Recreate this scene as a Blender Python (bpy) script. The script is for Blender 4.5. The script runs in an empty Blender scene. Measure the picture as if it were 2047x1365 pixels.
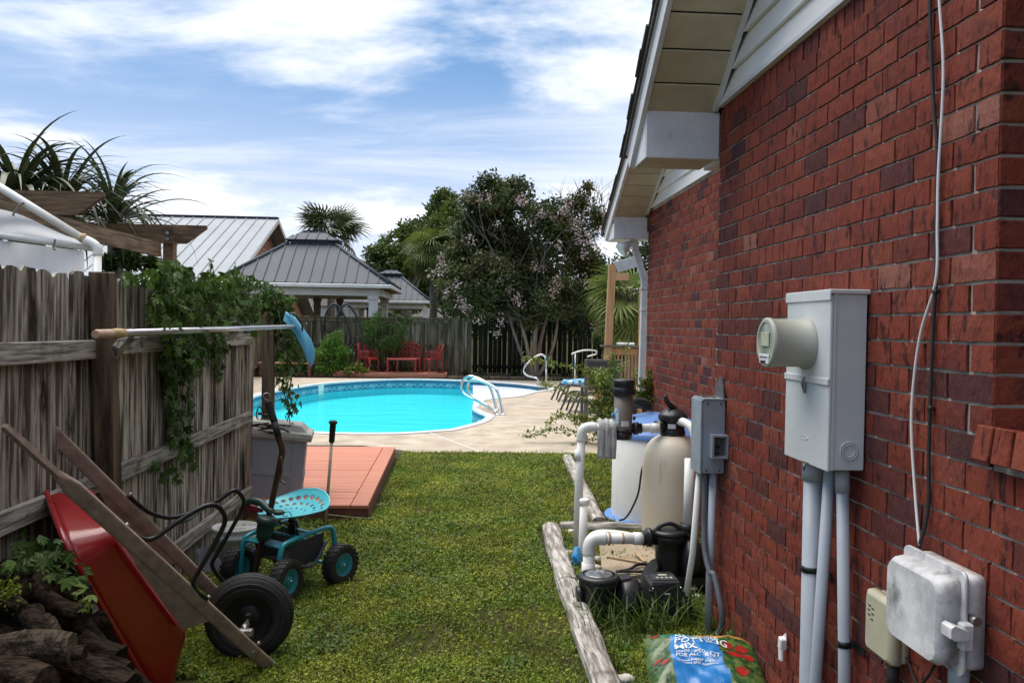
import bpy, math, random
import numpy as np
from mathutils import Vector, Matrix, noise
from mathutils.geometry import tessellate_polygon

R = math.radians
PI = math.pi
scn = bpy.context.scene
col = scn.collection
random.seed(7)
rng = np.random.default_rng(7)

# ------------------------------------------------------------------ camera
EYE = Vector((0, 0, 1.62))
YAW, PITCH, ROLL, FPX = math.atan(99 / 1638), R(1.08), 0.016, 1638.0
fw = Vector((math.sin(YAW) * math.cos(PITCH), math.cos(YAW) * math.cos(PITCH), -math.sin(PITCH)))
r0 = Vector((math.cos(YAW), -math.sin(YAW), 0))
u0 = r0.cross(fw)
rt = r0 * math.cos(ROLL) + u0 * math.sin(ROLL)
up = u0 * math.cos(ROLL) - r0 * math.sin(ROLL)
cam = bpy.data.cameras.new('camera')
cam.lens, cam.sensor_width, cam.clip_start, cam.clip_end = 28.8, 36, 0.05, 2000
co = bpy.data.objects.new('camera', cam)
m = Matrix((rt, up, -fw)).transposed().to_4x4()
m.translation = EYE
co.matrix_world = m
col.objects.link(co)
scn.camera = co

# ------------------------------------------------------------------ light
SUN_EL, SUN_AZ = R(70), R(-62)          # azimuth from +Y (away from the camera) towards +X; here over the fence on the left, behind thin cloud
w = bpy.data.worlds.new('World')
scn.world = w
w.use_nodes = True
nt = w.node_tree
nt.nodes.clear()
nd, lk = nt.nodes.new, nt.links.new


def wmath(op, a, b=None, clamp=False):
    n = nd('ShaderNodeMath'); n.operation = op; n.use_clamp = clamp
    for i, v in enumerate((a, b)):
        if v is None: continue
        if isinstance(v, (int, float)): n.inputs[i].default_value = v
        else: lk(v, n.inputs[i])
    return n.outputs[0]


def wmix(fac, a, b):
    n = nd('ShaderNodeMix'); n.data_type = 'RGBA'
    for s, v in ((n.inputs['Factor'], fac), (n.inputs[6], a), (n.inputs[7], b)):
        if hasattr(v, 'is_linked'): lk(v, s)
        elif isinstance(v, (int, float)): s.default_value = v
        else: s.default_value = (*v, 1)
    return n.outputs[2]


def wramp(v, lo, hi):
    n = nd('ShaderNodeMapRange'); n.interpolation_type = 'SMOOTHSTEP'
    lk(v, n.inputs[0]); n.inputs[1].default_value = lo; n.inputs[2].default_value = hi
    return n.outputs[0]


tc = nd('ShaderNodeTexCoord')
nrm = nd('ShaderNodeVectorMath'); nrm.operation = 'NORMALIZE'; lk(tc.outputs['Generated'], nrm.inputs[0])
sp = nd('ShaderNodeSeparateXYZ'); lk(nrm.outputs[0], sp.inputs[0])
X, Y, Z = sp.outputs
sky = nd('ShaderNodeTexSky'); sky.sky_type = 'NISHITA'; sky.sun_disc = False
sky.sun_elevation, sky.sun_rotation = SUN_EL, SUN_AZ
sky.air_density, sky.dust_density, sky.ozone_density = 1.0, 0.6, 2.0
# a flat cloud layer: direction projected on a plane overhead, so cloud streaks flatten towards the horizon
zz = wmath('ADD', wmath('MAXIMUM', Z, 0.0), 0.11)
cv = nd('ShaderNodeCombineXYZ'); lk(wmath('DIVIDE', X, zz), cv.inputs[0]); lk(wmath('DIVIDE', Y, zz), cv.inputs[1])


def wnoise(scale, detail, rough, off, dist=0.0, st=(1, 1, 1)):
    mp = nd('ShaderNodeMapping'); lk(cv.outputs[0], mp.inputs[0])
    mp.inputs['Location'].default_value = off; mp.inputs['Scale'].default_value = st
    n = nd('ShaderNodeTexNoise'); lk(mp.outputs[0], n.inputs['Vector'])
    n.inputs['Scale'].default_value, n.inputs['Detail'].default_value = scale, detail
    n.inputs['Roughness'].default_value, n.inputs['Distortion'].default_value = rough, dist
    return n.outputs[0]


CLOUD_OFF = (9.3, 7.7, 0.0)
c1 = wramp(wnoise(0.8, 9, 0.58, CLOUD_OFF, 0.35, (0.7, 1.0, 1)), 0.49, 0.62)
c2 = wramp(wnoise(1.5, 8, 0.62, (5.1, 3.2, 1), 0.8, (0.35, 1.0, 1)), 0.47, 0.80)
sunv = Vector((math.sin(SUN_AZ) * math.cos(SUN_EL), math.cos(SUN_AZ) * math.cos(SUN_EL), math.sin(SUN_EL)))
# a thicker bank of bright cloud stands to the right, behind the house
glow = wramp(wmath('ADD', X, wmath('MULTIPLY', wnoise(0.5, 6, .6, (7, 1, 0)), 0.25)), 0.17, 0.52)
low = wmath('SUBTRACT', 1.0, wramp(Z, 0.02, 0.36))
blue = wmix(0.6, sky.outputs[0], (0.75, 2.7, 5.9))
base = wmix(wmath('MULTIPLY', low, 0.92), blue, (6.5, 7.1, 8.6))
base = wmix(wmath('MULTIPLY', c2, 0.75), base, (7.6, 8.0, 9.0))
base = wmix(wmath('MULTIPLY', c1, 0.93), base, (8.8, 9.0, 9.5))
base = wmix(wmath('MULTIPLY', glow, 0.85), base, (9.6, 9.7, 9.9))
bg = nd('ShaderNodeBackground'); lk(base, bg.inputs[0]); bg.inputs[1].default_value = 0.098
wo = nd('ShaderNodeOutputWorld'); lk(bg.outputs[0], wo.inputs[0])

sd = bpy.data.lights.new('sun', 'SUN'); sd.energy, sd.angle, sd.color = 3.3, R(58), (1.0, 0.95, 0.86)
so = bpy.data.objects.new('sun', sd); so.rotation_euler = (-sunv).to_track_quat('-Z', 'Y').to_euler(); so.location = (20, 20, 40)
col.objects.link(so)
vs = scn.view_settings
scn.display_settings.display_device = 'sRGB'
vs.view_transform, vs.look, vs.exposure, vs.gamma, vs.use_curve_mapping = 'Standard', 'None', 0.46, 1.0, False


# ------------------------------------------------------------------ picture point -> place (used only to read off real positions)
def ray(x, y):
    return fw + rt * ((x - 1023.5) / FPX) + up * ((682.5 - y) / FPX)


def G(x, y, h=0.0):
    d = ray(x, y); return EYE + d * ((h - EYE.z) / d.z)


def WX(x, y, X):
    d = ray(x, y); return EYE + d * (X / d.x)


def DY(x, y, Y):
    d = ray(x, y); return EYE + d * (Y / d.y)


def PJ(q):
    v = Vector(q) - EYE; z = v.dot(fw)
    return (1023.5 + FPX * v.dot(rt) / z, 682.5 - FPX * v.dot(up) / z, z)


# ------------------------------------------------------------------ mesh building
class M:
    def __init__(s):
        s.v, s.f, s.s, s.r = [], [], [], []

    def add(s, v, f, smooth=False, rnd=0.5):
        o = len(s.v)
        s.v += [tuple(p) for p in v]
        s.f += [tuple(i + o for i in q) for q in f]
        s.s += ([smooth] * len(f)) if isinstance(smooth, bool) else list(smooth)
        s.r += [rnd] * len(f)
        return s

    def box(s, c, d, ch=0.0, rot=None, rnd=0.5, jit=0.0):
        """chamfered box, centre c, size d"""
        hx, hy, hz = d[0] / 2, d[1] / 2, d[2] / 2
        c = Vector(c)
        rot = rot or Matrix.Identity(3)
        if ch <= 0:
            v = [Vector((x * hx, y * hy, z * hz)) for x in (-1, 1) for y in (-1, 1) for z in (-1, 1)]
            f = [(0, 1, 3, 2), (4, 6, 7, 5), (0, 4, 5, 1), (2, 3, 7, 6), (0, 2, 6, 4), (1, 5, 7, 3)]
        else:
            ch = min(ch, hx * .9, hy * .9, hz * .9)
            v, ix = [], {}
            for x in (-1, 1):
                for y in (-1, 1):
                    for z in (-1, 1):
                        for a in range(3):
                            q = [x * (hx - ch), y * (hy - ch), z * (hz - ch)]
                            q[a] = (x * hx, y * hy, z * hz)[a]
                            ix[x, y, z, a] = len(v); v.append(Vector(q))
            f = []
            for a in range(3):
                b, e = (a + 1) % 3, (a + 2) % 3
                for sg in (-1, 1):
                    q = []
                    for (sb, se) in ((-1, -1), (1, -1), (1, 1), (-1, 1)):
                        k = [0, 0, 0]; k[a], k[b], k[e] = sg, sb, se
                        q.append(ix[(*k, a)])
                    f.append(tuple(q) if sg > 0 else tuple(reversed(q)))
                for sb in (-1, 1):
                    for se in (-1, 1):
                        k1 = [0, 0, 0]; k1[a], k1[b], k1[e] = -1, sb, se
                        k2 = list(k1); k2[a] = 1
                        q = (ix[(*k1, b)], ix[(*k2, b)], ix[(*k2, e)], ix[(*k1, e)])
                        f.append(q if sb * se > 0 else tuple(reversed(q)))
            for x in (-1, 1):
                for y in (-1, 1):
                    for z in (-1, 1):
                        q = (ix[x, y, z, 0], ix[x, y, z, 1], ix[x, y, z, 2])
                        f.append(q if x * y * z > 0 else tuple(reversed(q)))
        if jit:
            v = [p + Vector([random.uniform(-jit, jit) for _ in range(3)]) for p in v]
        return s.add([c + rot @ p for p in v], f, False, rnd)

    def bar(s, p, q, wd, ht, upv=(0, 0, 1), ch=0.0, rnd=0.5, jit=0.0):
        """rectangular bar from p to q; wd across, ht along upv"""
        p, q = Vector(p), Vector(q)
        d = q - p
        y = d.normalized()
        x = y.cross(Vector(upv)).normalized()
        z = x.cross(y)
        return s.box((p + q) / 2, (wd, d.length, ht), ch, Matrix((x, y, z)).transposed(), rnd, jit)

    def tube(s, pts, r, n=10, closed=False, caps=True, rnd=0.5, flat=None):
        pts = [Vector(p) for p in pts]
        k = len(pts)
        rs = [r] * k if isinstance(r, (int, float)) else list(r)
        t0 = (pts[1] - pts[0]).normalized()
        a = t0.cross(Vector((0, 0, 1)))
        if a.length < 1e-3: a = t0.cross(Vector((1, 0, 0)))
        a.normalize()
        v, f, sm = [], [], []
        for i, p in enumerate(pts):
            if closed: t = pts[(i + 1) % k] - pts[i - 1]
            else: t = pts[min(i + 1, k - 1)] - pts[max(i - 1, 0)]
            t.normalize()
            a = (a - t * a.dot(t)).normalized()
            b = t.cross(a)
            for j in range(n):
                an = 2 * PI * j / n
                v.append(p + (a * math.cos(an) + b * math.sin(an)) * rs[i])
        for i in range(k if closed else k - 1):
            for j in range(n):
                i2, j2 = (i + 1) % k, (j + 1) % n
                f.append((i * n + j, i * n + j2, i2 * n + j2, i2 * n + j)); sm.append(True)
        if caps and not closed:
            f.append(tuple(reversed(range(n)))); f.append(tuple(range((k - 1) * n, k * n))); sm += [False, False]
        return s.add(v, f, sm, rnd)

    def lathe(s, prof, o=(0, 0, 0), ax=(0, 0, 1), n=24, caps=True, rnd=0.5, arc=None):
        """profile of (radius, height) along axis ax"""
        o, z = Vector(o), Vector(ax).normalized()
        x = z.cross(Vector((0, 1, 0)))
        if x.length < 1e-3: x = Vector((1, 0, 0))
        x.normalize(); y = z.cross(x)
        v, f, sm = [], [], []
        for (r_, h) in prof:
            for j in range(n):
                an = 2 * PI * j / n
                v.append(o + z * h + (x * math.cos(an) + y * math.sin(an)) * r_)
        for i in range(len(prof) - 1):
            sharp = abs(prof[i + 1][0] - prof[i][0]) > 4 * abs(prof[i + 1][1] - prof[i][1])
            for j in range(n):
                j2 = (j + 1) % n
                f.append((i * n + j, i * n + j2, (i + 1) * n + j2, (i + 1) * n + j)); sm.append(not sharp)
        if caps:
            f.append(tuple(reversed(range(n)))); f.append(tuple(range((len(prof) - 1) * n, len(prof) * n))); sm += [False, False]
        return s.add(v, f, sm, rnd)

    def prism(s, poly, vec, smooth=False, rnd=0.5):
        """polygon (3-D points) extruded by vec"""
        poly = [Vector(p) for p in poly]; n = len(poly); vec = Vector(vec)
        nm = Vector((0, 0, 0))
        for i in range(n):
            nm += poly[i].cross(poly[(i + 1) % n])
        if nm.dot(vec) > 0: poly = poly[::-1]
        v = poly + [p + vec for p in poly]
        f = [tuple(range(n)), tuple(reversed(range(n, 2 * n)))]
        sm = [False, False]
        for i in range(n):
            j = (i + 1) % n
            f.append((i, i + n, j + n, j)); sm.append(smooth)
        return s.add(v, f, sm, rnd)

    def grid(s, fn, nu, nv, smooth=True, rnd=0.5):
        v = [fn(i / nu, j / nv) for j in range(nv + 1) for i in range(nu + 1)]
        f = [(j * (nu + 1) + i, j * (nu + 1) + i + 1, (j + 1) * (nu + 1) + i + 1, (j + 1) * (nu + 1) + i) for j in range(nv) for i in range(nu)]
        return s.add(v, f, smooth, rnd)

    def loft(s, rings, caps=True, smooth=True, rnd=0.5):
        n = len(rings[0]); v = [p for r_ in rings for p in r_]
        f, sm = [], []
        for i in range(len(rings) - 1):
            for j in range(n):
                j2 = (j + 1) % n
                f.append((i * n + j, i * n + j2, (i + 1) * n + j2, (i + 1) * n + j)); sm.append(smooth)
        if caps:
            f.append(tuple(reversed(range(n)))); f.append(tuple(range((len(rings) - 1) * n, len(rings) * n))); sm += [False, False]
        return s.add(v, f, sm, rnd)

    def ball(s, c, r, n=10, sq=(1, 1, 1), jit=0.0, rnd=0.5):
        c = Vector(c)
        rings = []
        for i in range(1, n):
            a = PI * i / n
            ring = []
            for j in range(n + 2):
                b = 2 * PI * j / (n + 2)
                k = r * (1 + random.uniform(-jit, jit))
                ring.append(c + Vector((math.sin(a) * math.cos(b) * sq[0], math.sin(a) * math.sin(b) * sq[1], -math.cos(a) * sq[2])) * k)
            rings.append(ring)
        return s.loft(rings, True, True, rnd)

    def data(s, name):
        me = bpy.data.meshes.new(name)
        me.from_pydata(s.v, [], s.f)
        me.polygons.foreach_set('use_smooth', s.s)
        if len(set(s.r)) > 1:
            at = me.attributes.new('rnd', 'FLOAT', 'FACE'); at.data.foreach_set('value', s.r)
        me.update()
        return me

    def build(s, name, mt, parent=None, local=False, **kw):
        if parent is not None and not local:
            off = parent.location.copy(); pp = parent.parent
            while pp is not None: off += pp.location; pp = pp.parent
            s.v = [(a - off.x, b - off.y, c - off.z) for a, b, c in s.v]
        me = s.data(name)
        me.materials.append(mt)
        return link(name, me, parent, **kw)


def link(name, me, parent=None, loc=None, rot=None, **kw):
    o = bpy.data.objects.new(name, me); col.objects.link(o)
    if parent is not None: o.parent = parent
    if loc is not None: o.location = loc
    if rot is not None: o.rotation_euler = rot
    for k, v in kw.items():
        if k == 'cat': k = 'category'
        if v is not None: o[k] = v
    return o


def thing(name, label, cat, loc=(0, 0, 0), rz=0, group=None):
    o = bpy.data.objects.new(name, None); col.objects.link(o)
    o.empty_display_size = 0.1
    o.location = loc; o.rotation_euler = (0, 0, rz); o['label'] = label; o['category'] = cat
    if group: o['group'] = group
    return o


def kids(o): return list(o.children)


def copy_tree(o, parent=None):
    c = o.copy(); col.objects.link(c)
    if parent is not None: c.parent = parent
    for ch in kids(o): copy_tree(ch, c)
    return c


def raw(name, v, f, mt, parent=None, smooth=False, rnd=None, **kw):
    """fast numpy mesh; f is (n,3) or (n,4); world coordinates (parent must be unrotated)"""
    v = np.asarray(v, dtype=np.float32); f = np.asarray(f, dtype=np.int32)
    if parent is not None:
        off = parent.location.copy(); pp = parent.parent
        while pp is not None: off += pp.location; pp = pp.parent
        v = v - np.array(off, dtype=np.float32)
    me = bpy.data.meshes.new(name)
    n, k = f.shape
    me.vertices.add(len(v)); me.vertices.foreach_set('co', v.ravel())
    me.loops.add(n * k); me.loops.foreach_set('vertex_index', f.ravel())
    me.polygons.add(n); me.polygons.foreach_set('loop_start', np.arange(0, n * k, k, dtype=np.int32))
    me.polygons.foreach_set('use_smooth', np.full(n, smooth))
    if rnd is not None:
        at = me.attributes.new('rnd', 'FLOAT', 'FACE'); at.data.foreach_set('value', np.asarray(rnd, dtype=np.float32))
    me.update(calc_edges=True)
    me.materials.append(mt)
    return link(name, me, parent, **kw)


def spline(pts, k=6):
    """Catmull-Rom through pts"""
    pts = [Vector(p) for p in pts]
    q = [pts[0] * 2 - pts[1]] + pts + [pts[-1] * 2 - pts[-2]]
    out = []
    for i in range(1, len(q) - 2):
        a, b, c, d = q[i - 1:i + 3]
        for j in range(k):
            t = j / k
            out.append(0.5 * ((2 * b) + (c - a) * t + (2 * a - 5 * b + 4 * c - d) * t * t + (3 * b - a - 3 * c + d) * t ** 3))
    out.append(pts[-1])
    return out


# ------------------------------------------------------------------ materials
def mat(name, c1, c2=None, scale=8.0, st=(1, 1, 1), lo=0.35, hi=0.65, rough=0.6, metal=0.0, bump=0.0, bscale=60.0, bst=None,
        spec=0.5, rnd=0.0, src='obj', dirt=None, coat=0.0, detail=5, ramp=None, trans=0.0, sheen=0.0, space='pos', bdist=0.01, rrough=0.0):
    mt = bpy.data.materials.new(name); mt.use_nodes = True
    t = mt.node_tree; nn, ll = t.nodes.new, t.links.new
    bs = t.nodes['Principled BSDF']
    if space == 'pos': pos = nn('ShaderNodeNewGeometry').outputs['Position']
    else: pos = nn('ShaderNodeTexCoord').outputs['Object']

    def tex(sc, stv, dt=5, rg=0.6):
        a = nn('ShaderNodeVectorMath'); a.operation = 'MULTIPLY'; ll(pos, a.inputs[0]); a.inputs[1].default_value = stv
        b = nn('ShaderNodeTexNoise'); ll(a.outputs[0], b.inputs['Vector'])
        b.inputs['Scale'].default_value, b.inputs['Detail'].default_value, b.inputs['Roughness'].default_value = sc, dt, rg
        return b.outputs[0]

    def rg(v, a, b, o0=0.0, o1=1.0):
        n = nn('ShaderNodeMapRange'); ll(v, n.inputs[0])
        n.inputs[1].default_value, n.inputs[2].default_value, n.inputs[3].default_value, n.inputs[4].default_value = a, b, o0, o1
        return n.outputs[0]

    def mix(fac, a, b, mode='MIX'):
        n = nn('ShaderNodeMix'); n.data_type = 'RGBA'; n.blend_type = mode
        for s_, v in ((n.inputs['Factor'], fac), (n.inputs[6], a), (n.inputs[7], b)):
            if hasattr(v, 'is_linked'): ll(v, s_)
            elif isinstance(v, (int, float)): s_.default_value = v
            else: s_.default_value = (*v, 1)
        return n.outputs[2]
    rv = None
    if rnd or ramp:
        if src == 'obj': rv = nn('ShaderNodeObjectInfo').outputs['Random']
        else:
            an = nn('ShaderNodeAttribute'); an.attribute_name = 'rnd'; rv = an.outputs['Fac']
    c = c1
    if ramp:
        cr = nn('ShaderNodeValToRGB'); ll(rv, cr.inputs[0])
        el = cr.color_ramp.elements
        while len(el) < len(ramp): el.new(0.5)
        for e, (p_, k_) in zip(el, ramp): e.position = p_; e.color = (*k_, 1)
        c = cr.outputs[0]
    if c2 is not None:
        c = mix(rg(tex(scale, st, detail), lo, hi), c, c2)
    if rnd and not ramp:
        n = nn('ShaderNodeHueSaturation'); n.inputs['Saturation'].default_value = 1.0
        ll(rg(rv, 0, 1, 1 - rnd, 1 + rnd), n.inputs['Value'])
        if hasattr(c, 'is_linked'): ll(c, n.inputs['Color'])
        else: n.inputs['Color'].default_value = (*c, 1)
        c = n.outputs[0]
    for d in (dirt if isinstance(dirt, list) else [dirt] if dirt else []):
        dc, ds, dlo, dhi, dst = (*d, (1, 1, 1))[:5]
        c = mix(rg(tex(ds, dst, 6, 0.65), dlo, dhi), c, dc)
    if hasattr(c, 'is_linked'): ll(c, bs.inputs['Base Color'])
    else: bs.inputs['Base Color'].default_value = (*c, 1)
    bs.inputs['Roughness'].default_value = rough
    if rrough: ll(rg(tex(scale * 2.3, st, 4), 0.3, 0.7, rough - rrough, rough + rrough), bs.inputs['Roughness'])
    bs.inputs['Metallic'].default_value = metal
    bs.inputs['Specular IOR Level'].default_value = spec
    if coat: bs.inputs['Coat Weight'].default_value = coat; bs.inputs['Coat Roughness'].default_value = 0.1
    if bump:
        b = nn('ShaderNodeBump'); b.inputs['Strength'].default_value = bump; b.inputs['Distance'].default_value = bdist
        ll(tex(bscale, bst or st, 4), b.inputs['Height']); ll(b.outputs[0], bs.inputs['Normal'])
    if trans:
        tr = nn('ShaderNodeBsdfTranslucent')
        if hasattr(c, 'is_linked'): ll(c, tr.inputs[0])
        else: tr.inputs[0].default_value = (*c, 1)
        ms = nn('ShaderNodeMixShader'); ms.inputs[0].default_value = trans
        ll(bs.outputs[0], ms.inputs[1]); ll(tr.outputs[0], ms.inputs[2])
        ll(ms.outputs[0], t.nodes['Material Output'].inputs[0])
    return mt


BRICK = [(0.0, (.070, .025, .026)), (.10, (.105, .028, .024)), (.2, (.155, .031, .019)), (.45, (.185, .036, .020)),
         (.7, (.21, .043, .023)), (.965, (.225, .054, .030)), (1.0, (.27, .105, .075))]
K = {}
bk = dict(c1=(.2, .05, .03), c2=(.045, .012, .010), scale=15, st=(1, 2.3, .85), lo=.545, hi=.655, rough=.85, bump=1.0, bscale=26, bst=(1, 1.8, .7), detail=7,
          spec=.25, ramp=BRICK, bdist=.012)
K['brick'] = mat('brick', dirt=[((.36, .25, .22), 55, .67, .85), ((.10, .03, .028), 5.5, .52, .8), ((.40, .31, .28), 7.5, .70, .82)], **bk)
K['brick_many'] = mat('brick_many', src='attr', dirt=[((.33, .22, .19), 55, .72, .9), ((.10, .03, .028), 5.5, .55, .8)], **bk)
K['mortar'] = mat('mortar', (.50, .45, .38), (.33, .29, .24), 9, rough=.95, bump=.5, bscale=120, dirt=((.07, .05, .04), 3.5, .55, .8))
K['white_trim'] = mat('white_trim', (.74, .74, .75), (.62, .62, .63), 6, rough=.45, bump=.05, bscale=30, dirt=((.36, .33, .28), 14, .66, .95))
K['siding'] = mat('siding', (.84, .83, .80), (.76, .75, .71), 5, (1, .4, 1), rough=.5, bump=.12, bscale=40, bst=(1, .12, 1), rnd=.04)
K['soffit'] = mat('soffit', (.60, .53, .38), (.50, .43, .30), 6, rough=.55, bump=.08, bscale=50, rnd=.05, dirt=((.22, .18, .12), 9, .62, .95))
K['shingle'] = mat('shingle', (.055, .05, .047), (.11, .10, .09), 60, rough=.95, bump=.6, bscale=160)
K['weathered'] = mat('weathered', (.47, .43, .37), (.105, .088, .072), 26, (1.2, 1.2, .07), .44, .57, rough=.9, bump=.6, bscale=40,
                     bst=(1.5, 1.5, .10), rnd=.3, spec=.15,
                     dirt=[((.024, .018, .014), 5, .50, .66, (1.6, 1.6, .33)), ((.56, .53, .48), 9, .58, .72, (2, 2, .22))])
K['rail_wood'] = mat('rail_wood', (.50, .475, .44), (.15, .13, .11), 11, (6, .35, 6), .4, .62, rough=.9, bump=.6, bscale=30, bst=(8, .35, 8), rnd=.18,
                     spec=.15, dirt=((.04, .032, .026), 5, .56, .74))
K['rail_wood_x'] = mat('rail_wood_x', (.21, .19, .165), (.075, .064, .052), 11, (.35, 6, 6), .4, .62, rough=.9, bump=.6, bscale=30, bst=(.35, 8, 8),
                       rnd=.2, spec=.15, dirt=((.04, .032, .026), 3, .54, .74))
K['post_wood'] = mat('post_wood', (.17, .125, .08), (.05, .037, .026), 13, (1.6, 1.6, .10), .4, .62, rough=.9, bump=.5, bscale=40, bst=(2, 2, .10), rnd=.15, spec=.15)
K['far_wood'] = mat('far_wood', (.21, .175, .115), (.06, .048, .032), 12, (1.3, 1.3, .10), .36, .62, rough=.95, rnd=.36, spec=.1,
                    dirt=[((.02, .018, .012), 2.2, .52, .72, (1.5, 1.5, .4)), ((.07, .085, .035), 2, .56, .75)])
K['dark_wood'] = mat('dark_wood', (.032, .029, .021), (.012, .011, .008), 10, (1.3, 1.3, .10), .36, .62, rough=.95, rnd=.35, spec=.1)
K['cedar'] = mat('cedar', (.42, .24, .11), (.27, .145, .065), 12, (3, 3, .15), .35, .65, rough=.7, bump=.2, bscale=30, bst=(4, 4, .15), rnd=.1)
K['pergola'] = mat('pergola', (.25, .165, .10), (.10, .064, .042), 9, (.4, 5, 6), .34, .64, rough=.85, bump=.45, bscale=22, bst=(.3, 5, 7), rnd=.15, spec=.2,
                   dirt=((.035, .024, .018), 4, .55, .75))
K['pergola_y'] = mat('pergola_y', (.26, .19, .13), (.09, .064, .046), 9, (5, .4, 6), .34, .64, rough=.85, bump=.45, bscale=22, bst=(5, .3, 7), rnd=.15, spec=.2)
K['log_grey'] = mat('log_grey', (.54, .51, .475), (.20, .175, .15), 9, (4.5, .45, 4.5), .38, .6, rough=.95, bump=.8, bscale=20, bst=(6, .4, 6), spec=.1,
                    dirt=((.09, .075, .06), 4, .58, .74), space='pos')
K['log_grey_x'] = mat('log_grey_x', (.50, .475, .44), (.15, .13, .11), 9, (.45, 4.5, 4.5), .38, .6, rough=.95, bump=.8, bscale=20, bst=(.4, 6, 6), spec=.1)
K['bark'] = mat('bark', (.065, .045, .031), (.013, .009, .007), 14, (1.2, 4, 4), .38, .62, rough=.95, bump=.9, bscale=32, rnd=.35, spec=.1,
                dirt=[((.15, .115, .08), 22, .66, .8), ((.075, .085, .02), 5, .66, .8)], bdist=.02)
K['bark_pale'] = mat('bark_pale', (.16, .122, .09), (.04, .03, .022), 12, (5, .6, 5), .38, .62, rough=.95, bump=.9, bscale=26, bst=(6, .5, 6), spec=.1, bdist=.02)
K['concrete'] = mat('concrete', (.50, .425, .33), (.34, .275, .205), 2.6, rough=.9, bump=.3, bscale=70, detail=9,
                    dirt=[((.20, .16, .12), .9, .55, .78), ((.15, .12, .09), 26, .62, .82), ((.60, .54, .45), 40, .66, .8)])
K['slab'] = mat('slab', (.46, .37, .26), (.33, .26, .18), 5, rough=.95, bump=.4, bscale=120, dirt=((.16, .12, .08), 14, .6, .8))
K['soil'] = mat('soil', (.060, .058, .022), (.032, .034, .012), 3.2, rough=1, bump=.8, bscale=45, spec=.05,
                dirt=[((.11, .085, .050), 2.7, .60, .74), ((.03, .024, .016), 20, .6, .8)])
K['mulch'] = mat('mulch', (.06, .042, .028), (.02, .014, .010), 14, rough=1, bump=.8, bscale=40, spec=.05)
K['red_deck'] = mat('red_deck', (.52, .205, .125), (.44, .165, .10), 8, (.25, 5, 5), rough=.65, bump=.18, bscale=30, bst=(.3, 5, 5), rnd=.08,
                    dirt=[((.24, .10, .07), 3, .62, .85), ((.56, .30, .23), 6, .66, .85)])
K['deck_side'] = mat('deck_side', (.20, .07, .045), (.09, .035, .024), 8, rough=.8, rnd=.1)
K['white_pvc'] = mat('white_pvc', (.84, .83, .80), (.76, .74, .70), 7, rough=.38, dirt=[((.42, .36, .27), 8, .66, .88), ((.25, .15, .07), 11, .76, .88)])
K['grey_pvc'] = mat('grey_pvc', (.42, .45, .49), (.36, .39, .43), 5, rough=.45, dirt=((.23, .23, .23), 12, .64, .9))
K['meter_grey'] = mat('meter_grey', (.60, .62, .62), (.54, .56, .56), 3, rough=.4, bump=.04, bscale=60, dirt=[((.36, .36, .35), 7, .64, .95), ((.75, .75, .74), 60, .74, .8)])
K['meter_side'] = K['meter_grey']
K['meter_drum'] = mat('meter_drum', (.42, .42, .35), (.38, .38, .31), 5, rough=.5)
K['disc_grey'] = mat('disc_grey', (.34, .39, .43), (.27, .31, .35), 9, rough=.5, metal=.15, dirt=[((.15, .16, .17), 8, .6, .85), ((.19, .09, .045), 22, .74, .84)])
K['marble_grey'] = mat('marble_grey', (.74, .73, .72), (.46, .455, .45), 8, lo=.38, hi=.62, rough=.6, bump=.1, bscale=60, detail=10,
                       dirt=[((.22, .215, .20), 11, .53, .70), ((.70, .69, .69), 18, .58, .72)])
K['beige_box'] = mat('beige_box', (.50, .47, .33), (.42, .39, .27), 8, rough=.55, dirt=((.24, .21, .13), 14, .64, .85))
K['black_plastic'] = mat('black_plastic', (.013, .013, .015), (.022, .022, .024), 7, rough=.38, bump=.08, bscale=150)
K['black_rubber'] = mat('black_rubber', (.012, .012, .012), (.024, .022, .02), 9, rough=.7, bump=.15, bscale=100, dirt=((.06, .052, .04), 14, .66, .9))
K['black_metal'] = mat('black_metal', (.012, .012, .013), rough=.4, metal=.3)
K['tan_tank'] = mat('tan_tank', (.70, .62, .49), (.64, .56, .44), 3, rough=.42, dirt=[((.36, .24, .13), 5, .62, .82, (2.5, 2.5, .25)), ((.40, .33, .24), 30, .7, .9)])
K['taupe'] = mat('taupe', (.20, .165, .125), (.17, .14, .105), 6, rough=.45)
K['blue_vinyl'] = mat('blue_vinyl', (.10, .22, .52), (.13, .26, .56), 4, rough=.5, bump=.1, bscale=12, dirt=((.27, .36, .55), 6, .6, .9))
K['white_vinyl'] = mat('white_vinyl', (.86, .84, .80), (.78, .765, .73), 5, rough=.5, bump=.08, bscale=20, dirt=[((.22, .22, .21), 30, .66, .78), ((.35, .35, .34), 6, .62, .85)])
K['blue_valve'] = mat('blue_valve', (.02, .19, .42), (.03, .24, .5), 9, rough=.4)
K['steel'] = mat('steel', (.60, .61, .62), rough=.22, metal=1.0)
K['aluminium'] = mat('aluminium', (.62, .63, .66), (.5, .5, .52), 14, rough=.33, metal=.85)
K['bare_metal'] = mat('bare_metal', (.35, .34, .33), (.22, .2, .18), 20, rough=.4, metal=.8)
K['red_paint'] = mat('red_paint', (.30, .010, .012), (.22, .007, .009), 2.5, rough=.3, coat=.4, spec=.5,
                     dirt=[((.42, .10, .085), 70, .74, .82, (.3, .3, 1.4)), ((.10, .012, .010), 4, .64, .9), ((.20, .055, .035), 18, .74, .85)], rrough=.08)
K['handle_wood'] = mat('handle_wood', (.31, .225, .18), (.20, .14, .105), 10, (2, 2, 2), .35, .65, rough=.7, bump=.2, bscale=40, dirt=((.085, .055, .042), 6, .6, .8), rnd=.08)
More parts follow.
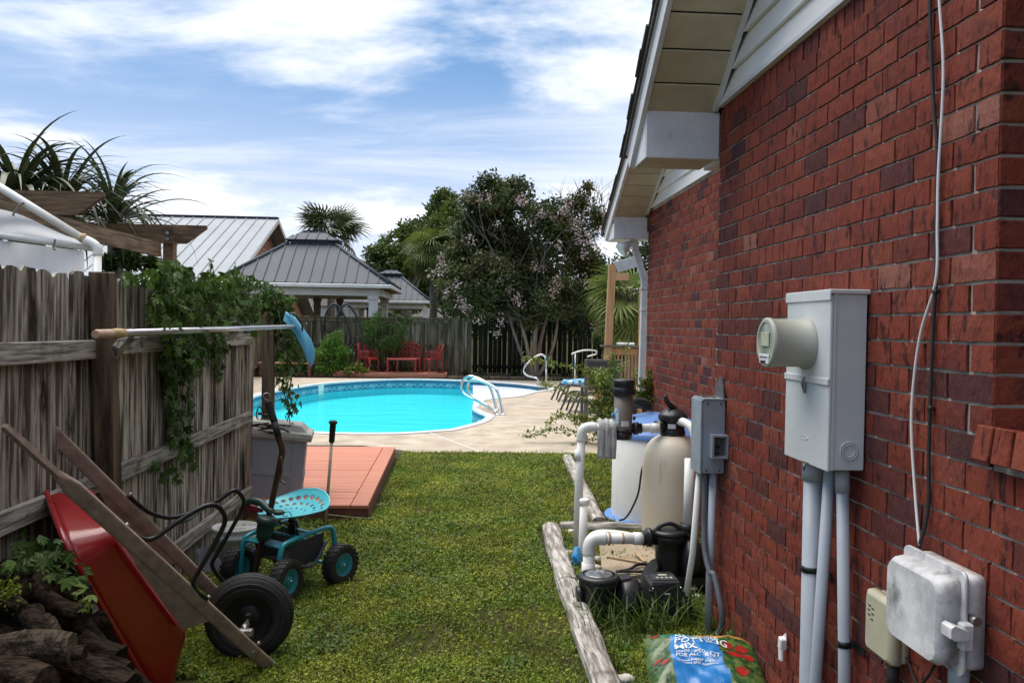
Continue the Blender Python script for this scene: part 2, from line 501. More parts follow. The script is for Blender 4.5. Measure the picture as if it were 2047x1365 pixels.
K['teal'] = mat('teal', (.018, .30, .36), (.014, .24, .29), 5, rough=.38, coat=.2, dirt=((.03, .10, .11), 20, .7, .85))
K['teal_seat'] = mat('teal_seat', (.10, .52, .60), (.085, .47, .55), 5, rough=.42)
K['bronze_tube'] = mat('bronze_tube', (.045, .026, .018), (.10, .055, .03), 9, rough=.32, metal=.5)
K['green_plastic'] = mat('green_plastic', (.018, .045, .036), (.025, .058, .046), 8, rough=.45)
K['red_plastic'] = mat('red_plastic', (.22, .008, .02), rough=.4)
K['bin_grey'] = mat('bin_grey', (.30, .325, .36), (.26, .28, .31), 6, rough=.6, dirt=((.15, .155, .16), 9, .64, .85))
K['bin_lid'] = mat('bin_lid', (.43, .42, .39), (.32, .31, .28), 9, rough=.7, dirt=[((.16, .15, .12), 16, .6, .75), ((.10, .09, .07), 40, .68, .76)])
K['tile_band'] = None
K['tarp'] = mat('tarp', (.74, .75, .78), (.66, .67, .70), 6, rough=.5, trans=.45, bump=.3, bscale=9)
K['net_blue'] = mat('net_blue', (.22, .58, .78), (.28, .66, .84), 6, rough=.8, trans=.4, bump=.2, bscale=25)
K['bucket'] = mat('bucket', (.82, .83, .81), (.74, .75, .73), 6, rough=.5, trans=.2, dirt=((.30, .28, .2), 14, .64, .8))
K['metal_roof_light'] = mat('metal_roof_light', (.27, .295, .32), (.225, .25, .275), .8, (1, 1, 1), rough=.55, rnd=.03)
K['metal_roof_dark'] = mat('metal_roof_dark', (.034, .046, .064), (.026, .036, .052), .8, rough=.6, rnd=.04)
K['pink_siding'] = mat('pink_siding', (.50, .25, .17), (.43, .20, .135), 1.2, (1, 1, 6), rough=.8, rnd=.07)
K['far_white'] = mat('far_white', (.72, .72, .70), (.6, .6, .58), 2, rough=.6)
K['dark_glass'] = mat('dark_glass', (.02, .025, .03), rough=.08, spec=.7)
K['trellis'] = mat('trellis', (.014, .014, .014), rough=.6)
K['red_iron'] = mat('red_iron', (.33, .028, .018), (.24, .018, .014), 9, rough=.5)
K['wicker'] = mat('wicker', (.05, .045, .045), (.08, .073, .072), 40, rough=.7, bump=.5, bscale=150)
K['sling'] = mat('sling', (.045, .041, .04), (.06, .055, .053), 60, rough=.8)
K['towel'] = mat('towel', (.55, .54, .52), (.40, .39, .375), 12, rough=.95, bump=.9, bscale=70, dirt=((.25, .24, .22), 8, .6, .8))
K['dry_wood'] = mat('dry_wood', (.50, .36, .23), (.40, .28, .17), 12, rough=.8, rnd=.12)
K['rubble'] = mat('rubble', (.62, .58, .53), (.45, .41, .36), 14, rough=.95, bump=.5, bscale=60, rnd=.15)
K['twig'] = mat('twig', (.14, .115, .09), (.08, .062, .05), 12, rough=.9)
K['stem_green'] = mat('stem_green', (.075, .085, .03), (.06, .045, .025), 12, rough=.8)
K['myrtle_bark'] = mat('myrtle_bark', (.27, .20, .145), (.15, .11, .08), 5, (1, 1, .4), rough=.8)
K['palm_bark'] = mat('palm_bark', (.20, .17, .135), (.10, .082, .062), 6, (1, 1, 3), rough=.95, bump=.6, bscale=12)


def leafmat(name, a, b, rnd=.4, src='attr', trans=.25, rough=.5, spec=.4):
    return mat(name, a, b, 1.3, lo=.4, hi=.62, rough=rough, rnd=rnd, src=src, trans=trans, spec=spec, detail=3)


K['leaf_vine'] = leafmat('leaf_vine', (.045, .10, .014), (.075, .14, .020), .5, 'attr')
K['leaf_vine_one'] = leafmat('leaf_vine_one', (.048, .105, .014), (.085, .155, .022), .5, 'obj')
K['leaf_dark'] = leafmat('leaf_dark', (.032, .060, .014), (.054, .084, .019), .5)
K['leaf_mid'] = leafmat('leaf_mid', (.055, .095, .015), (.090, .125, .021), .5)
K['leaf_myrtle'] = leafmat('leaf_myrtle', (.036, .060, .014), (.085, .078, .020), .55)
K['leaf_bright'] = leafmat('leaf_bright', (.065, .15, .012), (.10, .21, .018), .45)
K['leaf_feather'] = leafmat('leaf_feather', (.038, .085, .010), (.058, .115, .014), .45)
K['leaf_weed'] = leafmat('leaf_weed', (.065, .125, .018), (.10, .165, .026), .4)
K['leaf_yellow'] = leafmat('leaf_yellow', (.20, .26, .015), (.15, .22, .02), .3)
K['leaf_sprig'] = leafmat('leaf_sprig', (.10, .16, .018), (.17, .20, .025), .45)
K['frond'] = leafmat('frond', (.050, .072, .024), (.072, .095, .030), .35, 'obj', .15, .45, .5)
K['frond_near'] = leafmat('frond_near', (.034, .052, .022), (.06, .08, .032), .4, 'obj', .12, .4, .5)
K['frond_pale'] = leafmat('frond_pale', (.12, .16, .03), (.16, .19, .04), .35, 'obj', .25, .5, .4)
K['blossom'] = leafmat('blossom', (.44, .32, .32), (.40, .27, .25), .25, 'attr', .3)
K['grass'] = mat('grass', (.128, .200, .014), (.245, .268, .026), 2.6, lo=.38, hi=.62, rough=.55, rnd=.72, src='attr', trans=.28, spec=.35, detail=4)
K['grass_tall'] = mat('grass_tall', (.055, .105, .016), (.08, .13, .02), 3, rough=.5, rnd=.4, src='attr', trans=.25, spec=.4)
# ================================================================== the brick house
WXF, WY1, FXF, FY1 = 1.375, 4.41, 2.08, 9.2       # near wall face, its far corner, far wall face, its far end
house = thing('brick_house', 'red brick house with beige soffits, white siding gables and shingled roof edge', 'house', (WXF, WY1, 0))
BH, BL, BZ0 = 0.0813, 0.2032, -0.032
wall = M().box(((1.3855 + 1.62) / 2, -1.05, 1.4), (0.2345, 3.9, 3.0))
wall.box((1.50275, 1.4735, 0.63), (0.2345, 1.143, 1.46)).box((1.50275, 1.4735, 2.78), (0.2345, 1.143, 0.24))
wall.box((1.50275, (2.0545 + WY1 - .008) / 2, 1.4), (0.2345, WY1 - .008 - 2.0545, 3.0))
wall.box(((1.62 + FXF) / 2 + .0, WY1 - .12, 1.4), (FXF - 1.62 + .2, .22, 3.0))
near = wall.build('wall', K['mortar'], house, label='near brick wall with a window jamb and brick sill')
far = M().box((FXF + .0095 + .1, (WY1 + FY1) / 2, 1.4), (.2, FY1 - WY1 - .012, 3.1)).build('wall', K['mortar'], house, label='far brick wall set back from the near one')


def brick_mesh(ln, ht, seed, name, dp=.03):
    rr = random.Random(seed)
    nu, nv = 4, 2
    v, f = [], []
    for j in range(nv + 1):
        for i in range(nu + 1):
            y, z = (i / nu - .5) * ln, (j / nv - .5) * ht
            edge = i in (0, nu) or j in (0, nv)
            v.append((rr.uniform(.0, .0012) + (.0018 if edge else rr.uniform(-.0008, .0008)), y + rr.uniform(-.0018, .0018) * edge, z + rr.uniform(-.0016, .0016) * edge))
    f += [(j * (nu + 1) + i, (j + 1) * (nu + 1) + i, (j + 1) * (nu + 1) + i + 1, j * (nu + 1) + i + 1) for j in range(nv) for i in range(nu)]
    ring = [i for i in range(nu + 1)] + [(nu + 1) * 2 - 1, (nu + 1) * 3 - 1] + [nu * 3 + 2 - i - 1 + 0 for i in range(0)]
    ring = [0, 1, 2, 3, 4, 9, 14, 13, 12, 11, 10, 5]
    o = len(v)
    v += [(dp, v[i][1], v[i][2]) for i in ring]
    n = len(ring)
    f += [(ring[k], ring[(k + 1) % n], o + (k + 1) % n, o + k) for k in range(n)]
    return v, f


def mk(ln, ht, seed, dp=.03):
    v, f = brick_mesh(ln, ht, seed, 'brick', dp)
    me = bpy.data.meshes.new('brick'); me.from_pydata(v, [], f); me.materials.append(K['brick']); me.update()
    return me, v, f


VAR = {}
for tag, ln, ht in (('full', BL - .0095, BH - .0095), ('half', BL / 2 - .0095, BH - .0095), ('row', .062, .104)):
    VAR[tag] = [mk(ln, ht, s * 13 + len(tag), .024) for s in range(8)]
cand = []                                            # every brick of both walls: (wall, kind, y, z)
YW = 2.045
for k in range(-1, 34):
    z = BZ0 + BH * (k + .5)
    if z > 2.70: break
    ph = YW if k % 2 == 0 else YW + BL / 2 + .01
    inwin = 1.37 < z < 2.63
    i = -23 if not inwin else 0
    if inwin:
        for i2 in range(-23, -5):
            if ph + (i2 + 1) * BL < .91: cand.append((0, 'full', ph + i2 * BL + BL / 2, z))
    if k % 2 and inwin: cand.append((0, 'half', YW + BL / 4 + .0, z))
    while True:
        y0 = ph + i * BL
        if y0 > WY1 - .03: break
        if y0 + BL > WY1 + .01:
            if WY1 - y0 > .06: cand.append((0, 'half', min(y0 + BL / 4, WY1 - BL / 4), z))
            break
        if not (abs(z - 1.33) < .05 and y0 < YW - .02): cand.append((0, 'full', y0 + BL / 2, z))
        i += 1
y = -2.8
while y < WY1 - .02:
    cand.append((0, 'row', y, 2.765)); y += .0722
for k in range(0, 40):
    z = BZ0 + .03 + BH * (k + .5)
    if z > 2.93: break
    y = WY1 + (BL / 2 if k % 2 else 0)
    while y < FY1 - .03:
        if y + BL > FY1 + .01:
            cand.append((1, 'half', min(y + BL / 4, FY1 - BL / 4), z)); break
        cand.append((1, 'full', y + BL / 2, z)); y += BL


def seen(c):
    q = PJ((WXF if c[0] == 0 else FXF, c[2], c[3]))
    if c[0] == 1 and (c[2] < 6.5): return None
    if q[2] < .5 or not (-10 < q[0] < 2060 and -10 < q[1] < 1375): return None
    return q[2]


vis = sorted([(seen(c), i) for i, c in enumerate(cand) if seen(c)])
single = set(i for _, i in vis[:300])
rest = {0: ([], [], []), 1: ([], [], [])}
for i, (wn, kd, y, z) in enumerate(cand):
    me, v, f = random.choice(VAR[kd])
    x = (WXF if wn == 0 else FXF) + random.uniform(-.0015, .0015)
    if i in single:
        link('brick', me, (near, far)[wn], (x - WXF, y - WY1, z))
    else:
        V_, F_, R_ = rest[wn]
        o = len(V_)
        V_ += [(a + x, b + y, c + z) for a, b, c in v]
        F_ += [tuple(q + o for q in t) for t in f]
        R_ += [random.random()] * len(f)
for wn in (0, 1):
    mm = M(); mm.v, mm.f, mm.r = rest[wn]; mm.s = [False] * len(mm.f)
    mm.build('bricks', K['brick_many'], (near, far)[wn], kind='stuff')
# window jamb: bricks turning the corner, sill of brick on edge, frame and glass
for k in range(17, 32):
    z = BZ0 + BH * (k + .5)
    if not 1.37 < z < 2.63: continue
    a = .0905 if k % 2 == 0 else .188
    M().box((WXF + .0035 + a / 2 + .001, YW + .0325, z), (a, .062, BH - .0095), .003, jit=.001).build('brick', K['brick'], near)
    b0 = WXF + .0045 + a + .0105
    if k % 2 == 0: M().box((b0 + .045, YW + .0325, z), (.09, .062, BH - .0095), .003, jit=.001).build('brick', K['brick'], near)
y = 2.06
while y > .9:
    M().box((1.43, y - .034, 1.325), (.19, .066, .092), .004, Matrix.Rotation(R(8), 3, 'Y'), jit=.0015).build('brick', K['brick'], near, label='brick on edge in the window sill')
    y -= .0765
win = M()
for (yy, zz, dy, dz) in ((2.02, 2.0, .05, 1.25), (.925, 2.0, .05, 1.25), (1.4725, 2.6, 1.05, .05), (1.4725, 1.4, 1.05, .05), (1.4725, 1.98, 1.05, .04)):
    win.box((1.585, yy, zz), (.06, dy, dz), .004)
wf = win.build('window', K['white_trim'], house)
M().box((1.592, 1.4725, 2.0), (.008, 1.05, 1.15)).build('pane', K['dark_glass'], wf)

# near gable: lap siding over the brick, sloping soffit, boxed return, fascia, roof
SL = .75
zs = lambda yy: 2.80 + SL * (4.364 - yy)             # line where soffit meets the siding
gab = M().prism([(1.40, 4.37, 2.80), (1.40, .9, zs(.9)), (1.40, -2.6, 2.80)], (.1, 0, 0)).build('gable', K['siding'], house)
e = .128
for i in range(22):
    z0, z1 = 2.822 + e * i, 2.822 + e * (i + 1)
    y1 = 4.364 - max(0, (z0 + .02 - 2.80)) / SL
    y0 = 1.8 - y1
    if y1 - .9 < .1: break
    x0, x1 = 1.352, 1.378
    yb = 4.364 - (z1 - 2.80) / SL
    prof = [(x0, z0), (x1, z1 + .006), (x1 + .02, z1 + .006), (x1 + .02, z0 + .004), (x0 + .012, z0)]
    mm = M(); n = len(prof)
    v = [(a, y1, b) for a, b in prof] + [(a, y0, b) for a, b in prof]
    mm.add(v, [tuple(reversed(range(n))), tuple(range(n, 2 * n))] + [(q, (q + 1) % n, n + (q + 1) % n, n + q) for q in range(n)])
    mm.build('siding_board', K['siding'], gab)
M().box((1.366, .9, 2.818), (.034, 6.9, .02)).build('frieze_strip', K['white_trim'], gab)
sdir = Vector((0, -.8, .6))                          # up the slope, towards the camera
snrm = Vector((0, .6, .8))
eave = M()
# J-channel along the siding and the fascia board
P0 = Vector((1.352, 4.364, 2.80))
eave.bar(P0 + Vector((-.012, 0, 0)), P0 + Vector((-.012, 0, 0)) + sdir * 4.3, .026, .03, snrm)
OX = .972                                             # outer edge of the near overhang
F0 = Vector((OX - .014, 4.70, zs(4.70)))
eave.bar(F0 + snrm * .055, F0 + sdir * 4.9 + snrm * .055, .026, .13, snrm)
eave.bar(F0 + Vector((-.016, 0, 0)) + snrm * .115, F0 + Vector((-.016, 0, 0)) + sdir * 4.9 + snrm * .115, .012, .04, snrm)
eave = eave.build('fascia', K['white_trim'], house)
L = 0.0
S0 = Vector((0, 4.40, zs(4.40)))
while L < 4.2:
    c_ = S0 + sdir * (L + .1) + snrm * .008
    M().box(((OX + 1.345) / 2, c_.y, c_.z), (1.345 - OX - .004, .192, .012), .0035, Matrix((Vector((1, 0, 0)), -sdir, snrm)).transposed()).build('soffit_panel', K['soffit'], eave); L += .203
M().box((1.16, 2.6, zs(2.6) + .05), (.37, 4.4, .006), 0, Matrix((Vector((1, 0, 0)), -sdir, snrm)).transposed()).build('soffit_backing', K['shingle'], eave)
ret = M().box(((OX + 1.372) / 2, 4.392, 2.665), (1.372 - OX, .02, .25), .002).box((1.6, 4.56, 2.665), (.43, .30, .25), .002).build('boxed_return', K['white_trim'], eave)
M().prism([(OX - .002, 4.403, 2.775), (OX - .002, 4.71, 2.56), (OX - .002, 4.71, 2.54), (OX - .002, 4.403, 2.54)], (.014, 0, 0)).build('return_end', K['white_trim'], ret)
for i in range(4):
    M().box(((OX + 1.372) / 2 + .005, 4.44 + i * .076, 2.548), (1.372 - OX - .03, .072, .012), .003).build('soffit_panel', K['soffit'], ret)
roof = M()
A0 = Vector((OX - .05, 4.72, zs(4.72)))
roof.bar(A0 + Vector((2.5, 0, 0)) + snrm * .115, A0 + Vector((2.5, 0, 0)) + sdir * 4.95 + snrm * .115, 5.0, .03, snrm)
roof = roof.build('roof', K['shingle'], house)
L = -.02
while L < 4.85:                                        # courses of shingles seen edge-on along the rake
    a = A0 + sdir * L + snrm * (.138 + random.uniform(0, .005)) + Vector((random.uniform(-.012, .004), 0, 0))
    M().box(a + Vector((.2, 0, 0)) + sdir * .08, (.42, .165, .014), .002, Matrix((Vector((1, 0, 0)), -sdir, snrm)).transposed() @ Matrix.Rotation(R(-3), 3, 'X'), jit=.002).build('shingle', K['shingle'], roof)
    L += .14
mdir = Vector((0, .8, .6)); mn = Vector((0, -.6, .8)); B0 = Vector((3.42, -3.06, 2.425))
M().bar(B0 + mn * .12, B0 + mdir * 4.75 + mn * .12, 5.0, .03, mn).build('roof', K['shingle'], house, label='roof slope on the street side')

# far gable, set back
SF = .52
fd = Vector((0, -1, SF)).normalized(); fnr = Vector((0, SF, 1)).normalized()
zf = lambda yy: 2.90 + SF * (9.09 - yy)
gf = M().prism([(2.105, 9.1, 2.90), (2.105, 4.5, zf(4.5)), (2.105, 4.5, 2.90)], (.1, 0, 0)).build('gable', K['siding'], house)
for i in range(18):
    z0, z1 = 2.945 + e * i, 2.945 + e * (i + 1)
    y1 = 9.09 - (z0 + .02 - 2.90) / SF
    if y1 < 4.7: break
    prof = [(2.057, z0), (2.082, z1 + .006), (2.102, z1 + .006), (2.102, z0 + .004), (2.069, z0)]
    mm = M(); n = 5
    v = [(a, y1, b) for a, b in prof] + [(a, 4.45, b) for a, b in prof]
    mm.add(v, [tuple(reversed(range(n))), tuple(range(n, 2 * n))] + [(q, (q + 1) % n, n + (q + 1) % n, n + q) for q in range(n)])
    mm.build('siding_board', K['siding'], gf)
ef = M()
FX = 1.685
F1 = Vector((FX - .014, 9.58, zf(9.58)))
ef.bar(Vector((2.045, 9.09, 2.90)), Vector((2.045, 9.09, 2.90)) + fd * 4.6, .026, .03, fnr)
ef.bar(F1 + fnr * .06, F1 + fd * 5.6 + fnr * .06, .028, .14, fnr)
ef.bar(F1 + Vector((-.017, 0, 0)) + fnr * .125, F1 + Vector((-.017, 0, 0)) + fd * 5.6 + fnr * .125, .012, .045, fnr)
ef = ef.build('fascia', K['white_trim'], house)
L = 0
while L < 4.6:
    a = Vector(((FX + 2.04) / 2, 9.17, zf(9.17))) + fd * (L + .1) + fnr * .008
    M().box(a, (2.04 - FX, .188, .012), .0035, Matrix((Vector((1, 0, 0)), -fd, fnr)).transposed()).build('soffit_panel', K['soffit'], ef); L += .197
M().box((1.87, 7.0, zf(7.0) + .05), (.36, 4.6, .006), 0, Matrix((Vector((1, 0, 0)), -fd, fnr)).transposed()).build('soffit_backing', K['shingle'], ef)
M().box(((FX + 2.06) / 2, 9.17, 2.745), (2.06 - FX, .02, .24), .002).box((FX + .008, 9.38, 2.71), (.02, .40, .17), .002).box(((FX + 2.06) / 2 + .01, 9.38, 2.63), (2.06 - FX - .02, .39, .012)).build('boxed_return', K['white_trim'], ef)
C0 = Vector((FX - .05, 9.66, zf(9.66)))
rf = M().bar(C0 + Vector((2.5, 0, 0)) + fnr * .12, C0 + Vector((2.5, 0, 0)) + fd * 5.5 + fnr * .12, 5.0, .03, fnr).build('roof', K['shingle'], house)
L = -.02
while L < 5.3:
    a = C0 + fd * L + fnr * (.142 + random.uniform(0, .006)) + Vector((random.uniform(-.014, .004), 0, 0))
    M().box(a + Vector((.2, 0, 0)) + fd * .08, (.42, .165, .014), .002, Matrix((Vector((1, 0, 0)), -fd, fnr)).transposed() @ Matrix.Rotation(R(-3), 3, 'X'), jit=.002).build('shingle', K['shingle'], rf)
    L += .14
# eave along the back of the house, with its gutter
bf = M().box((4.6, 9.60, 2.75), (5.0, .03, .18)).build('fascia', K['white_trim'], house)
gt = M(); gp = [(0, 0), (0, .11), (-.012, .11), (-.012, .012)]
gt.box((4.6, 9.67, 2.70), (5.9, .10, .012)).box((4.6, 9.725, 2.75), (5.9, .012, .11)).build('gutter', K['white_trim'], house)
M().box((2.7, 9.0, .8), (1.0, .35, .2)).build('foundation', K['mortar'], house)
# downspout
ds = M()
dpts = [DY(1268, 478, 9.33), DY(1270, 500, 9.33), DY(1288, 558, 9.31), DY(1288, 580, 9.31), DY(1282, 800, 9.31)]
for a, b in zip(dpts[:-1], dpts[1:]): ds.bar(a, b + (b - a).normalized() * .004, .075, .058, (0, 1, 0), .008)
ds = ds.build('downspout', K['white_trim'], house)
mm = M()
for q in (DY(1287, 577, 9.3), DY(1287, 620, 9.3)): mm.box(q, (.084, .072, .018), .004)
mm.build('downspout_collar', K['white_trim'], ds)
fl = M().lathe([(.02, 0), (.035, .03), (.075, .12), (.08, .16), (.07, .165)], DY(1262, 484, 9.25), Vector((-.75, -.2, -.55)), 18)
fl.tube([DY(1262, 484, 9.25), DY(1266, 478, 9.25)], .02, 8)
fl.build('floodlight', K['white_trim'], house)

# ------------------------------------------------------------------ things on the near wall
# meter cabinet
MX = 1.25
mb = thing('meter_box', 'tall pale grey electric meter cabinet on the brick wall', 'meter box', (1.375, 2.9, 1.1))
y0, y1, zb, zt = 2.70, 3.07, 1.142, 1.752
M().box((1.311, (y0 + y1) / 2, (zb + zt) / 2), (.118, y1 - y0 - .006, zt - zb - .01), .003).build('body', K['meter_side'], mb)
M().box((1.246, (y0 + y1) / 2, (zb + zt) / 2 - .005), (.012, y1 - y0, zt - zb - .012), .003).build('cover', K['meter_grey'], mb)
M().box((1.306, (y0 + y1) / 2, zt + .002), (.142, y1 - y0 + .012, .016), .003).box((1.2375, (y0 + y1) / 2, zt - .012), (.006, y1 - y0 + .01, .03), .001).build('top_cap', K['meter_grey'], mb)
M().box((1.2375, (y0 + y1) / 2, 1.447), (.007, y1 - y0 + .004, .024), .002).build('band', K['meter_grey'], mb)
M().box((1.234, 2.885, 1.425), (.01, .012, .06), .002).tube([(1.23, 2.885, 1.45), (1.225, 2.887, 1.43), (1.232, 2.886, 1.405)], .004, 6).build('latch', K['bare_metal'], mb)
M().tube([(1.236, 2.87, 1.143), (1.232, 2.87, 1.125), (1.236, 2.877, 1.118), (1.238, 2.883, 1.135)], .004, 6).box((1.24, 2.87, 1.146), (.012, .04, .008)).build('hasp', K['bare_metal'], mb)
kn = M()
for r_ in (.030, .022): kn.tube([(1.315 + r_ * math.cos(a), 2.6995, 1.215 + r_ * math.sin(a)) for a in np.linspace(0, 2 * PI, 24, endpoint=False)], .0022, 6, True)
kn.box((1.258, 2.7015, 1.447), (.006, .004, .6)).build('knockout', K['meter_side'], mb)
mr = M(); mr.tube([(1.2395, 2.885 + .03 * math.cos(a), 1.235 + .006 * math.sin(a)) for a in np.linspace(0, 2 * PI, 16, endpoint=False)], .0015, 5, True).build('stamp', K['meter_grey'], mb)
MC = Vector((1.24, 2.885, 1.575))
meter = M().lathe([(.093, 0), (.095, .012), (.086, .016), (.086, .135), (.090, .138), (.090, .150), (.083, .155), (.074, .155), (.072, .150), (.01, .148)], MC, (-1, 0, 0), 36, False).build('meter', K['meter_drum'], mb)
M().lathe([(.073, 0), (.072, .004), (.001, .006)], MC + Vector((-.1465, 0, 0)), (-1, 0, 0), 30).build('glass', mat('meter_glass', (.20, .25, .22), (.42, .44, .34), 14, rough=.08, spec=.8), meter)
M().box(MC + Vector((-.1545, 0, .012)), (.003, .075, .05), .001).build('display', mat('meter_face', (.50, .50, .33), (.36, .38, .28), 40, rough=.5), meter)
tag = M().box(MC + Vector((-.156, 0, -.058)), (.004, .088, .034), .001).build('name_plate', K['white_trim'], meter)
mk_ = M()
for i in range(5): mk_.box(MC + Vector((-.1592, -.03 + .015 * i, -.052)), (.001, .009, .005))
for i in range(3): mk_.ball(MC + Vector((-.160, -.012 + .013 * i, -.068)), .006, 6)
mk_.build('markings', K['black_plastic'], meter)


def conduit(label, pts, r, couple=True, strap=None):
    t = thing('conduit_pipe', label, 'conduit', pts[-1], 0, 'conduits below the meter cabinet')
    M().tube(pts, r, 16).build('pipe', K['grey_pvc'], t)
    d = (Vector(pts[1]) - Vector(pts[0])).normalized()
    if couple: M().tube([Vector(pts[0]) + d * .004, Vector(pts[0]) + d * .075], r * 1.17, 16).build('coupling', K['grey_pvc'], t)
    if strap is not None:
        for z in strap:
            p = Vector(pts[0]) + d * z
            M().tube([p, p + d * .022], r * 1.12, 16).box(p + d * .011 + Vector((.03, -.02, 0)), (.004, r * 2 + .09, .022)).build('strap', K['black_metal'], t)
    return t


conduit('thick grey conduit, first and widest of the three under the meter cabinet', [(1.33, 3.005, 1.135), (1.33, 3.0, .05), (1.34, 3.0, -.1)], .037, True, [.40])
conduit('slim grey conduit slanting between the thick one and the strapped slim one', [(1.325, 2.86, 1.135), (1.32, 2.93, .3), (1.33, 2.96, -.1)], .021, False)
conduit('slim grey conduit with a black strap low down, nearest the telephone boxes', [(1.33, 2.775, 1.135), (1.335, 2.735, .45), (1.335, 2.72, -.1)], .021, True, [.585])

# cables
cb = M().tube(spline([(1.36, 2.33, 2.80)] + [WX(x, y, 1.362) for x, y in ((1878, 0), (1886, 150), (1876, 350), (1874, 450), (1871, 560), (1842, 660), (1828, 750), (1822, 850), (1829, 980))] + [WX(1838, 1090, 1.352)], 8), .0042, 8)
cb.build('white_cable', mat('cable_white', (.72, .70, .68), rough=.5), label='thin white cable hanging loosely down the brick wall', cat='cable')
cb = M().tube(spline([(1.366, 2.37, 2.80)] + [WX(x, y, 1.366) for x, y in ((1859, 0), (1863, 130), (1868, 230), (1874, 300), (1872, 420), (1871, 560), (1866, 650), (1860, 800), (1857, 900), (1855, 1020))] + [WX(1834, 1105, 1.35)], 8), .0055, 8)
cb.build('black_cable', K['black_rubber'], label='black cable clipped down the wall beside the white one', cat='cable')
for (x, y, lb) in ((1871, 583, 'upper black nail clip where the white and black cables cross'), (1861, 815, 'lower black nail clip on the dark cable above the utility box')):
    M().box(WX(x, y, 1.364), (.018, .02, .012), .003).build('cable_clip', K['black_plastic'], label=lb, cat='clip', group='cable clips on the brick wall')

# telephone boxes
tb = thing('telephone_box', 'large mottled grey plastic utility box at the foot of the cables', 'utility box', (1.375, 2.18, .72))
mm = M()
yy0, yy1, z0, z1 = 2.045, 2.315, .715, .985


def rrect(x, a0, a1, b0, b1, r, n=4):
    o = []
    for cy, cz, s in ((a1 - r, b1 - r, 0), (a0 + r, b1 - r, 1), (a0 + r, b0 + r, 2), (a1 - r, b0 + r, 3)):
        for i in range(n + 1):
            an = (s + i / n) * PI / 2
            o.append(Vector((x, cy + r * math.cos(an), cz + r * math.sin(an))))
    return o


mm.loft([rrect(1.372, yy0 + .0, yy1 - .0, z0 + .02, z1 - .0, .02), rrect(1.318, yy0 + .0, yy1 - .0, z0 + .02, z1 - .0, .02)]).build('base', K['marble_grey'], tb)
M().loft([rrect(1.3175, yy0 - .012, yy1 + .012, z0 + .01, z1 + .014, .02), rrect(1.307, yy0 - .012, yy1 + .012, z0 + .01, z1 + .014, .02)]).build('flange', K['marble_grey'], tb)
M().loft([rrect(1.3065, yy0 + .003, yy1 - .003, z0 + .03, z1 - .004, .025), rrect(1.262, yy0 + .006, yy1 - .003, z0 + .028, z1 - .012, .03), rrect(1.247, yy0 + .016, yy1 - .008, z0 + .036, z1 - .022, .035)]).build('cover', K['marble_grey'], tb)
lt = M().prism([(1.30, 2.043, .86), (1.262, 2.043, .875), (1.252, 2.043, .868), (1.252, 2.043, .842), (1.262, 2.043, .836), (1.30, 2.043, .838)], (0, -.045, 0))
lt.box((1.305, 2.022, .84), (.03, .03, .07), .004).build('latch', K['marble_grey'], tb)
M().tube([(1.33, 2.04, .88), (1.33, 2.012, .88)], .012, 10).build('screw', K['bare_metal'], tb)
tz = thing('conduit_pipe', 'short grey pipe stub under the mottled utility box', 'conduit', (1.33, 2.10, 0))
M().tube([(1.33, 2.085, .735), (1.33, 2.085, -.1)], .021, 14).build('pipe', K['grey_pvc'], tz)
M().tube([(1.33, 2.085, .735), (1.33, 2.085, .68)], .026, 14).build('coupling', K['grey_pvc'], tz)
ib = thing('telephone_box', 'small beige interface box beside the mottled grey one', 'utility box', (1.375, 2.47, .6))
M().loft([rrect(1.373, 2.40, 2.555, .605, .79, .012), rrect(1.345, 2.40, 2.555, .605, .79, .012)]).build('base', K['beige_box'], ib)
M().loft([rrect(1.3445, 2.395, 2.56, .60, .797, .012), rrect(1.318, 2.397, 2.558, .602, .795, .014), rrect(1.308, 2.41, 2.545, .615, .782, .014)]).build('cover', K['beige_box'], ib)
mm = M()
for i, (a, b) in enumerate(((2.52, .75), (2.50, .745), (2.525, .735), (2.50, .728), (2.522, .72), (2.505, .71))): mm.box((1.3075, a, b), (.001, .015, .004))
mm.build('markings', K['black_plastic'], ib)
ib2 = thing('conduit_pipe', 'grey pipe dropping from the small beige box into the ground', 'conduit', (1.35, 2.44, 0))
M().tube([(1.345, 2.44, .61), (1.345, 2.44, -.1)], .016, 12).build('pipe', K['grey_pvc'], ib2)
M().tube([(1.345, 2.44, .61), (1.345, 2.44, .5)], .0175, 12).build('sleeve', K['black_rubber'], ib2)
bw = M().tube(spline([(1.365, 2.40, .63), (1.36, 2.33, .58), (1.355, 2.26, .64), (1.36, 2.22, .72)], 6), .004, 6)
bw.build('black_cable', K['black_rubber'], label='short black wire looping from the beige box to the grey one', cat='cable')
# broken white cap low on the wall
wc = thing('wall_plate', 'broken white plastic plate low on the brick wall', 'wall plate', WX(1568, 1300, 1.37))
q = WX(1566, 1285, 1.36)
M().box(q + Vector((-.004, 0, .0)), (.028, .035, .05), .004, Matrix.Rotation(R(8), 3, 'X')).box(q + Vector((-.01, -.002, -.045)), (.014, .03, .055), .004, Matrix.Rotation(R(-6), 3, 'X')).build('plate', K['white_pvc'], wc)
M().prism([q + Vector((.003, .022, .02)), q + Vector((.003, -.014, .05)), q + Vector((.003, -.02, .02)), q + Vector((.003, .0, -.02))], (.004, 0, 0)).build('shard', K['white_pvc'], wc)

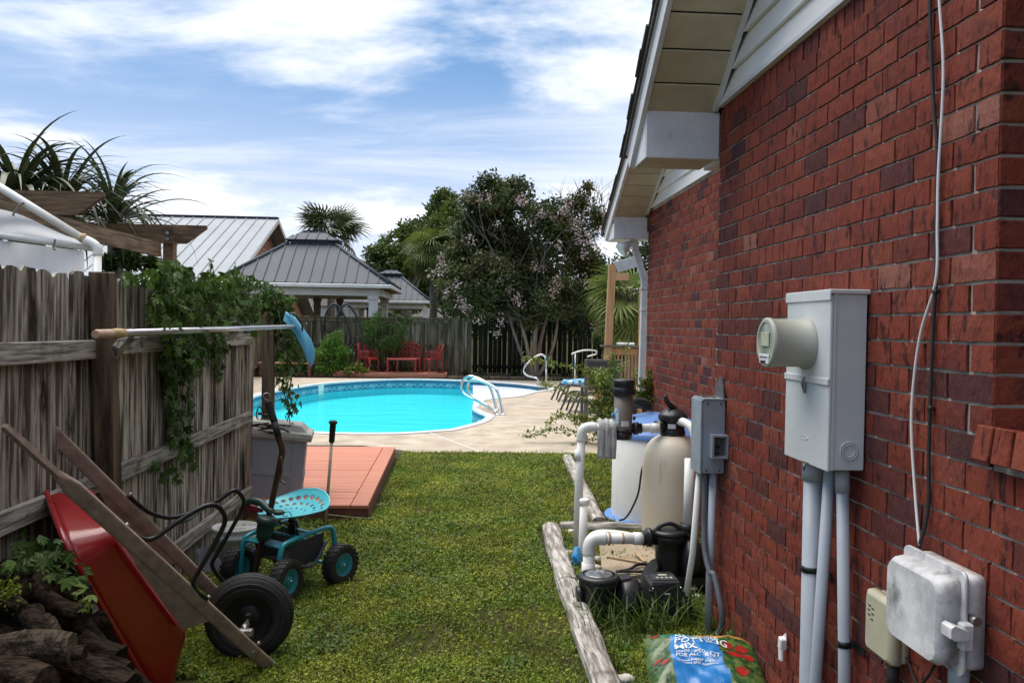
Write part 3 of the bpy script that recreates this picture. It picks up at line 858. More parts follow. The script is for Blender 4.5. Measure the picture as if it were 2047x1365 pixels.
# grey disconnect box
db = thing('disconnect_box', 'weathered grey electrical box with an open side outlet on the wall corner', 'electrical box', (1.375, 4.27, .86))
ya, yb_, z0, z1 = 4.19, 4.36, .868, 1.252
M().box((1.3145, (ya + yb_) / 2, (z0 + z1) / 2), (.119, yb_ - ya, z1 - z0), .003).build('body', K['disc_grey'], db)
M().box((1.249, (ya + yb_) / 2, (z0 + z1) / 2 - .002), (.012, yb_ - ya + .008, z1 - z0 + .004), .003).box((1.318, (ya + yb_) / 2, z1 + .004), (.13, yb_ - ya + .012, .008), .002).build('cover', K['disc_grey'], db)
ob = M()
ox0, ox1, oz0, oz1, oy = 1.29, 1.375, .955, 1.075, ya
for (cx, cz, sx, sz) in ((ox0 + .005, (oz0 + oz1) / 2, .01, oz1 - oz0), (ox1 - .005, (oz0 + oz1) / 2, .01, oz1 - oz0), ((ox0 + ox1) / 2, oz0 + .005, ox1 - ox0 - .02, .01), ((ox0 + ox1) / 2, oz1 - .005, ox1 - ox0 - .02, .01)):
    ob.box((cx, oy - .03, cz), (sx, .058, sz))
ob = ob.build('outlet_box', K['disc_grey'], db)
M().box(((ox0 + ox1) / 2, oy - .006, (oz0 + oz1) / 2), (ox1 - ox0 - .02, .01, oz1 - oz0 - .02)).build('back_plate', mat('corroded', (.16, .15, .14), (.07, .065, .06), 60, rough=.9, bump=.6, bscale=90), ob)
M().tube([((ox0 + ox1) / 2, oy - .012, 1.01), ((ox0 + ox1) / 2, oy - .022, 1.01)], .009, 10).ball(((ox0 + ox1) / 2, oy - .014, 1.055), .006, 6).ball(((ox0 + ox1) / 2, oy - .014, .975), .006, 6).build('screw', K['black_metal'], ob)
sc = M()
for (x, z) in ((1.28, z1 - .02), (1.35, z1 - .02), (1.28, z0 + .015), (1.35, z0 + .015)): sc.ball((x, ya - .001, z), .005, 6)
sc.build('screw', K['black_metal'], db)
M().prism([(1.368, 4.18, 1.24), (1.368, 4.30, 1.24), (1.368, 4.33, 1.30), (1.368, 4.25, 1.375), (1.368, 4.20, 1.32)], (-.008, 0, 0)).build('back_board', mat('slate', (.12, .125, .135), (.08, .082, .09), 14, rough=.8), db)
db2 = M()
for i in range(9):
    db2.box((1.27 + random.random() * .08, 4.22 + random.random() * .11, z1 + .012), (.03, .012, .004), 0, Matrix.Rotation(random.random() * 3, 3, 'Z'))
db2.build('dead_leaves', mat('dead_leaf', (.13, .06, .03), (.2, .11, .05), 30, rough=.9), label='dry brown leaves lying on top of the grey electrical box', cat='leaves', kind='stuff')
conduit2 = thing('conduit_pipe', 'pale grey conduit running from the disconnect box into the ground', 'conduit', (1.33, 4.2, 0))
M().tube([(1.33, 4.235, .87), (1.325, 4.25, -.05)], .021, 14).build('pipe', K['grey_pvc'], conduit2)
conduit3 = thing('conduit_pipe', 'white conduit behind the grey hose under the disconnect box', 'conduit', (1.29, 4.34, 0))
M().tube([(1.285, 4.33, .87), (1.265, 4.36, .4), (1.25, 4.5, -.05)], .017, 12).build('pipe', K['white_pvc'], conduit3)
hz = spline([(1.295, 4.26, .87), (1.293, 4.25, .60), (1.29, 4.22, .46), (1.30, 4.16, .36), WX(1428, 1150, 1.315), WX(1441, 1210, 1.33), WX(1444, 1245, 1.34), WX(1436, 1268, 1.33)], 8)
hs = thing('flexible_conduit', 'grey flexible cable hose curving from the disconnect box to the soil', 'hose', (1.33, 4.2, 0))
M().tube(hz, [.0145 + .0012 * (i % 2) for i in range(len(hz))], 10).build('hose', mat('hose_grey', (.10, .115, .13), (.13, .145, .16), 9, rough=.5), hs)
M().tube([hz[-2], hz[-1]], .018, 10).build('hose_fitting', K['aluminium'], hs)
# ================================================================== ground, pool and decks
def flat(name, outer, holes, z, mt, th=0.0, parent=None, **kw):
    loops = [[Vector((x, y, 0)) for x, y in outer]] + [[Vector((x, y, 0)) for x, y in h] for h in holes]
    allv = [p for l in loops for p in l]
    tri = tessellate_polygon(loops)
    v = [(p.x, p.y, z) for p in allv]
    f = []
    for t in tri:
        a, b, c = (allv[i] for i in t)
        f.append(tuple(t) if (b - a).cross(c - a).z > 0 else tuple(reversed(t)))
    mm = M(); mm.add(v, f)
    if th:
        o = 0
        for l in loops:
            n = len(l)
            for i in range(n):
                a, b = l[i], l[(i + 1) % n]
                mm.add([(a.x, a.y, z), (b.x, b.y, z), (b.x, b.y, z - th), (a.x, a.y, z - th)], [(0, 1, 2, 3)])
    return mm.build(name, mt, parent, **kw)


# pool outline (inner edge of the coping), read off the photo, hidden left part closed as an oval
pl_px = [(899, 861), (935, 852), (958, 845), (974, 835), (968, 829), (955, 824), (946, 817), (950, 808), (966, 800), (1000, 796.5), (1033, 793), (1065, 785), (1104, 777), (1060, 770), (1017, 766), (960, 762.5), (921, 761), (850, 759), (780, 759), (700, 763), (640, 768), (575, 778), (515, 791)]
pool = [G(x, y) for x, y in pl_px]
pool = [(p.x, p.y) for p in pool] + [(-4.35, 17.0), (-4.3, 15.3), (-3.85, 13.6), (-3.0, 12.55), (-2.0, 12.12), (-1.2, 12.08), (-.75, 12.2)]
pool = [(p.x, p.y) for p in spline([(x, y, 0) for x, y in pool + pool[:1]], 4)[:-1]]


def offset(poly, d):
    n = len(poly); o = []
    for i in range(n):
        a, b = Vector(poly[i - 1]), Vector(poly[(i + 1) % n])
        t = (b - a).normalized(); o.append((poly[i][0] + t.y * d, poly[i][1] - t.x * d))
    return o


area = sum(pool[i][0] * pool[(i + 1) % len(pool)][1] - pool[(i + 1) % len(pool)][0] * pool[i][1] for i in range(len(pool)))
sgn = 1 if area > 0 else -1
BIG = 420
flat('ground', [(-BIG, -60), (BIG, -60), (BIG, 900), (-BIG, 900)], [offset(pool, .3 * sgn)], -.03, K['soil'], kind='structure')
# uneven lawn bed
def lawn_z(x, y):
    return .012 * noise.noise((x * .9, y * .9, 0)) + .010 * noise.noise((x * 3.1, y * 3.1, 5)) - .004


lb = M(); lb.grid(lambda a, b: (-2.6 + a * 4.66, 1.2 + b * 9.13, lawn_z(-2.6 + a * 4.66, 1.2 + b * 9.13)), 60, 110)
lb.build('lawn', K['soil'], kind='structure')
deck_out = [(-9, 10.9), (-1.3, 10.90), (-.80, 10.55), (-.6, 10.36), (1.55, 10.34), (9.0, 10.34), (9.0, 24.3), (4.2, 24.4), (1.8, 24.2), (-.5, 24.35), (-2.6, 24.3), (-4.6, 24.3), (-9, 24.3)]
flat('pool_deck', deck_out, [offset(pool, .12 * sgn)], .012, K['concrete'], .25, kind='structure')
cop = offset(pool, .125 * sgn)
inn = offset(pool, -.02 * sgn)
mm = M(); n = len(pool)
prof = [(cop, .018), (cop, .026), (pool, .030), (inn, .022), (inn, -.03), (pool, -.05)]
v = [(q[i][0], q[i][1], z) for q, z in prof for i in range(n)]
f = [(a * n + i, a * n + (i + 1) % n, (a + 1) * n + (i + 1) % n, (a + 1) * n + i) for a in range(len(prof) - 1) for i in range(n)]
mm.add(v, f, True).build('pool_coping', K['white_trim'], kind='structure')
# joints in the concrete
for a, b in ((G(1000, 808), G(1210, 813)), (G(985, 836), G(1230, 843)), (G(860, 868), G(960, 905))):
    M().bar(a + Vector((0, 0, .0165)), b + Vector((0, 0, .0165)), .02, .006).build('expansion_joint', K['white_pvc'], kind='structure')

# pool shell: vinyl wall with a printed tile band, ledge, floor
def pool_wall_mat():
    mt = bpy.data.materials.new('pool_liner'); mt.use_nodes = True
    t = mt.node_tree; nn, ll = t.nodes.new, t.links.new; bs = t.nodes['Principled BSDF']
    tcn = nn('ShaderNodeUVMap'); sx = nn('ShaderNodeSeparateXYZ'); ll(tcn.outputs[0], sx.inputs[0])

    def mth(op, a, b=0.0):
        q = nn('ShaderNodeMath'); q.operation = op
        for i, v_ in enumerate((a, b)):
            if isinstance(v_, (int, float)): q.inputs[i].default_value = v_
            else: ll(v_, q.inputs[i])
        return q.outputs[0]

    def mx(fac, a, b):
        q = nn('ShaderNodeMix'); q.data_type = 'RGBA'; ll(fac, q.inputs['Factor'])
        for s_, c in ((q.inputs[6], a), (q.inputs[7], b)):
            if isinstance(c, tuple): s_.default_value = (*c, 1)
            else: ll(c, s_)
        return q.outputs[2]
    u, vv = sx.outputs[0], sx.outputs[1]
    # scroll motif: rings that repeat every 0.6 m along the wall
    fu = mth('SUBTRACT', mth('FRACT', mth('DIVIDE', u, .6)), .5)
    fu2 = mth('MULTIPLY', fu, .6)
    dv = mth('SUBTRACT', vv, .145)
    dist = mth('SQRT', mth('ADD', mth('POWER', fu2, 2.0), mth('MULTIPLY', mth('POWER', dv, 2.0), 2.0)))
    ring = mth('LESS_THAN', mth('ABSOLUTE', mth('SUBTRACT', dist, .062)), .017)
    wave = mth('LESS_THAN', mth('ABSOLUTE', mth('SUBTRACT', dv, mth('MULTIPLY', mth('SINE', mth('MULTIPLY', u, 31.4)), .035))), .015)
    scroll = mth('MINIMUM', mth('ADD', ring, wave), 1.0)
    grid_ = mth('LESS_THAN', mth('FRACT', mth('DIVIDE', u, .15)), .06)
    n1 = nn('ShaderNodeTexNoise'); n1.inputs['Scale'].default_value = 30
    tile = mx(n1.outputs[0], (.02, .15, .25), (.05, .29, .42))
    tile = mx(grid_, tile, (.015, .11, .19))
    tile = mx(mth('MULTIPLY', scroll, .8), tile, (.40, .58, .62))
    top = mth('LESS_THAN', vv, .055)
    tile = mx(top, tile, (.02, .12, .22))
    inband = mth('LESS_THAN', vv, .225)
    n2 = nn('ShaderNodeTexNoise'); n2.inputs['Scale'].default_value = 4; n2.inputs['Detail'].default_value = 6
    body = mx(n2.outputs[0], (.012, .62, .70), (.06, .74, .80))
    ll(mx(inband, body, tile), bs.inputs['Base Color'])
    bs.inputs['Roughness'].default_value = .5
    return mt


K['liner'] = pool_wall_mat()
rad = [(inn, 0.0, -.02), (inn, .0, -.95), (offset(pool, -.55 * sgn), 1.0, -1.10), (offset(pool, -1.5 * sgn), 2.0, -1.5)]
n = len(pool)
plen = [0.0]
for i in range(n): plen.append(plen[-1] + (Vector(pool[(i + 1) % n]) - Vector(pool[i])).length)
me = bpy.data.meshes.new('pool_shell')
vs_, fs_, uv_ = [], [], []
for i in range(n):
    j = (i + 1) % n
    o = len(vs_)
    a, b = inn[i], inn[j]
    vs_ += [(a[0], a[1], -.02), (b[0], b[1], -.02), (b[0], b[1], -1.0), (a[0], a[1], -1.0)]
    fs_.append((o, o + 1, o + 2, o + 3)); uv_ += [(plen[i], 0), (plen[i + 1], 0), (plen[i + 1], .98), (plen[i], .98)]
loops = [[Vector((x, y, 0)) for x, y in inn]]
tri = tessellate_polygon(loops); o = len(vs_)
vs_ += [(x, y, -.42) for x, y in inn]
for t in tri:
    fs_.append(tuple(q + o for q in t)); uv_ += [(vs_[q + o][0], 2.0) for q in t]
me.from_pydata(vs_, [], fs_)
ul = me.uv_layers.new(name='UVMap')
ul.data.foreach_set('uv', np.array(uv_, dtype=np.float32).ravel())
me.materials.append(K['liner']); me.update()
link('pool_shell', me, kind='structure')
# white moulded step section in the back right corner
st_px = [(948, 806), (966, 799.5), (1000, 796), (1033, 792.5), (1065, 785), (1100, 777.5), (1060, 770.5), (1017, 766.5), (960, 763.2), (945, 762.8)]
stp = [G(x, y) for x, y in st_px]
flat('pool_steps', [(p.x, p.y) for p in stp], [], -.10, mat('step_white', (.72, .76, .84), (.66, .71, .80), 3, rough=.4), .5, kind='structure')
# skimmer mouth
sk = thing('pool_skimmer', 'white square skimmer mouth in the far pool wall', 'skimmer', (-3.8, 21.3, -.2))
qa = DY(645, 783, 19.95)
mm = M()
for (dx, dz, sx, sz) in ((-.125, 0, .03, .30), (.125, 0, .03, .30), (0, .135, .28, .03), (0, -.135, .28, .03)):
    mm.box((dx, 0, dz), (sx, .03, sz), .004)
skf = mm
# place on the wall: nearest outline point to the sight line
best = min(range(n), key=lambda i: abs(PJ((inn[i][0], inn[i][1], -.15))[0] - 645) + (0 if inn[i][1] > 17 else 999))
bp = Vector((inn[best][0], inn[best][1], -.145)); nx = Vector((inn[(best + 1) % n][0] - inn[best - 1][0], inn[(best + 1) % n][1] - inn[best - 1][1], 0)).normalized()
ang = math.atan2(nx.y, nx.x)
sk.location = bp; sk.rotation_euler = (0, 0, ang)
skf.build('skimmer_frame', K['white_trim'], sk, local=True)
M().box((0, .0, 0), (.22, .012, .24)).build('skimmer_weir', K['white_pvc'], sk, local=True)


# water: clear sheet that tints what is below and mirrors the sky
def water_mat():
    mt = bpy.data.materials.new('pool_water'); mt.use_nodes = True
    t = mt.node_tree; nn, ll = t.nodes.new, t.links.new
    t.nodes.remove(t.nodes['Principled BSDF'])
    tr = nn('ShaderNodeBsdfTransparent'); tr.inputs[0].default_value = (.72, .95, .98, 1)
    gl = nn('ShaderNodeBsdfGlossy'); gl.inputs['Roughness'].default_value = .03
    fr = nn('ShaderNodeFresnel'); fr.inputs['IOR'].default_value = 1.33
    p = nn('ShaderNodeNewGeometry')
    a = nn('ShaderNodeVectorMath'); a.operation = 'MULTIPLY'; ll(p.outputs['Position'], a.inputs[0]); a.inputs[1].default_value = (.55, 1.5, 1)
    nz = nn('ShaderNodeTexNoise'); ll(a.outputs[0], nz.inputs['Vector']); nz.inputs['Scale'].default_value = 1.7; nz.inputs['Detail'].default_value = 5
    bp_ = nn('ShaderNodeBump'); bp_.inputs['Strength'].default_value = 1.0; bp_.inputs['Distance'].default_value = .05
    ll(nz.outputs[0], bp_.inputs['Height']); ll(bp_.outputs[0], gl.inputs['Normal']); ll(bp_.outputs[0], fr.inputs['Normal'])
    sc_ = nn('ShaderNodeMath'); sc_.operation = 'MULTIPLY'; ll(fr.outputs[0], sc_.inputs[0]); sc_.inputs[1].default_value = .42
    ms = nn('ShaderNodeMixShader'); ll(sc_.outputs[0], ms.inputs[0]); ll(tr.outputs[0], ms.inputs[1]); ll(gl.outputs[0], ms.inputs[2])
    ll(ms.outputs[0], t.nodes['Material Output'].inputs[0])
    return mt


K['water'] = water_mat()
flat('pool_water', inn, [], -.175, K['water'], kind='structure')

# red wooden platform in front of the pool
rd = thing('wood_platform', 'low red painted wooden platform between the lawn and the pool', 'platform', (-1.4, 9, 0))
dz = .135
pc = G(735, 1010, dz); X1 = pc.x; Y0 = pc.y; Y1 = G(790, 893, dz).y
bw_ = .14
X1b = G(790, 893, dz).x
npl = int((Y1 - Y0 - .0) / .133)
pw = (Y1 - Y0) / npl
XL = -2.45
for i in range(npl):
    ya, yb = Y0 + i * pw + .003, Y0 + (i + 1) * pw - .003
    xa = X1 + (X1b - X1) * ((ya + yb) / 2 - Y0) / (Y1 - Y0) - bw_ - .006
    M().box(((XL + xa) / 2, (ya + yb) / 2, dz - .014 + random.uniform(-.0015, .0015)), (xa - XL, yb - ya, .028), .003, jit=.0006).build('plank', K['red_deck'], rd)
M().bar((X1 - bw_ / 2, Y0, dz - .013), (X1b - bw_ / 2, Y1, dz - .013), bw_, .028, (0, 0, 1), .003).build('border_plank', K['red_deck'], rd)
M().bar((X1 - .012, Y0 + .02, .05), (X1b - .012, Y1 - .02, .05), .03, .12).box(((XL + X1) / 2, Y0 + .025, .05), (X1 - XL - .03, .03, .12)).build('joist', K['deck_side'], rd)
# ================================================================== left side: fence and everything along it
FXP = -1.76                                          # face of the fence boards
fence = thing('wood_fence', 'weathered grey dog-eared board fence along the left edge of the yard', 'fence', (FXP, 4.5, 0))
y = 1.6
while y < 6.92:
    bwid = random.uniform(.122, .138)
    top = 1.835 + random.uniform(-.018, .014) - (.02 if y > 5 else 0)
    cut = random.uniform(.016, .03); x0 = FXP + random.uniform(-.004, .004)
    poly = [(x0, y, -.06), (x0, y + bwid, -.06), (x0, y + bwid + random.uniform(-.003, .003), top - cut * 1.3), (x0, y + bwid - cut, top - random.uniform(0, .01)), (x0, y + bwid * .5, top - random.uniform(-.002, .006)), (x0, y + cut, top - random.uniform(0, .006)), (x0, y + random.uniform(-.003, .003), top - cut)]
    o = M().prism(poly, (-.017, 0, 0)).build('board', K['weathered'], fence)
    o.rotation_euler = (R(random.uniform(-.25, .25)), R(random.uniform(-.3, .3)), 0)
    y += bwid + random.uniform(.002, .009)
RX = FXP + .022
for (zc, lst) in ((1.49, ((1.6, 4.0), (4.12, 6.85))), (.845, ((1.6, 4.05), (4.16, 6.88))), (.22, ((1.6, 4.07), (4.17, 6.88)))):
    for a, b in lst:
        M().bar((RX + .002, a, zc + random.uniform(-.01, .01)), (RX, b, zc + random.uniform(-.012, .0)), .036, .088, (0, 0, 1), .004, jit=.002).build('rail', K['rail_wood'], fence)
M().bar((FXP + .055, 3.985, 1.845), (FXP + .075, 4.11, -.1), .094, .094, (1, 0, 0), .006, jit=.003).build('post', K['post_wood'], fence)
M().bar(WX(228, 705, -1.62), WX(262, 668, -1.58), .036, .088, (0, 1, .2), .004, jit=.002).build('bracket', K['rail_wood'], fence, label='scrap of board nailed on as a bracket')
gp = thing('gate_post', 'dark square gate post standing just past the end of the board fence', 'post', (-1.74, 7.3, 0))
M().box((DY(537, 700, 7.3).x, 7.3, .83), (.098, .098, 1.7), .006, jit=.003).build('post', K['post_wood'], gp)
M().tube([DY(516, 826, 7.22), DY(536, 830, 7.22), DY(548, 828, 7.22)], .012, 8).tube(spline([DY(512, 828, 7.2), DY(518, 812, 7.2), DY(527, 828, 7.2), DY(517, 842, 7.2), DY(512, 828, 7.2)], 5), .006, 6).build('latch', K['black_metal'], gp)
M().box(DY(539, 852, 7.22), (.09, .06, .05), .01).build('hinge_block', K['black_metal'], gp)

# telescopic pole with its blue net, resting on the fence brackets
pA, pB = WX(190, 668, -1.57), DY(590, 652.5, 6.95)
pole = thing('leaf_skimmer', 'long aluminium pool pole with a blue leaf net bag laid along the fence', 'pool net', pA)
dv = (pB - pA).normalized()
M().tube([pA + dv * .18, pB], .0165, 14).build('pole', K['aluminium'], pole)
M().tube([pA, pA + dv * .015, pA + dv * .14, pA + dv * .15], [.017, .0205, .0205, .018], 14).build('grip', mat('grip_tan', (.52, .36, .26), (.42, .28, .19), 20, rough=.6), pole)
M().tube([pA + dv * .15, pA + dv * .19, pA + dv * .22, pA + dv * .27], [.019, .0235, .0235, .019], 14).build('collar', mat('collar_yellow', (.48, .36, .16), (.36, .25, .1), 30, rough=.6), pole)
nb = [(571, 622), (590, 634), (606, 655), (622, 678), (630, 700), (628, 722), (623, 733)]
nl = [(566, 640), (578, 652), (592, 672), (602, 690), (609, 707), (614, 722), (619, 731)]
def netf(a, b):
    i = min(int(b * 6), 5); t = b * 6 - i
    p = Vector(nb[i]) * (1 - t) + Vector(nb[i + 1]) * t; q = Vector(nl[i]) * (1 - t) + Vector(nl[i + 1]) * t
    an = a * 2 * PI
    c = (p + q) / 2; h = (p - q) / 2
    xy = c + h * math.cos(an)
    return DY(xy.x, xy.y, 6.95 + math.sin(an) * .05 * (1 - b * .7) + .012 * math.sin(9 * b + 3 * an))
M().grid(netf, 20, 18).build('net_bag', K['net_blue'], pole)
M().tube(spline([pB, DY(575, 630, 6.95), DY(590, 628, 6.9), DY(604, 650, 6.9), DY(600, 668, 6.95), pB], 6), .008, 8).build('net_hoop', K['black_plastic'], pole)

# ------------------------------------------------------------------ wheelbarrow standing on its nose
C0 = Vector((-1.71, 3.225, 1.26)); E0 = Vector((-.955, 4.08, -.005)); LD = (E0 - C0).length
d = (E0 - C0) / LD
s_ = Vector((-.15, .36, 0)); s_ = (s_ - d * s_.dot(d)).normalized()
nn_ = d.cross(s_).normalized()
if nn_.x < 0: nn_ = -nn_
W_ = lambda t, a, b: C0 + d * t + s_ * a + nn_ * b       # along the handles, across (far +), away from the tray
bbot = lambda t: -.035 - .16 * (t - .56)             # the tray bottom slopes away from the handles
brim = lambda t: -.16 - .26 * (t - .43)


def HPL(x, y, a):
    """point on the plane of one handle"""
    dr_ = ray(x, y); return EYE + dr_ * ((C0 + s_ * a - EYE).dot(s_) / dr_.dot(s_))


wb = thing('wheelbarrow', 'red wheelbarrow with wooden handles tipped up on its nose against the fence', 'wheelbarrow', (-1.0, 4.05, 0))
for sg in (-1, 1):
    g0, g1 = (.40, .265)[0] * sg if sg > 0 else -.33, .265 if sg > 0 else -.195                    # handles converge towards the wheel
    ac = lambda t: g0 + (g1 - g0) * t / LD
    hd = M()
    rings = []
    for t, hw, hh, rd in ((-.04 - .05 * (sg < 0), .011, .011, 1), (-.03 - .05 * (sg < 0), .0155, .0155, 1), (.05, .017, .017, 1), (.17, .016, .016, 1), (.215, .020, .023, .5), (.26, .020, .031, .12), (.8, .020, .031, .08), (LD - .01, .020, .027, .08), (LD, .018, .025, .08)):
        ring = []
        for k in range(16):
            an = 2 * PI * (k + .5) / 16; cx, cy = math.cos(an), math.sin(an)
            p = 2 / (1 + (1 - rd) * 4)
            ring.append(W_(t, ac(t) + hw * math.copysign(abs(cx) ** p, cx), hh * math.copysign(abs(cy) ** p, cy)))
        rings.append(ring)
    hd.loft(rings, True, False).build('handle', K['handle_wood'], wb)
    # wedge between handle and tray
    tp = [W_(.60, ac(.66), -.028), W_(1.16, ac(1.16), -.028), W_(1.10, ac(1.10), bbot(1.10) + .004), W_(.70, ac(.7), bbot(.7) + .004)]
    M().prism([p - s_ * .017 for p in tp], s_ * .034).build('wedge', K['handle_wood'], wb)
    # black tubular leg, a bent loop standing off the handle
    lpx = ((250, 1052), (262, 1064), (285, 1077), (310, 1074), (350, 1046), (395, 1018), (422, 1009), (440, 1016), (450, 1040), (432, 1080), (392, 1150), (386, 1166), (395, 1184), (414, 1196)) if sg < 0 else \
          ((258, 990), (274, 1006), (306, 1027), (352, 1033), (430, 1003), (464, 981), (478, 985), (487, 1008), (462, 1058), (428, 1116), (424, 1130), (434, 1148), (455, 1170))
    lg = [HPL(x_, y_, ac(.9)) for x_, y_ in lpx]
    M().tube(spline(lg, 5), .0105, 10).build('leg', K['black_metal'], wb)
    bl = M()
    for q in (lg[0], lg[-1]): bl.tube([q - nn_ * .01, q + nn_ * .016], .009, 8)
    bl.tube([W_(1.47, ac(1.47), .03), W_(1.47, ac(1.47), .048)], .009, 8)
    bl.tube([W_(1.47, ac(1.47) - .03, .0), W_(1.47, ac(1.47) + .03, .0)], .008, 8)
    bl.build('bolt', K['bare_metal'], wb)
M().tube(spline([HPL(352, 1044, -.25), HPL(375, 1038, -.1), HPL(390, 1028, .1), HPL(408, 1014, .25)], 5), .009, 8).build('cross_brace', K['black_metal'], wb)
# tray: lofted from the flat bottom to the rolled rim
def tring(t0, t1, w0, w1, b, rr, n=7):
    o = []
    cs = ((t1, w1, 0), (t0, w0, 1), (t0, -w0, 2), (t1, -w1, 3))
    for (t, a, q) in cs:
        r_ = min(rr, abs(a) * .95)
        tc_ = t - r_ if q in (0, 3) else t + r_
        ac_ = a - r_ if a > 0 else a + r_
        for i in range(n + 1):
            an = (q + i / n) * PI / 2
            tt = tc_ + r_ * math.cos(an)
            o.append(W_(tt, ac_ + r_ * math.sin(an), bbot(tt) * (1 - b) + brim(tt) * b))
    return o


def tray_ring(k, out=0.0):
    # k 0 at the bottom, 1 at the rim
    return tring(.54 - .11 * k - out, 1.18 + .24 * k + out, .235 + .065 * k + out, .215 + .08 * k + out, k, .06 + .08 * k + out)


tray = M()
outer = [tray_ring(0, -.03), tray_ring(.0), tray_ring(.05, .006)] + [tray_ring(k) for k in (.2, .4, .6, .8, 1.0)]
inner = [tray_ring(k, -.006) for k in (1.0, .6, .2, .02)] + [tray_ring(.02, -.05)]
tray.loft(outer + inner, True, True).build('tray', K['red_paint'], wb)
rim = M().tube(tray_ring(1.0, .006), .012, 8, True).build('tray_rim', K['red_paint'], wb)
# wheel
ax0, ax1 = W_(1.47, -.19, .0), W_(1.47, .19, .0)
wc_ = Vector((-1.005, 3.99, .205)); axd = (ax1 - ax0).normalized()
axd = Vector((-.12, .99, 0.02)).normalized()
tyre = [(.118, -.040), (.135, -.048), (.165, -.052), (.190, -.044), (.2025, -.024), (.205, 0), (.2025, .024), (.190, .044), (.165, .052), (.135, .048), (.118, .040)]
wh = M().lathe(tyre, wc_, axd, 44, False).build('wheel', K['black_rubber'], wb)
gr = M()
for (r_, h) in ((.206, -.012), (.206, .012), (.2015, -.030), (.174, -.0535), (.150, -.052), (.172, .0535)): gr.lathe([(r_ - .003, h - .004), (r_ + .0012, h - .002), (r_ + .0012, h + .002), (r_ - .003, h + .004)], wc_, axd, 44, False)
gr.build('tyre_rib', K['black_rubber'], wh)
M().lathe([(.120, -.038), (.112, -.040), (.100, -.020), (.055, -.012), (.05, -.03), (.026, -.034), (.026, -.06), (.0, -.06)], wc_, axd, 36, False).lathe([(.120, .038), (.1, .02), (.05, .012), (.026, .05), (.0, .05)], wc_, axd, 30, False).build('rim', K['black_metal'], wh)
M().tube([wc_ - axd * .23, wc_ + axd * .2], .0085, 10).build('axle', K['bare_metal'], wb)
M().box(wc_ - axd * .205 + Vector((.01, 0, .0)), (.07, .03, .035), .006).box(wc_ - axd * .13, (.03, .05, .03), .008).build('axle_bracket', K['bare_metal'], wb)

# ------------------------------------------------------------------ garden scoot cart
CC = Vector((-1.06, 5.08, 0)); a_ = Vector((-.6, -.8, 0)); 
cart = thing('garden_cart', 'teal rolling garden seat cart with four black wheels and a steering handle', 'garden cart', CC, math.atan2(a_.y, a_.x))
# local frame: x forward, y left (picture right is -y ... the far side), z up
def wheel_at(x, y, r_, wd, steer=0.0):
    ax_ = Vector((math.sin(-steer), math.cos(steer), 0))
    c = Vector((x, y, r_))
    t = M().lathe([(r_ * .58, -wd * .4), (r_ * .70, -wd * .5), (r_ * .90, -wd * .5), (r_ * .985, -wd * .34), (r_, 0), (r_ * .985, wd * .34), (r_ * .90, wd * .5), (r_ * .70, wd * .5), (r_ * .58, wd * .4)], c, ax_, 32, False)
    u_ = Vector((ax_.y, -ax_.x, 0))
    for k in range(22):
        an = 2 * PI * k / 22
        for h, o_ in ((-.3, 0), (.3, .14), (0, .07)):
            dr = u_ * math.cos(an + o_) + Vector((0, 0, 1)) * math.sin(an + o_)
            tg = -u_ * math.sin(an + o_) + Vector((0, 0, 1)) * math.cos(an + o_)
            t.box(c + ax_ * wd * h + dr * r_ * .985, (r_ * .07, r_ * .17, wd * .3), .0, Matrix((dr, tg, ax_)).transposed())
    wo_ = t.build('wheel', K['black_rubber'], cart, local=True)
    M().lathe([(r_ * .59, -wd * .40), (r_ * .55, -wd * .42), (r_ * .48, -wd * .15), (r_ * .24, -wd * .10), (r_ * .2, -wd * .36), (0, -wd * .38)], c, ax_, 24, False).lathe([(r_ * .59, wd * .40), (r_ * .55, wd * .42), (r_ * .48, wd * .15), (r_ * .24, wd * .10), (r_ * .2, wd * .36), (0, wd * .38)], c, ax_, 24, False).build('rim', K['teal'], wo_, local=True)
    hb = M()
    for sd in (-1, 1): hb.ball(c + ax_ * wd * .40 * sd, .009, 6)
    hb.build('hub_cap', K['steel'], wo_, local=True)


wr = .122
wheel_at(.19, .215, wr, .085, R(14)); wheel_at(.19, -.215, wr, .085, R(14)); wheel_at(-.235, .225, wr, .085); wheel_at(-.235, -.225, wr, .085)
fr = M()
for sg in (-1, 1):
    fr.tube(spline([(.205, .175 * sg, .10), (.200, .170 * sg, .24), (.185, .168 * sg, .335), (.13, .165 * sg, .375), (-.16, .165 * sg, .405), (-.225, .165 * sg, .37), (-.24, .165 * sg, .26), (-.235, .165 * sg, .11)], 5), .0165, 12)
fr.tube([(-.235, -.19, .122), (-.235, .19, .122)], .012, 10)
fr.build('frame', K['teal'], cart, local=True)
M().box((.14, 0, .345), (.10, .31, .012), .003).box((-.02, 0, .355), (.035, .31, .012), .003).box((-.13, 0, .365), (.035, .31, .012), .003).build('cross_plate', K['teal'], cart, local=True)
pl = M()
for yy in (-.06, 0.0): pl.tube([(.165, yy, .351), (.165, yy, .355)], .010, 10)
pl.build('bolt_hole', K['black_metal'], cart, local=True)
tr_ = M()
for sg in (-1, 1): tr_.prism([(.12, .15 * sg, .345), (-.16, .15 * sg, .375), (-.16, .14 * sg, .21), (-.03, .14 * sg, .18), (.10, .145 * sg, .22)], (0, .006 * sg, 0))
tr_.prism([(.10, -.14, .22), (-.03, -.14, .18), (-.03, .14, .18), (.10, .14, .22)], (0, 0, -.006)).prism([(-.03, -.14, .18), (-.16, -.14, .21), (-.16, .14, .21), (-.03, .14, .18)], (0, 0, -.006))
tr_.build('tray', mat('mesh_tray', (.03, .032, .042), (.045, .047, .058), 90, rough=.6), cart, local=True)
tg_ = M()
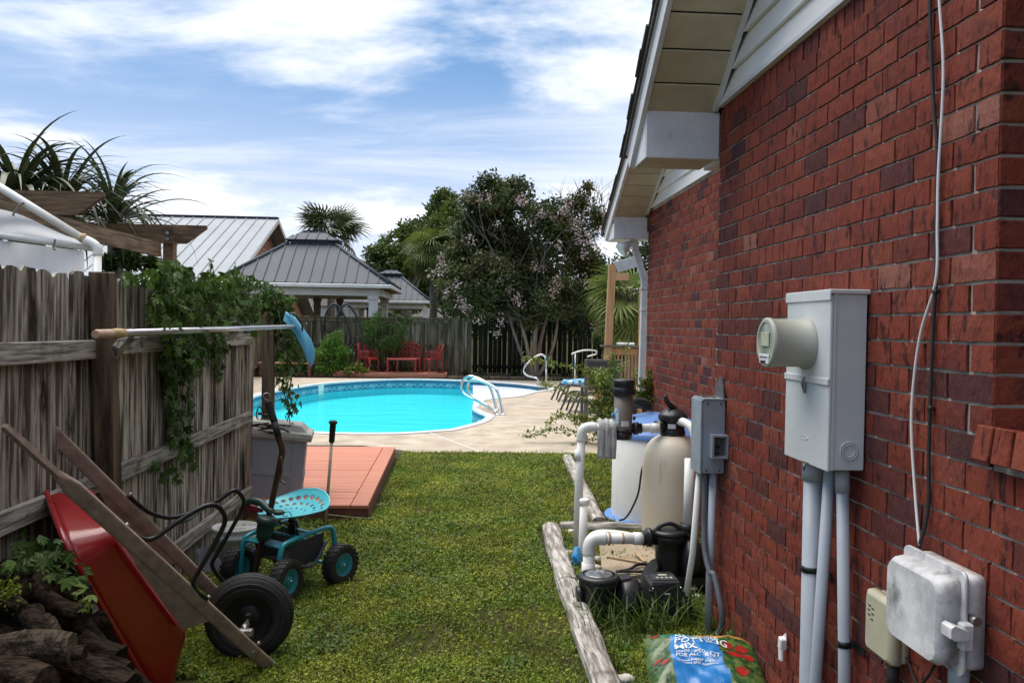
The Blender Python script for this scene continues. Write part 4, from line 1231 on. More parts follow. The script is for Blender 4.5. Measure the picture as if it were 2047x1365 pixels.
for sg in (-1, 1): tg_.tube(spline([(.12, .162 * sg, .25), (.06, .165 * sg, .20), (-.05, .165 * sg, .165), (-.10, .165 * sg, .20), (-.17, .165 * sg, .31)], 4), .011, 8)
tg_.build('tray_hanger', mat('violet_grey', (.10, .10, .14), rough=.5), cart, local=True)
M().tube([(-.045, 0, .35), (-.045, 0, .50)], .021, 12).tube([(-.045, 0, .45), (-.045, 0, .465)], .03, 12).build('seat_post', K['black_metal'], cart, local=True)
# perforated tractor seat
NU, NV = 56, 26
def seat_p(r_, an):
    cx, cy = r_ * math.cos(an), r_ * math.sin(an)
    back = max(0, -cx)
    x = cx * .190 - .055; y = cy * .238
    z = .515 + .045 * r_ ** 2.2 + .085 * back ** 2.0 * r_ + .012 * max(0, cx) * (math.cos(3 * an) - .6) * r_
    if cx > 0: x = x + cx * .02 * (1 - cy * cy * 1.5); z -= .06 * max(0, cx) ** 2 * (1 - abs(cy))
    return Vector((x, y, z))
holes = []
for k in range(13):
    an = PI + (k - 6) * .285; holes.append((.80, an, .060))
for k in range(9):
    an = PI + (k - 4) * .36; holes.append((.575, an, .050))
for k in range(7): holes.append((.32, PI + (k - 3) * .5, .036))
for k in range(3): holes.append((.12, k * 2.1, .03))
sv, sf = [], []
NR, NA = 34, 132
for i in range(NR + 1):
    for j in range(NA): sv.append(seat_p(.02 + .98 * i / NR, 2 * PI * j / NA))
for i in range(NR):
    for j in range(NA):
        rm, am = .02 + .98 * (i + .5) / NR, 2 * PI * (j + .5) / NA
        px_, py_ = rm * math.cos(am), rm * math.sin(am)
        if any((px_ - h[0] * math.cos(h[1])) ** 2 + (py_ - h[0] * math.sin(h[1])) ** 2 < h[2] ** 2 for h in holes): continue
        j2 = (j + 1) % NA
        sf.append((i * NA + j, i * NA + j2, (i + 1) * NA + j2, (i + 1) * NA + j))
st_ = M(); st_.add(sv, sf, True)
so_ = st_.build('seat', K['teal_seat'], cart, local=True)
md = so_.modifiers.new('thickness', 'SOLIDIFY'); md.thickness = .004
M().tube([seat_p(1.0, 2 * PI * j / 60) for j in range(60)], .0065, 8, True).build('seat_rim', K['teal_seat'], so_, local=True)
mi = cart.matrix_basis.inverted() if False else (Matrix.Translation(CC) @ Matrix.Rotation(math.atan2(a_.y, a_.x), 4, 'Z')).inverted()
LC = lambda v: mi @ v
hb0 = LC(DY(508, 1150, 4.92)); 
hp = [DY(508, 1152, 4.93), DY(519, 1100, 4.93), DY(537, 1032, 4.92), DY(550, 975, 4.92), DY(560, 925, 4.92), DY(564, 900, 4.92), DY(558, 878, 4.92), DY(548, 842, 4.92), DY(535, 800, 4.92)]
M().tube([LC(p) for p in spline(hp[:6] + hp[6:8], 5)], .0185, 12).build('steering_handle', K['bronze_tube'], cart, local=True)
M().tube([LC(p) for p in spline([hp[7], DY(541, 820, 4.92), hp[8]], 4)], .0215, 12).tube([LC(DY(556, 872, 4.92)), LC(hp[7])], .0205, 12).build('grip', K['black_rubber'], cart, local=True)
M().tube([LC(p) for p in spline([DY(535, 800, 4.92), DY(528, 796, 4.91), DY(527, 788, 4.91), DY(536, 786, 4.92), DY(541, 794, 4.92)], 4)], .004, 8).build('grip_ring', K['bare_metal'], cart, local=True)
M().tube([LC(p) for p in spline([DY(562, 912, 4.90), DY(563, 940, 4.89), DY(560, 958, 4.88), DY(572, 968, 4.86)], 4)], .006, 8).build('hook', K['bronze_tube'], cart, local=True)
M().tube([LC(DY(548, 1040, 4.90)), LC(DY(576, 1048, 5.0)), LC(DY(577, 1066, 5.02))], .006, 8).tube([LC(DY(566, 1030, 5.0)), LC(DY(593, 1042, 5.1)), LC(DY(594, 1070, 5.1))], .0045, 8).build('tool_rod', K['bronze_tube'], cart, local=True)
wr_ = M()
for pts in (((566, 1024), (578, 1022), (586, 1036)), ((560, 1045), (565, 1070), (578, 1075)), ((547, 1048), (548, 1075)), ((575, 1030), (560, 1040), (562, 1058), (578, 1072))):
    wr_.tube([LC(DY(x, y, 4.93)) for x, y in pts], .0028, 6)
wr_.build('wire', K['black_rubber'], cart, local=True)
for o in kids(cart):                                  # the frame stands a little lower than drawn
    if o.name.split('.')[0] in ('frame', 'cross_plate', 'bolt_hole', 'tray', 'tray_hanger', 'seat_post', 'seat'): o.scale = (1, 1, .87)
# green tool holder on the handle and trigger tool lying on it
cup = thing('tool_holder', 'dark green plastic holder clamped on the steering handle of the cart', 'tool holder', DY(533, 1040, 4.9))
cdir = (DY(540, 1018, 4.9) - DY(528, 1078, 4.9)).normalized()
M().lathe([(.028, -.10), (.04, -.09), (.048, -.05), (.052, 0), (.060, .005), (.060, .03), (.05, .042), (.0, .046)], DY(532, 1046, 4.88), cdir, 24, False).build('cup', K['green_plastic'], cup)
M().ball(DY(556, 1024, 4.86), .034, 8, (1.2, .8, .5)).build('cap', K['green_plastic'], cup)
M().ball(DY(545, 1029, 4.83), .007, 6).build('button', K['steel'], cup)
hn = thing('garden_tool', 'curved green and red handle of a hand tool beside the teal seat', 'garden tool', DY(510, 1010, 4.95))
M().tube(spline([DY(489, 1010, 4.98), DY(500, 1001, 4.97), DY(520, 1004, 4.95), DY(534, 1016, 4.92), DY(545, 1024, 4.9)], 5), [.012, .018, .021, .02, .02, .02] + [.022] * 15, 10).build('grip', K['green_plastic'], hn)
M().prism([DY(487, 1014, 4.97), DY(500, 1010, 4.97), DY(525, 1018, 4.94), DY(525, 1024, 4.94), DY(505, 1024, 4.96)], (0, .02, 0)).build('trigger', K['red_plastic'], hn)

# ------------------------------------------------------------------ deck bin behind
bn = thing('storage_bin', 'grey lidded outdoor bin tilting beside the end of the fence', 'bin', (-1.70, 7.22, 0))
bn.rotation_euler = (R(0), R(7), R(8))
hw, hd_, bz0, bz1 = .30, .21, -.03, .66
def brect(k, z): return [Vector((x * hw * k, y * hd_ * k, z)) for x, y in ((-1, -1), (1, -1), (1, 1), (-1, 1))]
M().loft([brect(1.02, bz0), brect(.93, bz1)], True, False).build('body', K['bin_grey'], bn, local=True)
def bface(x0, x1, z0, z1, t=.008):
    def p(x, z): k = 1.02 - .09 * (z - bz0) / (bz1 - bz0); return Vector((x * hw * k, -hd_ * k - .001, z))
    return [p(x0, z0), p(x1, z0), p(x1, z1), p(x0, z1)], Vector((0, -t, 0))
for (x0, x1, z0, z1, nm) in ((-.86, .66, .33, .365, 'rail'), (-.86, .66, .62, .645, 'rail'), (-.9, -.8, .02, .62, 'stile'), (.66, .74, .02, .62, 'stile')):
    q, t = bface(x0, x1, z0, z1); M().prism(q, t).build(nm, K['bin_grey'], bn, local=True)
q = [Vector((hw * .97 + .001, y, z)) for y, z in ((-.14, .30), (.14, .30), (.14, .335), (-.14, .335))]
M().prism(q, (.008, 0, 0)).build('rail', K['bin_grey'], bn, local=True)
lid = M().loft([brect(1.07, bz1 - .015), brect(1.09, bz1 + .01), brect(1.06, bz1 + .045), brect(.95, bz1 + .055)], True, False)
lid.loft([[Vector((x * hw * .92, y * hd_ * .9, bz1 + .055)) for x, y in ((-1, -1), (1, -1), (1, 1), (-1, 1))], [Vector((x * hw * .75, y * hd_ * .78, bz1 + .105)) for x, y in ((-1, -1), (1, -1), (1, 1), (-1, 1))]], True, False)
lid.build('lid', K['bin_lid'], bn, local=True)
pp = M().grid(lambda a, b: (lambda p: p + Vector((0, 0, .008 * math.sin(9 * a + 7 * b))))(DY(560, 862, 7.25).lerp(DY(596, 868, 7.25), a).lerp(DY(572, 880, 7.1).lerp(DY(604, 884, 7.1), a), b)), 6, 5)
pp.build('paper_scrap', mat('paper', (.62, .62, .64), (.25, .25, .28), 30, rough=.9), label='crumpled white paper lying on the lid of the grey bin', cat='paper')
dt = M()
for k in range(9):
    a0 = Vector((random.uniform(452, 540), random.uniform(845, 862))); b0 = a0 + Vector((random.uniform(30, 70), random.uniform(-6, 9)))
    dt.tube(spline([DY(a0.x, a0.y, 7.0), DY((a0.x + b0.x) / 2, (a0.y + b0.y) / 2 + random.uniform(-8, 5), 7.0), DY(b0.x, b0.y, 7.05)], 4), random.uniform(.003, .007), 6)
dt.build('dead_vines', K['bark'], label='tangle of dead dark stems across the bin lid and fence rail', cat='stems', kind='stuff')

# bucket, plastic sheet, hose, cane
bu = thing('bucket', 'white plastic bucket with a faded teal print by the fence', 'bucket', (-1.60, 5.95, 0))
bc = Vector((DY(470, 1060, 5.62).x, 5.62, .0))
M().lathe([(.125, 0), (.135, .01), (.143, .17), (.149, .17), (.149, .19), (.144, .192), (.145, .225), (.150, .225), (.150, .24), (.143, .24), (.128, .03), (.0, .03)], bc, (0, 0, 1), 32, True).build('body', K['bucket'], bu)
def arcpatch(a0, a1, z0, z1, r_=.1465, n=12):
    return lambda a, b: bc + Vector((r_ * math.cos(a0 + (a1 - a0) * a), r_ * math.sin(a0 + (a1 - a0) * a), z0 + (z1 - z0) * b + .02 * a * a))
M().grid(arcpatch(R(-75), R(-12), .06, .09), 12, 1).grid(arcpatch(R(-70), R(-20), .105, .112), 12, 1).build('print', mat('teal_print', (.10, .36, .38), (.5, .6, .6), 40, rough=.5), bu)
M().grid(arcpatch(R(-50), R(-28), .13, .15), 6, 1).build('print', mat('blue_print', (.10, .22, .45), (.3, .45, .6), 40, rough=.5), bu)
M().lathe([(.0, .218), (.142, .218)], bc, (0, 0, 1), 28, False).build('contents', mat('mulch_top', (.50, .50, .49), (.20, .13, .08), 40, lo=.5, hi=.62, rough=.9), bu)
sh = M().grid(lambda a, b: DY(392 + 62 * a - 10 * b + 8 * math.sin(5 * b), 1098 + 26 * a * (1 - b) + 108 * b - 14 * math.sin(4 * a + 3 * b), 5.35 + .05 * math.sin(7 * a + 4 * b)), 14, 14)
sh.build('plastic_sheet', mat('lilac_sheet', (.50, .48, .58), (.40, .38, .47), 8, rough=.5, bump=.4, bscale=14), label='crumpled pale lilac plastic sheet behind the wheelbarrow handle', cat='plastic sheet')
ho = M().tube(spline([DY(452, 1112, 5.6), DY(480, 1108, 5.6), DY(505, 1104, 5.55), DY(530, 1098, 5.5)], 5), .022, 10)
ho.build('drain_hose', K['black_rubber'], label='black ribbed drain hose lying on mulch behind the cart', cat='hose')
cn = thing('cane', 'thin pale pole with a black grip standing beside the wooden platform', 'pole', G(650, 1052))
c1_, c2_ = G(650, 1056), DY(666, 842, 6.55)
dd = (c2_ - c1_)
M().tube([c1_ - dd * .03, c1_ + dd * .84], .0125, 10).build('shaft', mat('cane_tan', (.42, .37, .28), (.33, .29, .21), 9, rough=.5), cn)
M().tube([c1_ + dd * .80, c1_ + dd * .81, c1_ + dd * .975, c1_ + dd * .98, c1_ + dd * 1.0, c1_ + dd * 1.01], [.016, .023, .025, .034, .034, .018], 14).build('grip', K['black_rubber'], cn)
st = M().tube([DY(655, 1028, 6.6), DY(700, 1033, 6.6), DY(742, 1036, 6.7)], .003, 5)
st.build('string', mat('string_green', (.35, .45, .25), rough=.8), label='thin green string lying in front of the wooden platform', cat='string')

# ------------------------------------------------------------------ split logs stacked under the fence
labs = ['long pale-barked log lying lowest in the front of the woodpile', 'mossy dark log at the left edge of the woodpile', 'thick dark log in the middle of the woodpile',
        'dark split log leaning behind the red tray rim', 'short knotty log on top of the woodpile', 'thin crooked log lying across the top of the woodpile',
        'dark round log at the bottom of the pile beside the tray', 'brown-barked log just above the pale one', 'stubby log with pale broken end in the pile', 'dark log under the creeper leaves at the fence',
        'log at the left front corner of the woodpile', 'narrow dark log wedged deep in the pile', 'broken branch stub poking from the woodpile', 'flat bark slab lying on the pile']
logs = [((0, 1310), (112, 1300), 2.75, .075, 'bark_pale'), ((-30, 1215), (40, 1188), 2.95, .055, 'bark'), ((30, 1240), (130, 1235), 3.05, .07, 'bark'), ((120, 1245), (210, 1300), 3.1, .065, 'bark'),
        ((20, 1170), (88, 1178), 3.15, .05, 'bark'), ((60, 1205), (150, 1185), 3.2, .035, 'bark'), ((130, 1330), (230, 1370), 2.95, .075, 'bark'), ((-20, 1265), (75, 1275), 2.95, .065, 'bark'),
        ((70, 1238), (98, 1290), 2.88, .05, 'bark'), ((-20, 1150), (70, 1142), 3.2, .05, 'bark'), ((-40, 1360), (60, 1368), 2.6, .07, 'bark'), ((100, 1290), (190, 1245), 3.2, .05, 'bark'),
        ((30, 1205), (45, 1225), 2.92, .03, 'bark_pale'), ((88, 1172), (150, 1215), 3.1, .04, 'bark')]
labs += ['short log end facing the camera above the pale one', 'long dark log slanting down beside the red rim', 'grey branch lying along the fence foot behind the pile', 'thin log bridging the two front logs', 'dark log end half buried in leaf mould']
logs += [((95, 1255), (118, 1292), 2.86, .05, 'bark_pale'), ((150, 1225), (262, 1352), 3.15, .05, 'bark'), ((20, 1128), (130, 1150), 3.35, .03, 'bark_pale'), ((40, 1290), (140, 1300), 2.8, .032, 'bark'), ((175, 1330), (235, 1345), 3.0, .06, 'bark')]
for (a, b, Yd, r_, mk_n), lb in zip(logs, labs):
    p, q = DY(a[0], a[1], Yd), DY(b[0], b[1], Yd + random.uniform(-.12, .12))
    ex_ = (q - p) * .30; p, q, r_ = p - ex_, q + ex_, r_ * .78
    nseg = 14; pts, rs = [], []
    ringn = 26; rings = []
    dr = (q - p).normalized(); u_ = dr.cross(Vector((0, 0, 1))).normalized(); v_ = u_.cross(dr); sd_ = random.random() * 50
    bend = Vector((random.uniform(-.02, .02), random.uniform(-.02, .02), random.uniform(-.02, .02)))
    for i in range(nseg + 1):
        t = i / nseg; c = p.lerp(q, t) + bend * math.sin(PI * t)
        rings.append([c + (u_ * math.cos(2 * PI * k / ringn) + v_ * math.sin(2 * PI * k / ringn)) * r_ * (.95 + .17 * noise.noise((math.cos(2 * PI * k / ringn) * 1.6 + sd_, math.sin(2 * PI * k / ringn) * 1.6, t * 2)) + .10 * noise.noise((k * 1.7 + sd_, t * 14, 3))) for k in range(ringn)])
    lg = thing('log', lb, 'log', (p + q) / 2, 0, 'logs in the woodpile')
    M().loft(rings, True, False).build('bark', K[mk_n], lg)
ew = M().loft([[Vector((-2.0 + .1, 1.9, -.02)), Vector((-.75, 2.0, -.02)), Vector((-1.15, 3.55, -.02)), Vector((-1.72, 3.7, -.02))], [Vector((-1.85, 2.1, .14)), Vector((-1.2, 2.2, .10)), Vector((-1.3, 3.3, .10)), Vector((-1.7, 3.5, .16))]], True, True)
ew.build('leaf_mould', K['mulch'], kind='stuff', label='dark leaf mould heaped under the woodpile', cat='mulch')

# ------------------------------------------------------------------ neighbour's pergola, canopy frame and strap-leaved palm over the fence
pg = thing('pergola', 'brown timber pergola with angled beam ends rising behind the fence', 'pergola', (-3.2, 7, 0))
def beam(xe, yt, yb, Yd, xl, mt):
    # end at picture x = xe (top) with a sloping cut, running left
    pt, pb = DY(xe, yt, Yd), DY(xe - (yb - yt) * 1.15, yb, Yd)
    zt_, zb_ = pt.z, pb.z
    xm = DY(xl, yt, Yd).x
    M().prism([(pt.x, Yd, zt_), (pt.x, Yd, zt_ - .03), (pb.x, Yd, zb_), (xm, Yd, zb_), (xm, Yd, zt_)], (0, .045, 0)).build('beam', mt, pg)
    return zt_, zb_
beam(206, 384, 430, 6.0, -420, K['pergola']); beam(412, 451, 487, 7.9, 140, K['pergola'])
hb_ = [DY(150, 452, 6.35), DY(322, 487, 7.95), DY(322, 515, 7.95), DY(150, 490, 6.35)]
z1_, z0_ = DY(250, 470, 7.1).z + .05, DY(250, 470, 7.1).z - .13
M().prism([(DY(322, 490, 7.9).x, 7.9, DY(322, 485, 7.9).z), (DY(322, 490, 7.9).x, 7.9, DY(322, 513, 7.9).z), (DY(322, 490, 7.9).x - .05, 4.6, DY(322, 513, 7.9).z), (DY(322, 490, 7.9).x - .05, 4.6, DY(322, 485, 7.9).z)], (-.045, 0, 0)).build('header', K['pergola_y'], pg)
ppx = DY(338, 520, 7.97).x
M().box((ppx, 7.98, 1.15), (.10, .09, 2.42), .005, jit=.003).build('post', K['pergola'], pg)
ppx2 = DY(72, 450, 6.1).x
M().box((ppx2, 6.1, 1.2), (.10, .09, 2.35), .005, jit=.003).build('post', K['pergola'], pg)
for (x, yy) in ((335, 466), (335, 478)):
    q = DY(x, yy, 7.895); M().tube([q, q + Vector((0, -.012, 0))], .016, 10).build('bolt', K['bare_metal'], pg)
cf = thing('canopy_frame', 'white pipe canopy frame with pale tarpaulin panels tied on beyond the fence', 'canopy', (-2.4, 4.9, 0))
cr = DY(190, 493, 4.9)
farA, farB = DY(-120, 300, 4.9), DY(-120, 452, 4.9)
M().tube([cr, farA], .0235, 12).build('pipe', K['white_pvc'], cf)
M().tube([cr + Vector((0, .03, -.01)), farB + Vector((0, .03, 0))], .020, 12).build('pipe', K['white_pvc'], cf)
M().tube([cr + Vector((.012, 0, 0)), Vector((cr.x + .014, 4.9, -.05))], .0235, 12).build('pipe', K['white_pvc'], cf)
M().tube(spline([DY(168, 479, 4.9), DY(183, 486, 4.9), DY(194, 496, 4.9), DY(196, 512, 4.9)], 5), .028, 12).build('elbow', K['white_pvc'], cf)
M().ball(DY(165, 476, 4.89), .028, 6, (1, .8, 1.1)).build('tape', mat('tape_rust', (.40, .25, .12), (.6, .5, .35), 60, rough=.9), cf)
M().grid(lambda a, b: DY(-110 + 275 * a, (392 + 88 * a ** 1.25) * (1 - b) + (455 + 41 * a) * b + 4 * math.sin(9 * a), 4.95 + .03 * math.sin(6 * a + 5 * b)), 16, 8).build('tarp', K['tarp'], cf)
M().grid(lambda a, b: DY(-110 + 278 * a, (466 + 36 * a) * (1 - b) + 572 * b, 4.98 + .025 * math.sin(12 * a + 2 * b) + .02 * math.sin(25 * a)), 24, 8).build('tarp', K['tarp'], cf)
M().grid(lambda a, b: DY(-20 + 66 * a, 471.5 + 7 * a + 5 * b, 4.965), 6, 1).build('tarp_edge', mat('blue_edge', (.05, .25, .45), rough=.6), cf)
for pts in (((47, 404), (38, 412), (28, 425), (26, 432)), ((110, 478), (108, 486), (106, 494), (110, 500))):
    M().tube(spline([DY(x, yy, 4.87) for x, yy in pts], 4), .006, 6).build('tie', K['bare_metal'], cf)

frm = []
def strap_mesh(L_, wd, droop, seed):
    rr = random.Random(seed); v, f = [], []
    n_ = 12
    for i in range(n_ + 1):
        t = i / n_
        x = L_ * (t - .16 * droop * t ** 3); z = L_ * (.62 * t - droop * t ** 2.4)
        w_ = wd * (1 - t ** 2.2) * (.55 + .9 * min(1, t * 3)) * .5 + .0015
        v += [(x, -w_, z + w_ * .45), (x, 0, z), (x, w_, z + w_ * .45)]
    for i in range(n_):
        a = i * 3; f += [(a, a + 1, a + 4, a + 3), (a + 1, a + 2, a + 5, a + 4)]
    me_ = bpy.data.meshes.new('leaf'); me_.from_pydata(v, [], f); me_.materials.append(K['frond_near']); me_.polygons.foreach_set('use_smooth', [True] * len(f)); me_.update()
    return me_
SM = [strap_mesh(random.uniform(.8, 1.2), random.uniform(.028, .05), random.uniform(.4, 1.05), k) for k in range(12)]
for (px_, py_, Yd, nl_, lab, sc_) in ((30, 425, 7.2, 130, 'strap-leaved palm spilling over the pergola beside the canopy', .9), (125, 435, 7.6, 110, 'middle clump of strap leaves above the longer pergola beam', .82), (226, 450, 8.6, 120, 'drooping strap-leaved palm right of the angled beam end', .84)):
    c = DY(px_, py_, Yd)
    pt_ = thing('strap_palm', lab, 'palm', (c.x, c.y, 0), 0, 'strap-leaved palms behind the fence')
    M().tube([(c.x, c.y, -.05), (c.x + .03, c.y, c.z)], [.10, .075], 12).build('trunk', K['palm_bark'], pt_)
    for k in range(nl_):
        an = random.random() * 2 * PI; el = random.uniform(-.45, 1.0)
        o = link('leaf', SM[k % 12], pt_, (0, 0, c.z), (0, -el, an)); o.scale = (sc_ * random.uniform(.7, 1.15),) * 3
# ================================================================== right side: pool equipment by the wall
def pvc(name, pts, r, parent, fit=(), mt='white_pvc'):
    o = M().tube(pts, r, 14).build(name, K[mt], parent)
    return o


# round tub with quilted blue lid
tc_ = Vector((1.70, 6.93, 0)); tr = .40
tub = thing('round_tub', 'white ribbed round tub with a padded blue lid and blue base sheet', 'tub', tc_)
prof = [(tr * .99, 0), (tr, .02)]
prof += [(tr, .70), (tr * .985, .71)]
M().lathe(prof, tc_, (0, 0, 1), 48).build('shell', K['white_vinyl'], tub)
for kz in range(5):
    z = .14 + .115 * kz
    M().tube([tc_ + Vector(((tr + .001) * math.cos(a), (tr + .001) * math.sin(a), z + .018 * math.cos((a - R(-95)) * 2.2) + (.012 if kz % 2 else 0))) for a in np.linspace(R(-118), R(-60), 14)], .005, 6).build('embossed_rib', K['white_vinyl'], tub)
def lidf(a, b):
    an = 2 * PI * a; r_ = tr * 1.02 * b
    x, y = r_ * math.cos(an), r_ * math.sin(an)
    return tc_ + Vector((x, y, .712 + .10 * (1 - b ** 2.5) + .13 * (y / tr + 1) / 2 * (1 - .2 * b) + .006 * math.sin(8 * an) * b))
M().grid(lidf, 48, 14).lathe([(tr * 1.022, .70), (tr * 1.024, .74), (tr * 1.0, .75)], tc_, (0, 0, 1), 40, False).build('lid', K['blue_vinyl'], tub)
M().lathe([(tr * 1.16, .002), (tr * 1.14, .02), (tr * 1.0, .03)], tc_, (0, 0, 1), 40, True).build('base_sheet', K['blue_vinyl'], tub)
coil = M()
cc = tc_ + Vector((-.20, .12, .93))
for k in range(6): coil.tube([cc + Vector((.16 * (1 - .05 * k) * math.cos(a), .10 * (1 - .05 * k) * math.sin(a), .012 * k + .01 * math.sin(3 * a + k))) for a in np.linspace(0, 2 * PI, 28, endpoint=False)], .009, 6, True)
coil.build('cable_coil', K['black_rubber'], label='coil of black cable lying on the blue tub lid', cat='cable')
pc_ = M().tube(spline([DY(1307, 872, 6.50), DY(1293, 915, 6.47), DY(1283, 940, 6.47), DY(1276, 985, 6.47), DY(1262, 1018, 6.47), DY(1250, 1035, 6.46), DY(1238, 1040, 6.44)], 6), .008, 8)
pc_.build('power_cord', K['black_rubber'], label='black power cord hanging down the side of the white tub', cat='cord')

# sand filter
fc = Vector((1.545, 5.9, 0)); frr = .214
flt = thing('sand_filter', 'beige rust-streaked sand filter tank with a black multiport valve on top', 'pool filter', fc)
M().lathe([(.16, .0), (.17, .06), (frr * .93, .10), (frr, .16), (frr, .60), (frr * .985, .66), (frr * .94, .715), (frr * .84, .77), (frr * .68, .812), (frr * .5, .835), (frr * .36, .845), (frr * .33, .86)], fc, (0, 0, 1), 48).build('tank', K['tan_tank'], flt)
M().lathe([(.09, .84), (.092, .87), (.085, .885), (.085, .94), (.10, .95), (.105, .965), (.105, .99), (.095, 1.0), (.07, 1.025), (.045, 1.035), (.0, 1.04)], fc, (0, 0, 1), 32).build('valve_body', K['black_plastic'], flt)
rb = M()
for k in range(20): rb.box(fc + Vector((.098 * math.cos(2 * PI * k / 20), .098 * math.sin(2 * PI * k / 20), .975)), (.016, .01, .035), .002, Matrix.Rotation(2 * PI * k / 20, 3, 'Z'))
rb.build('valve_rib', K['black_plastic'], flt)
M().tube(spline([fc + Vector((.02, 0, 1.03)), fc + Vector((-.02, -.02, 1.055)), fc + Vector((-.055, -.03, 1.09)), fc + Vector((-.07, -.03, 1.135))], 4), [.020, .02, .02, .02, .02, .02, .02, .02, .02, .018, .016, .014, .012], 10).build('valve_handle', K['black_plastic'], flt)
M().box(fc + Vector((-.03, -.088, .915)), (.055, .006, .032), .001, Matrix.Rotation(R(-18), 3, 'Z')).build('label', K['white_trim'], flt)
pz = .90
M().tube([fc + Vector((-.06, -.02, pz + .01)), fc + Vector((-.135, -.03, pz + .01))], .040, 16).build('valve_port', K['black_plastic'], flt)
M().tube(spline([fc + Vector((.02, -.06, .955)), fc + Vector((.06, -.13, .945)), fc + Vector((.09, -.20, .915)), fc + Vector((.10, -.24, .85))], 5), .031, 14).build('outlet_pipe', K['white_pvc'], flt)

# inline chlorinator and its pipe run
cx = DY(1245, 860, 5.85)
chl = thing('chlorinator', 'taupe inline chlorinator canister with a black screw lid', 'chlorinator', (cx.x, 5.85, .82))
o = Vector((cx.x, 5.85, 0))
M().lathe([(.064, .875), (.066, .90), (.0665, 1.16)], o, (0, 0, 1), 36).build('canister', K['taupe'], chl)
for k in range(10):
    pass
M().lathe([(.06, .815), (.068, .82), (.070, .845), (.066, .875)], o, (0, 0, 1), 32).lathe([(.070, .875), (.0705, .885), (.066, .89)], o, (0, 0, 1), 32).build('foot', K['black_plastic'], chl)
ldm = M().lathe([(.075, 1.135), (.080, 1.14), (.080, 1.185), (.074, 1.19), (.074, 1.20), (.080, 1.205), (.079, 1.238), (.074, 1.248), (.03, 1.252), (0, 1.252)], o, (0, 0, 1), 36)
for k in range(24): ldm.box(o + Vector((.0795 * math.cos(2 * PI * k / 24), .0795 * math.sin(2 * PI * k / 24), 1.163)), (.006, .008, .04), .001, Matrix.Rotation(2 * PI * k / 24, 3, 'Z'))
ldm.build('lid', K['black_plastic'], chl)
def cyl_patch(a0, a1, z0, z1, r_): return lambda a, b: o + Vector((r_ * math.cos(a0 + (a1 - a0) * a), r_ * math.sin(a0 + (a1 - a0) * a), z0 + (z1 - z0) * b))
M().grid(cyl_patch(R(-112), R(-62), .915, .955, .0672), 8, 1).build('label', K['white_trim'], chl)
M().grid(cyl_patch(R(-165), R(-128), .915, 1.045, .0672), 8, 1).build('label', mat('label_blue', (.55, .66, .72), (.12, .34, .48), 38, lo=.52, hi=.56, rough=.5), chl)
M().tube([o + Vector((.07, -.02, .97)), o + Vector((.085, -.02, .97))], .014, 10).build('knob', K['black_plastic'], chl)
M().tube([o + Vector((-.07, -.015, .99)), o + Vector((-.086, -.015, .99))], .016, 10).build('knob', K['blue_valve'], chl)
un = M()
un.tube([o + Vector((.055, 0, .895)), o + Vector((.075, 0, .895)), o + Vector((.076, 0, .895)), o + Vector((.11, 0, .895)), o + Vector((.111, 0, .895)), o + Vector((.135, 0, .895))], [.034, .034, .046, .046, .038, .038], 18)
un.build('union', K['black_plastic'], chl)
pr = thing('pipe_run', 'white pool pipe rising from the grass and elbowing into the chlorinator', 'pipe', (DY(1152, 1100, 5.87).x, 5.87, 0))
vx = DY(1163, 860, 5.85).x
pts = [Vector((DY(1153, 1110, 5.87).x, 5.87, -.08)), Vector((DY(1157, 1000, 5.86).x, 5.86, .5)), Vector((vx, 5.85, .84))]
M().tube(pts, .0305, 16).build('riser', K['white_pvc'], pr)
M().tube(spline([Vector((vx, 5.85, .80)), Vector((vx, 5.85, .85)), Vector((vx + .014, 5.85, .885)), Vector((vx + .05, 5.85, .90)), Vector((vx + .10, 5.85, .90))], 5), .0365, 16).build('elbow', K['white_pvc'], pr)
M().tube([Vector((vx + .09, 5.85, .90)), o + Vector((-.06, 0, .895))], .0305, 16).build('pipe', K['white_pvc'], pr)
cpz = DY(1158, 935, 5.86)
M().tube([Vector((cpz.x, 5.86, .66)), Vector((cpz.x, 5.86, .735))], .0365, 16).build('coupling', K['white_pvc'], pr)
pr2 = thing('pipe_run', 'short white pipe with black rings between the chlorinator and filter valve', 'pipe', o + Vector((.13, 0, .895)))
M().tube([o + Vector((.13, 0, .895)), fc + Vector((-.12, -.03, .905))], .0305, 16).build('pipe', K['white_pvc'], pr2)
M().tube([o + Vector((.20, -.01, .897)), o + Vector((.265, -.015, .9))], .036, 16).build('coupling', K['white_pvc'], pr2)
# towel wrapped on the joint
twl = []
c_ = Vector((DY(1213, 860, 5.85).x, 5.85, .897))
def towf(a, b):
    t = a * 2 - 1
    wv = .006 * math.sin(b * 18 + t * 3) + .004 * math.sin(b * 31)
    x = c_.x + (b - .5) * .115 * (1 + .15 * abs(t)) + .012 * t
    if t < -.35: return Vector((x, c_.y - .052 - wv, c_.z + (t + .35) * .33))
    if t > .35: return Vector((x, c_.y + .05 + wv, c_.z - (t - .35) * .25))
    an = t / .35 * PI / 2
    return Vector((x, c_.y + math.sin(an) * .052, c_.z + math.cos(an) * .048 + wv))
tw = M().grid(towf, 26, 16)
twl = tw.build('towel', K['towel'], label='grey rag draped over the joint beside the chlorinator', cat='rag')
md = twl.modifiers.new('thickness', 'SOLIDIFY'); md.thickness = .014

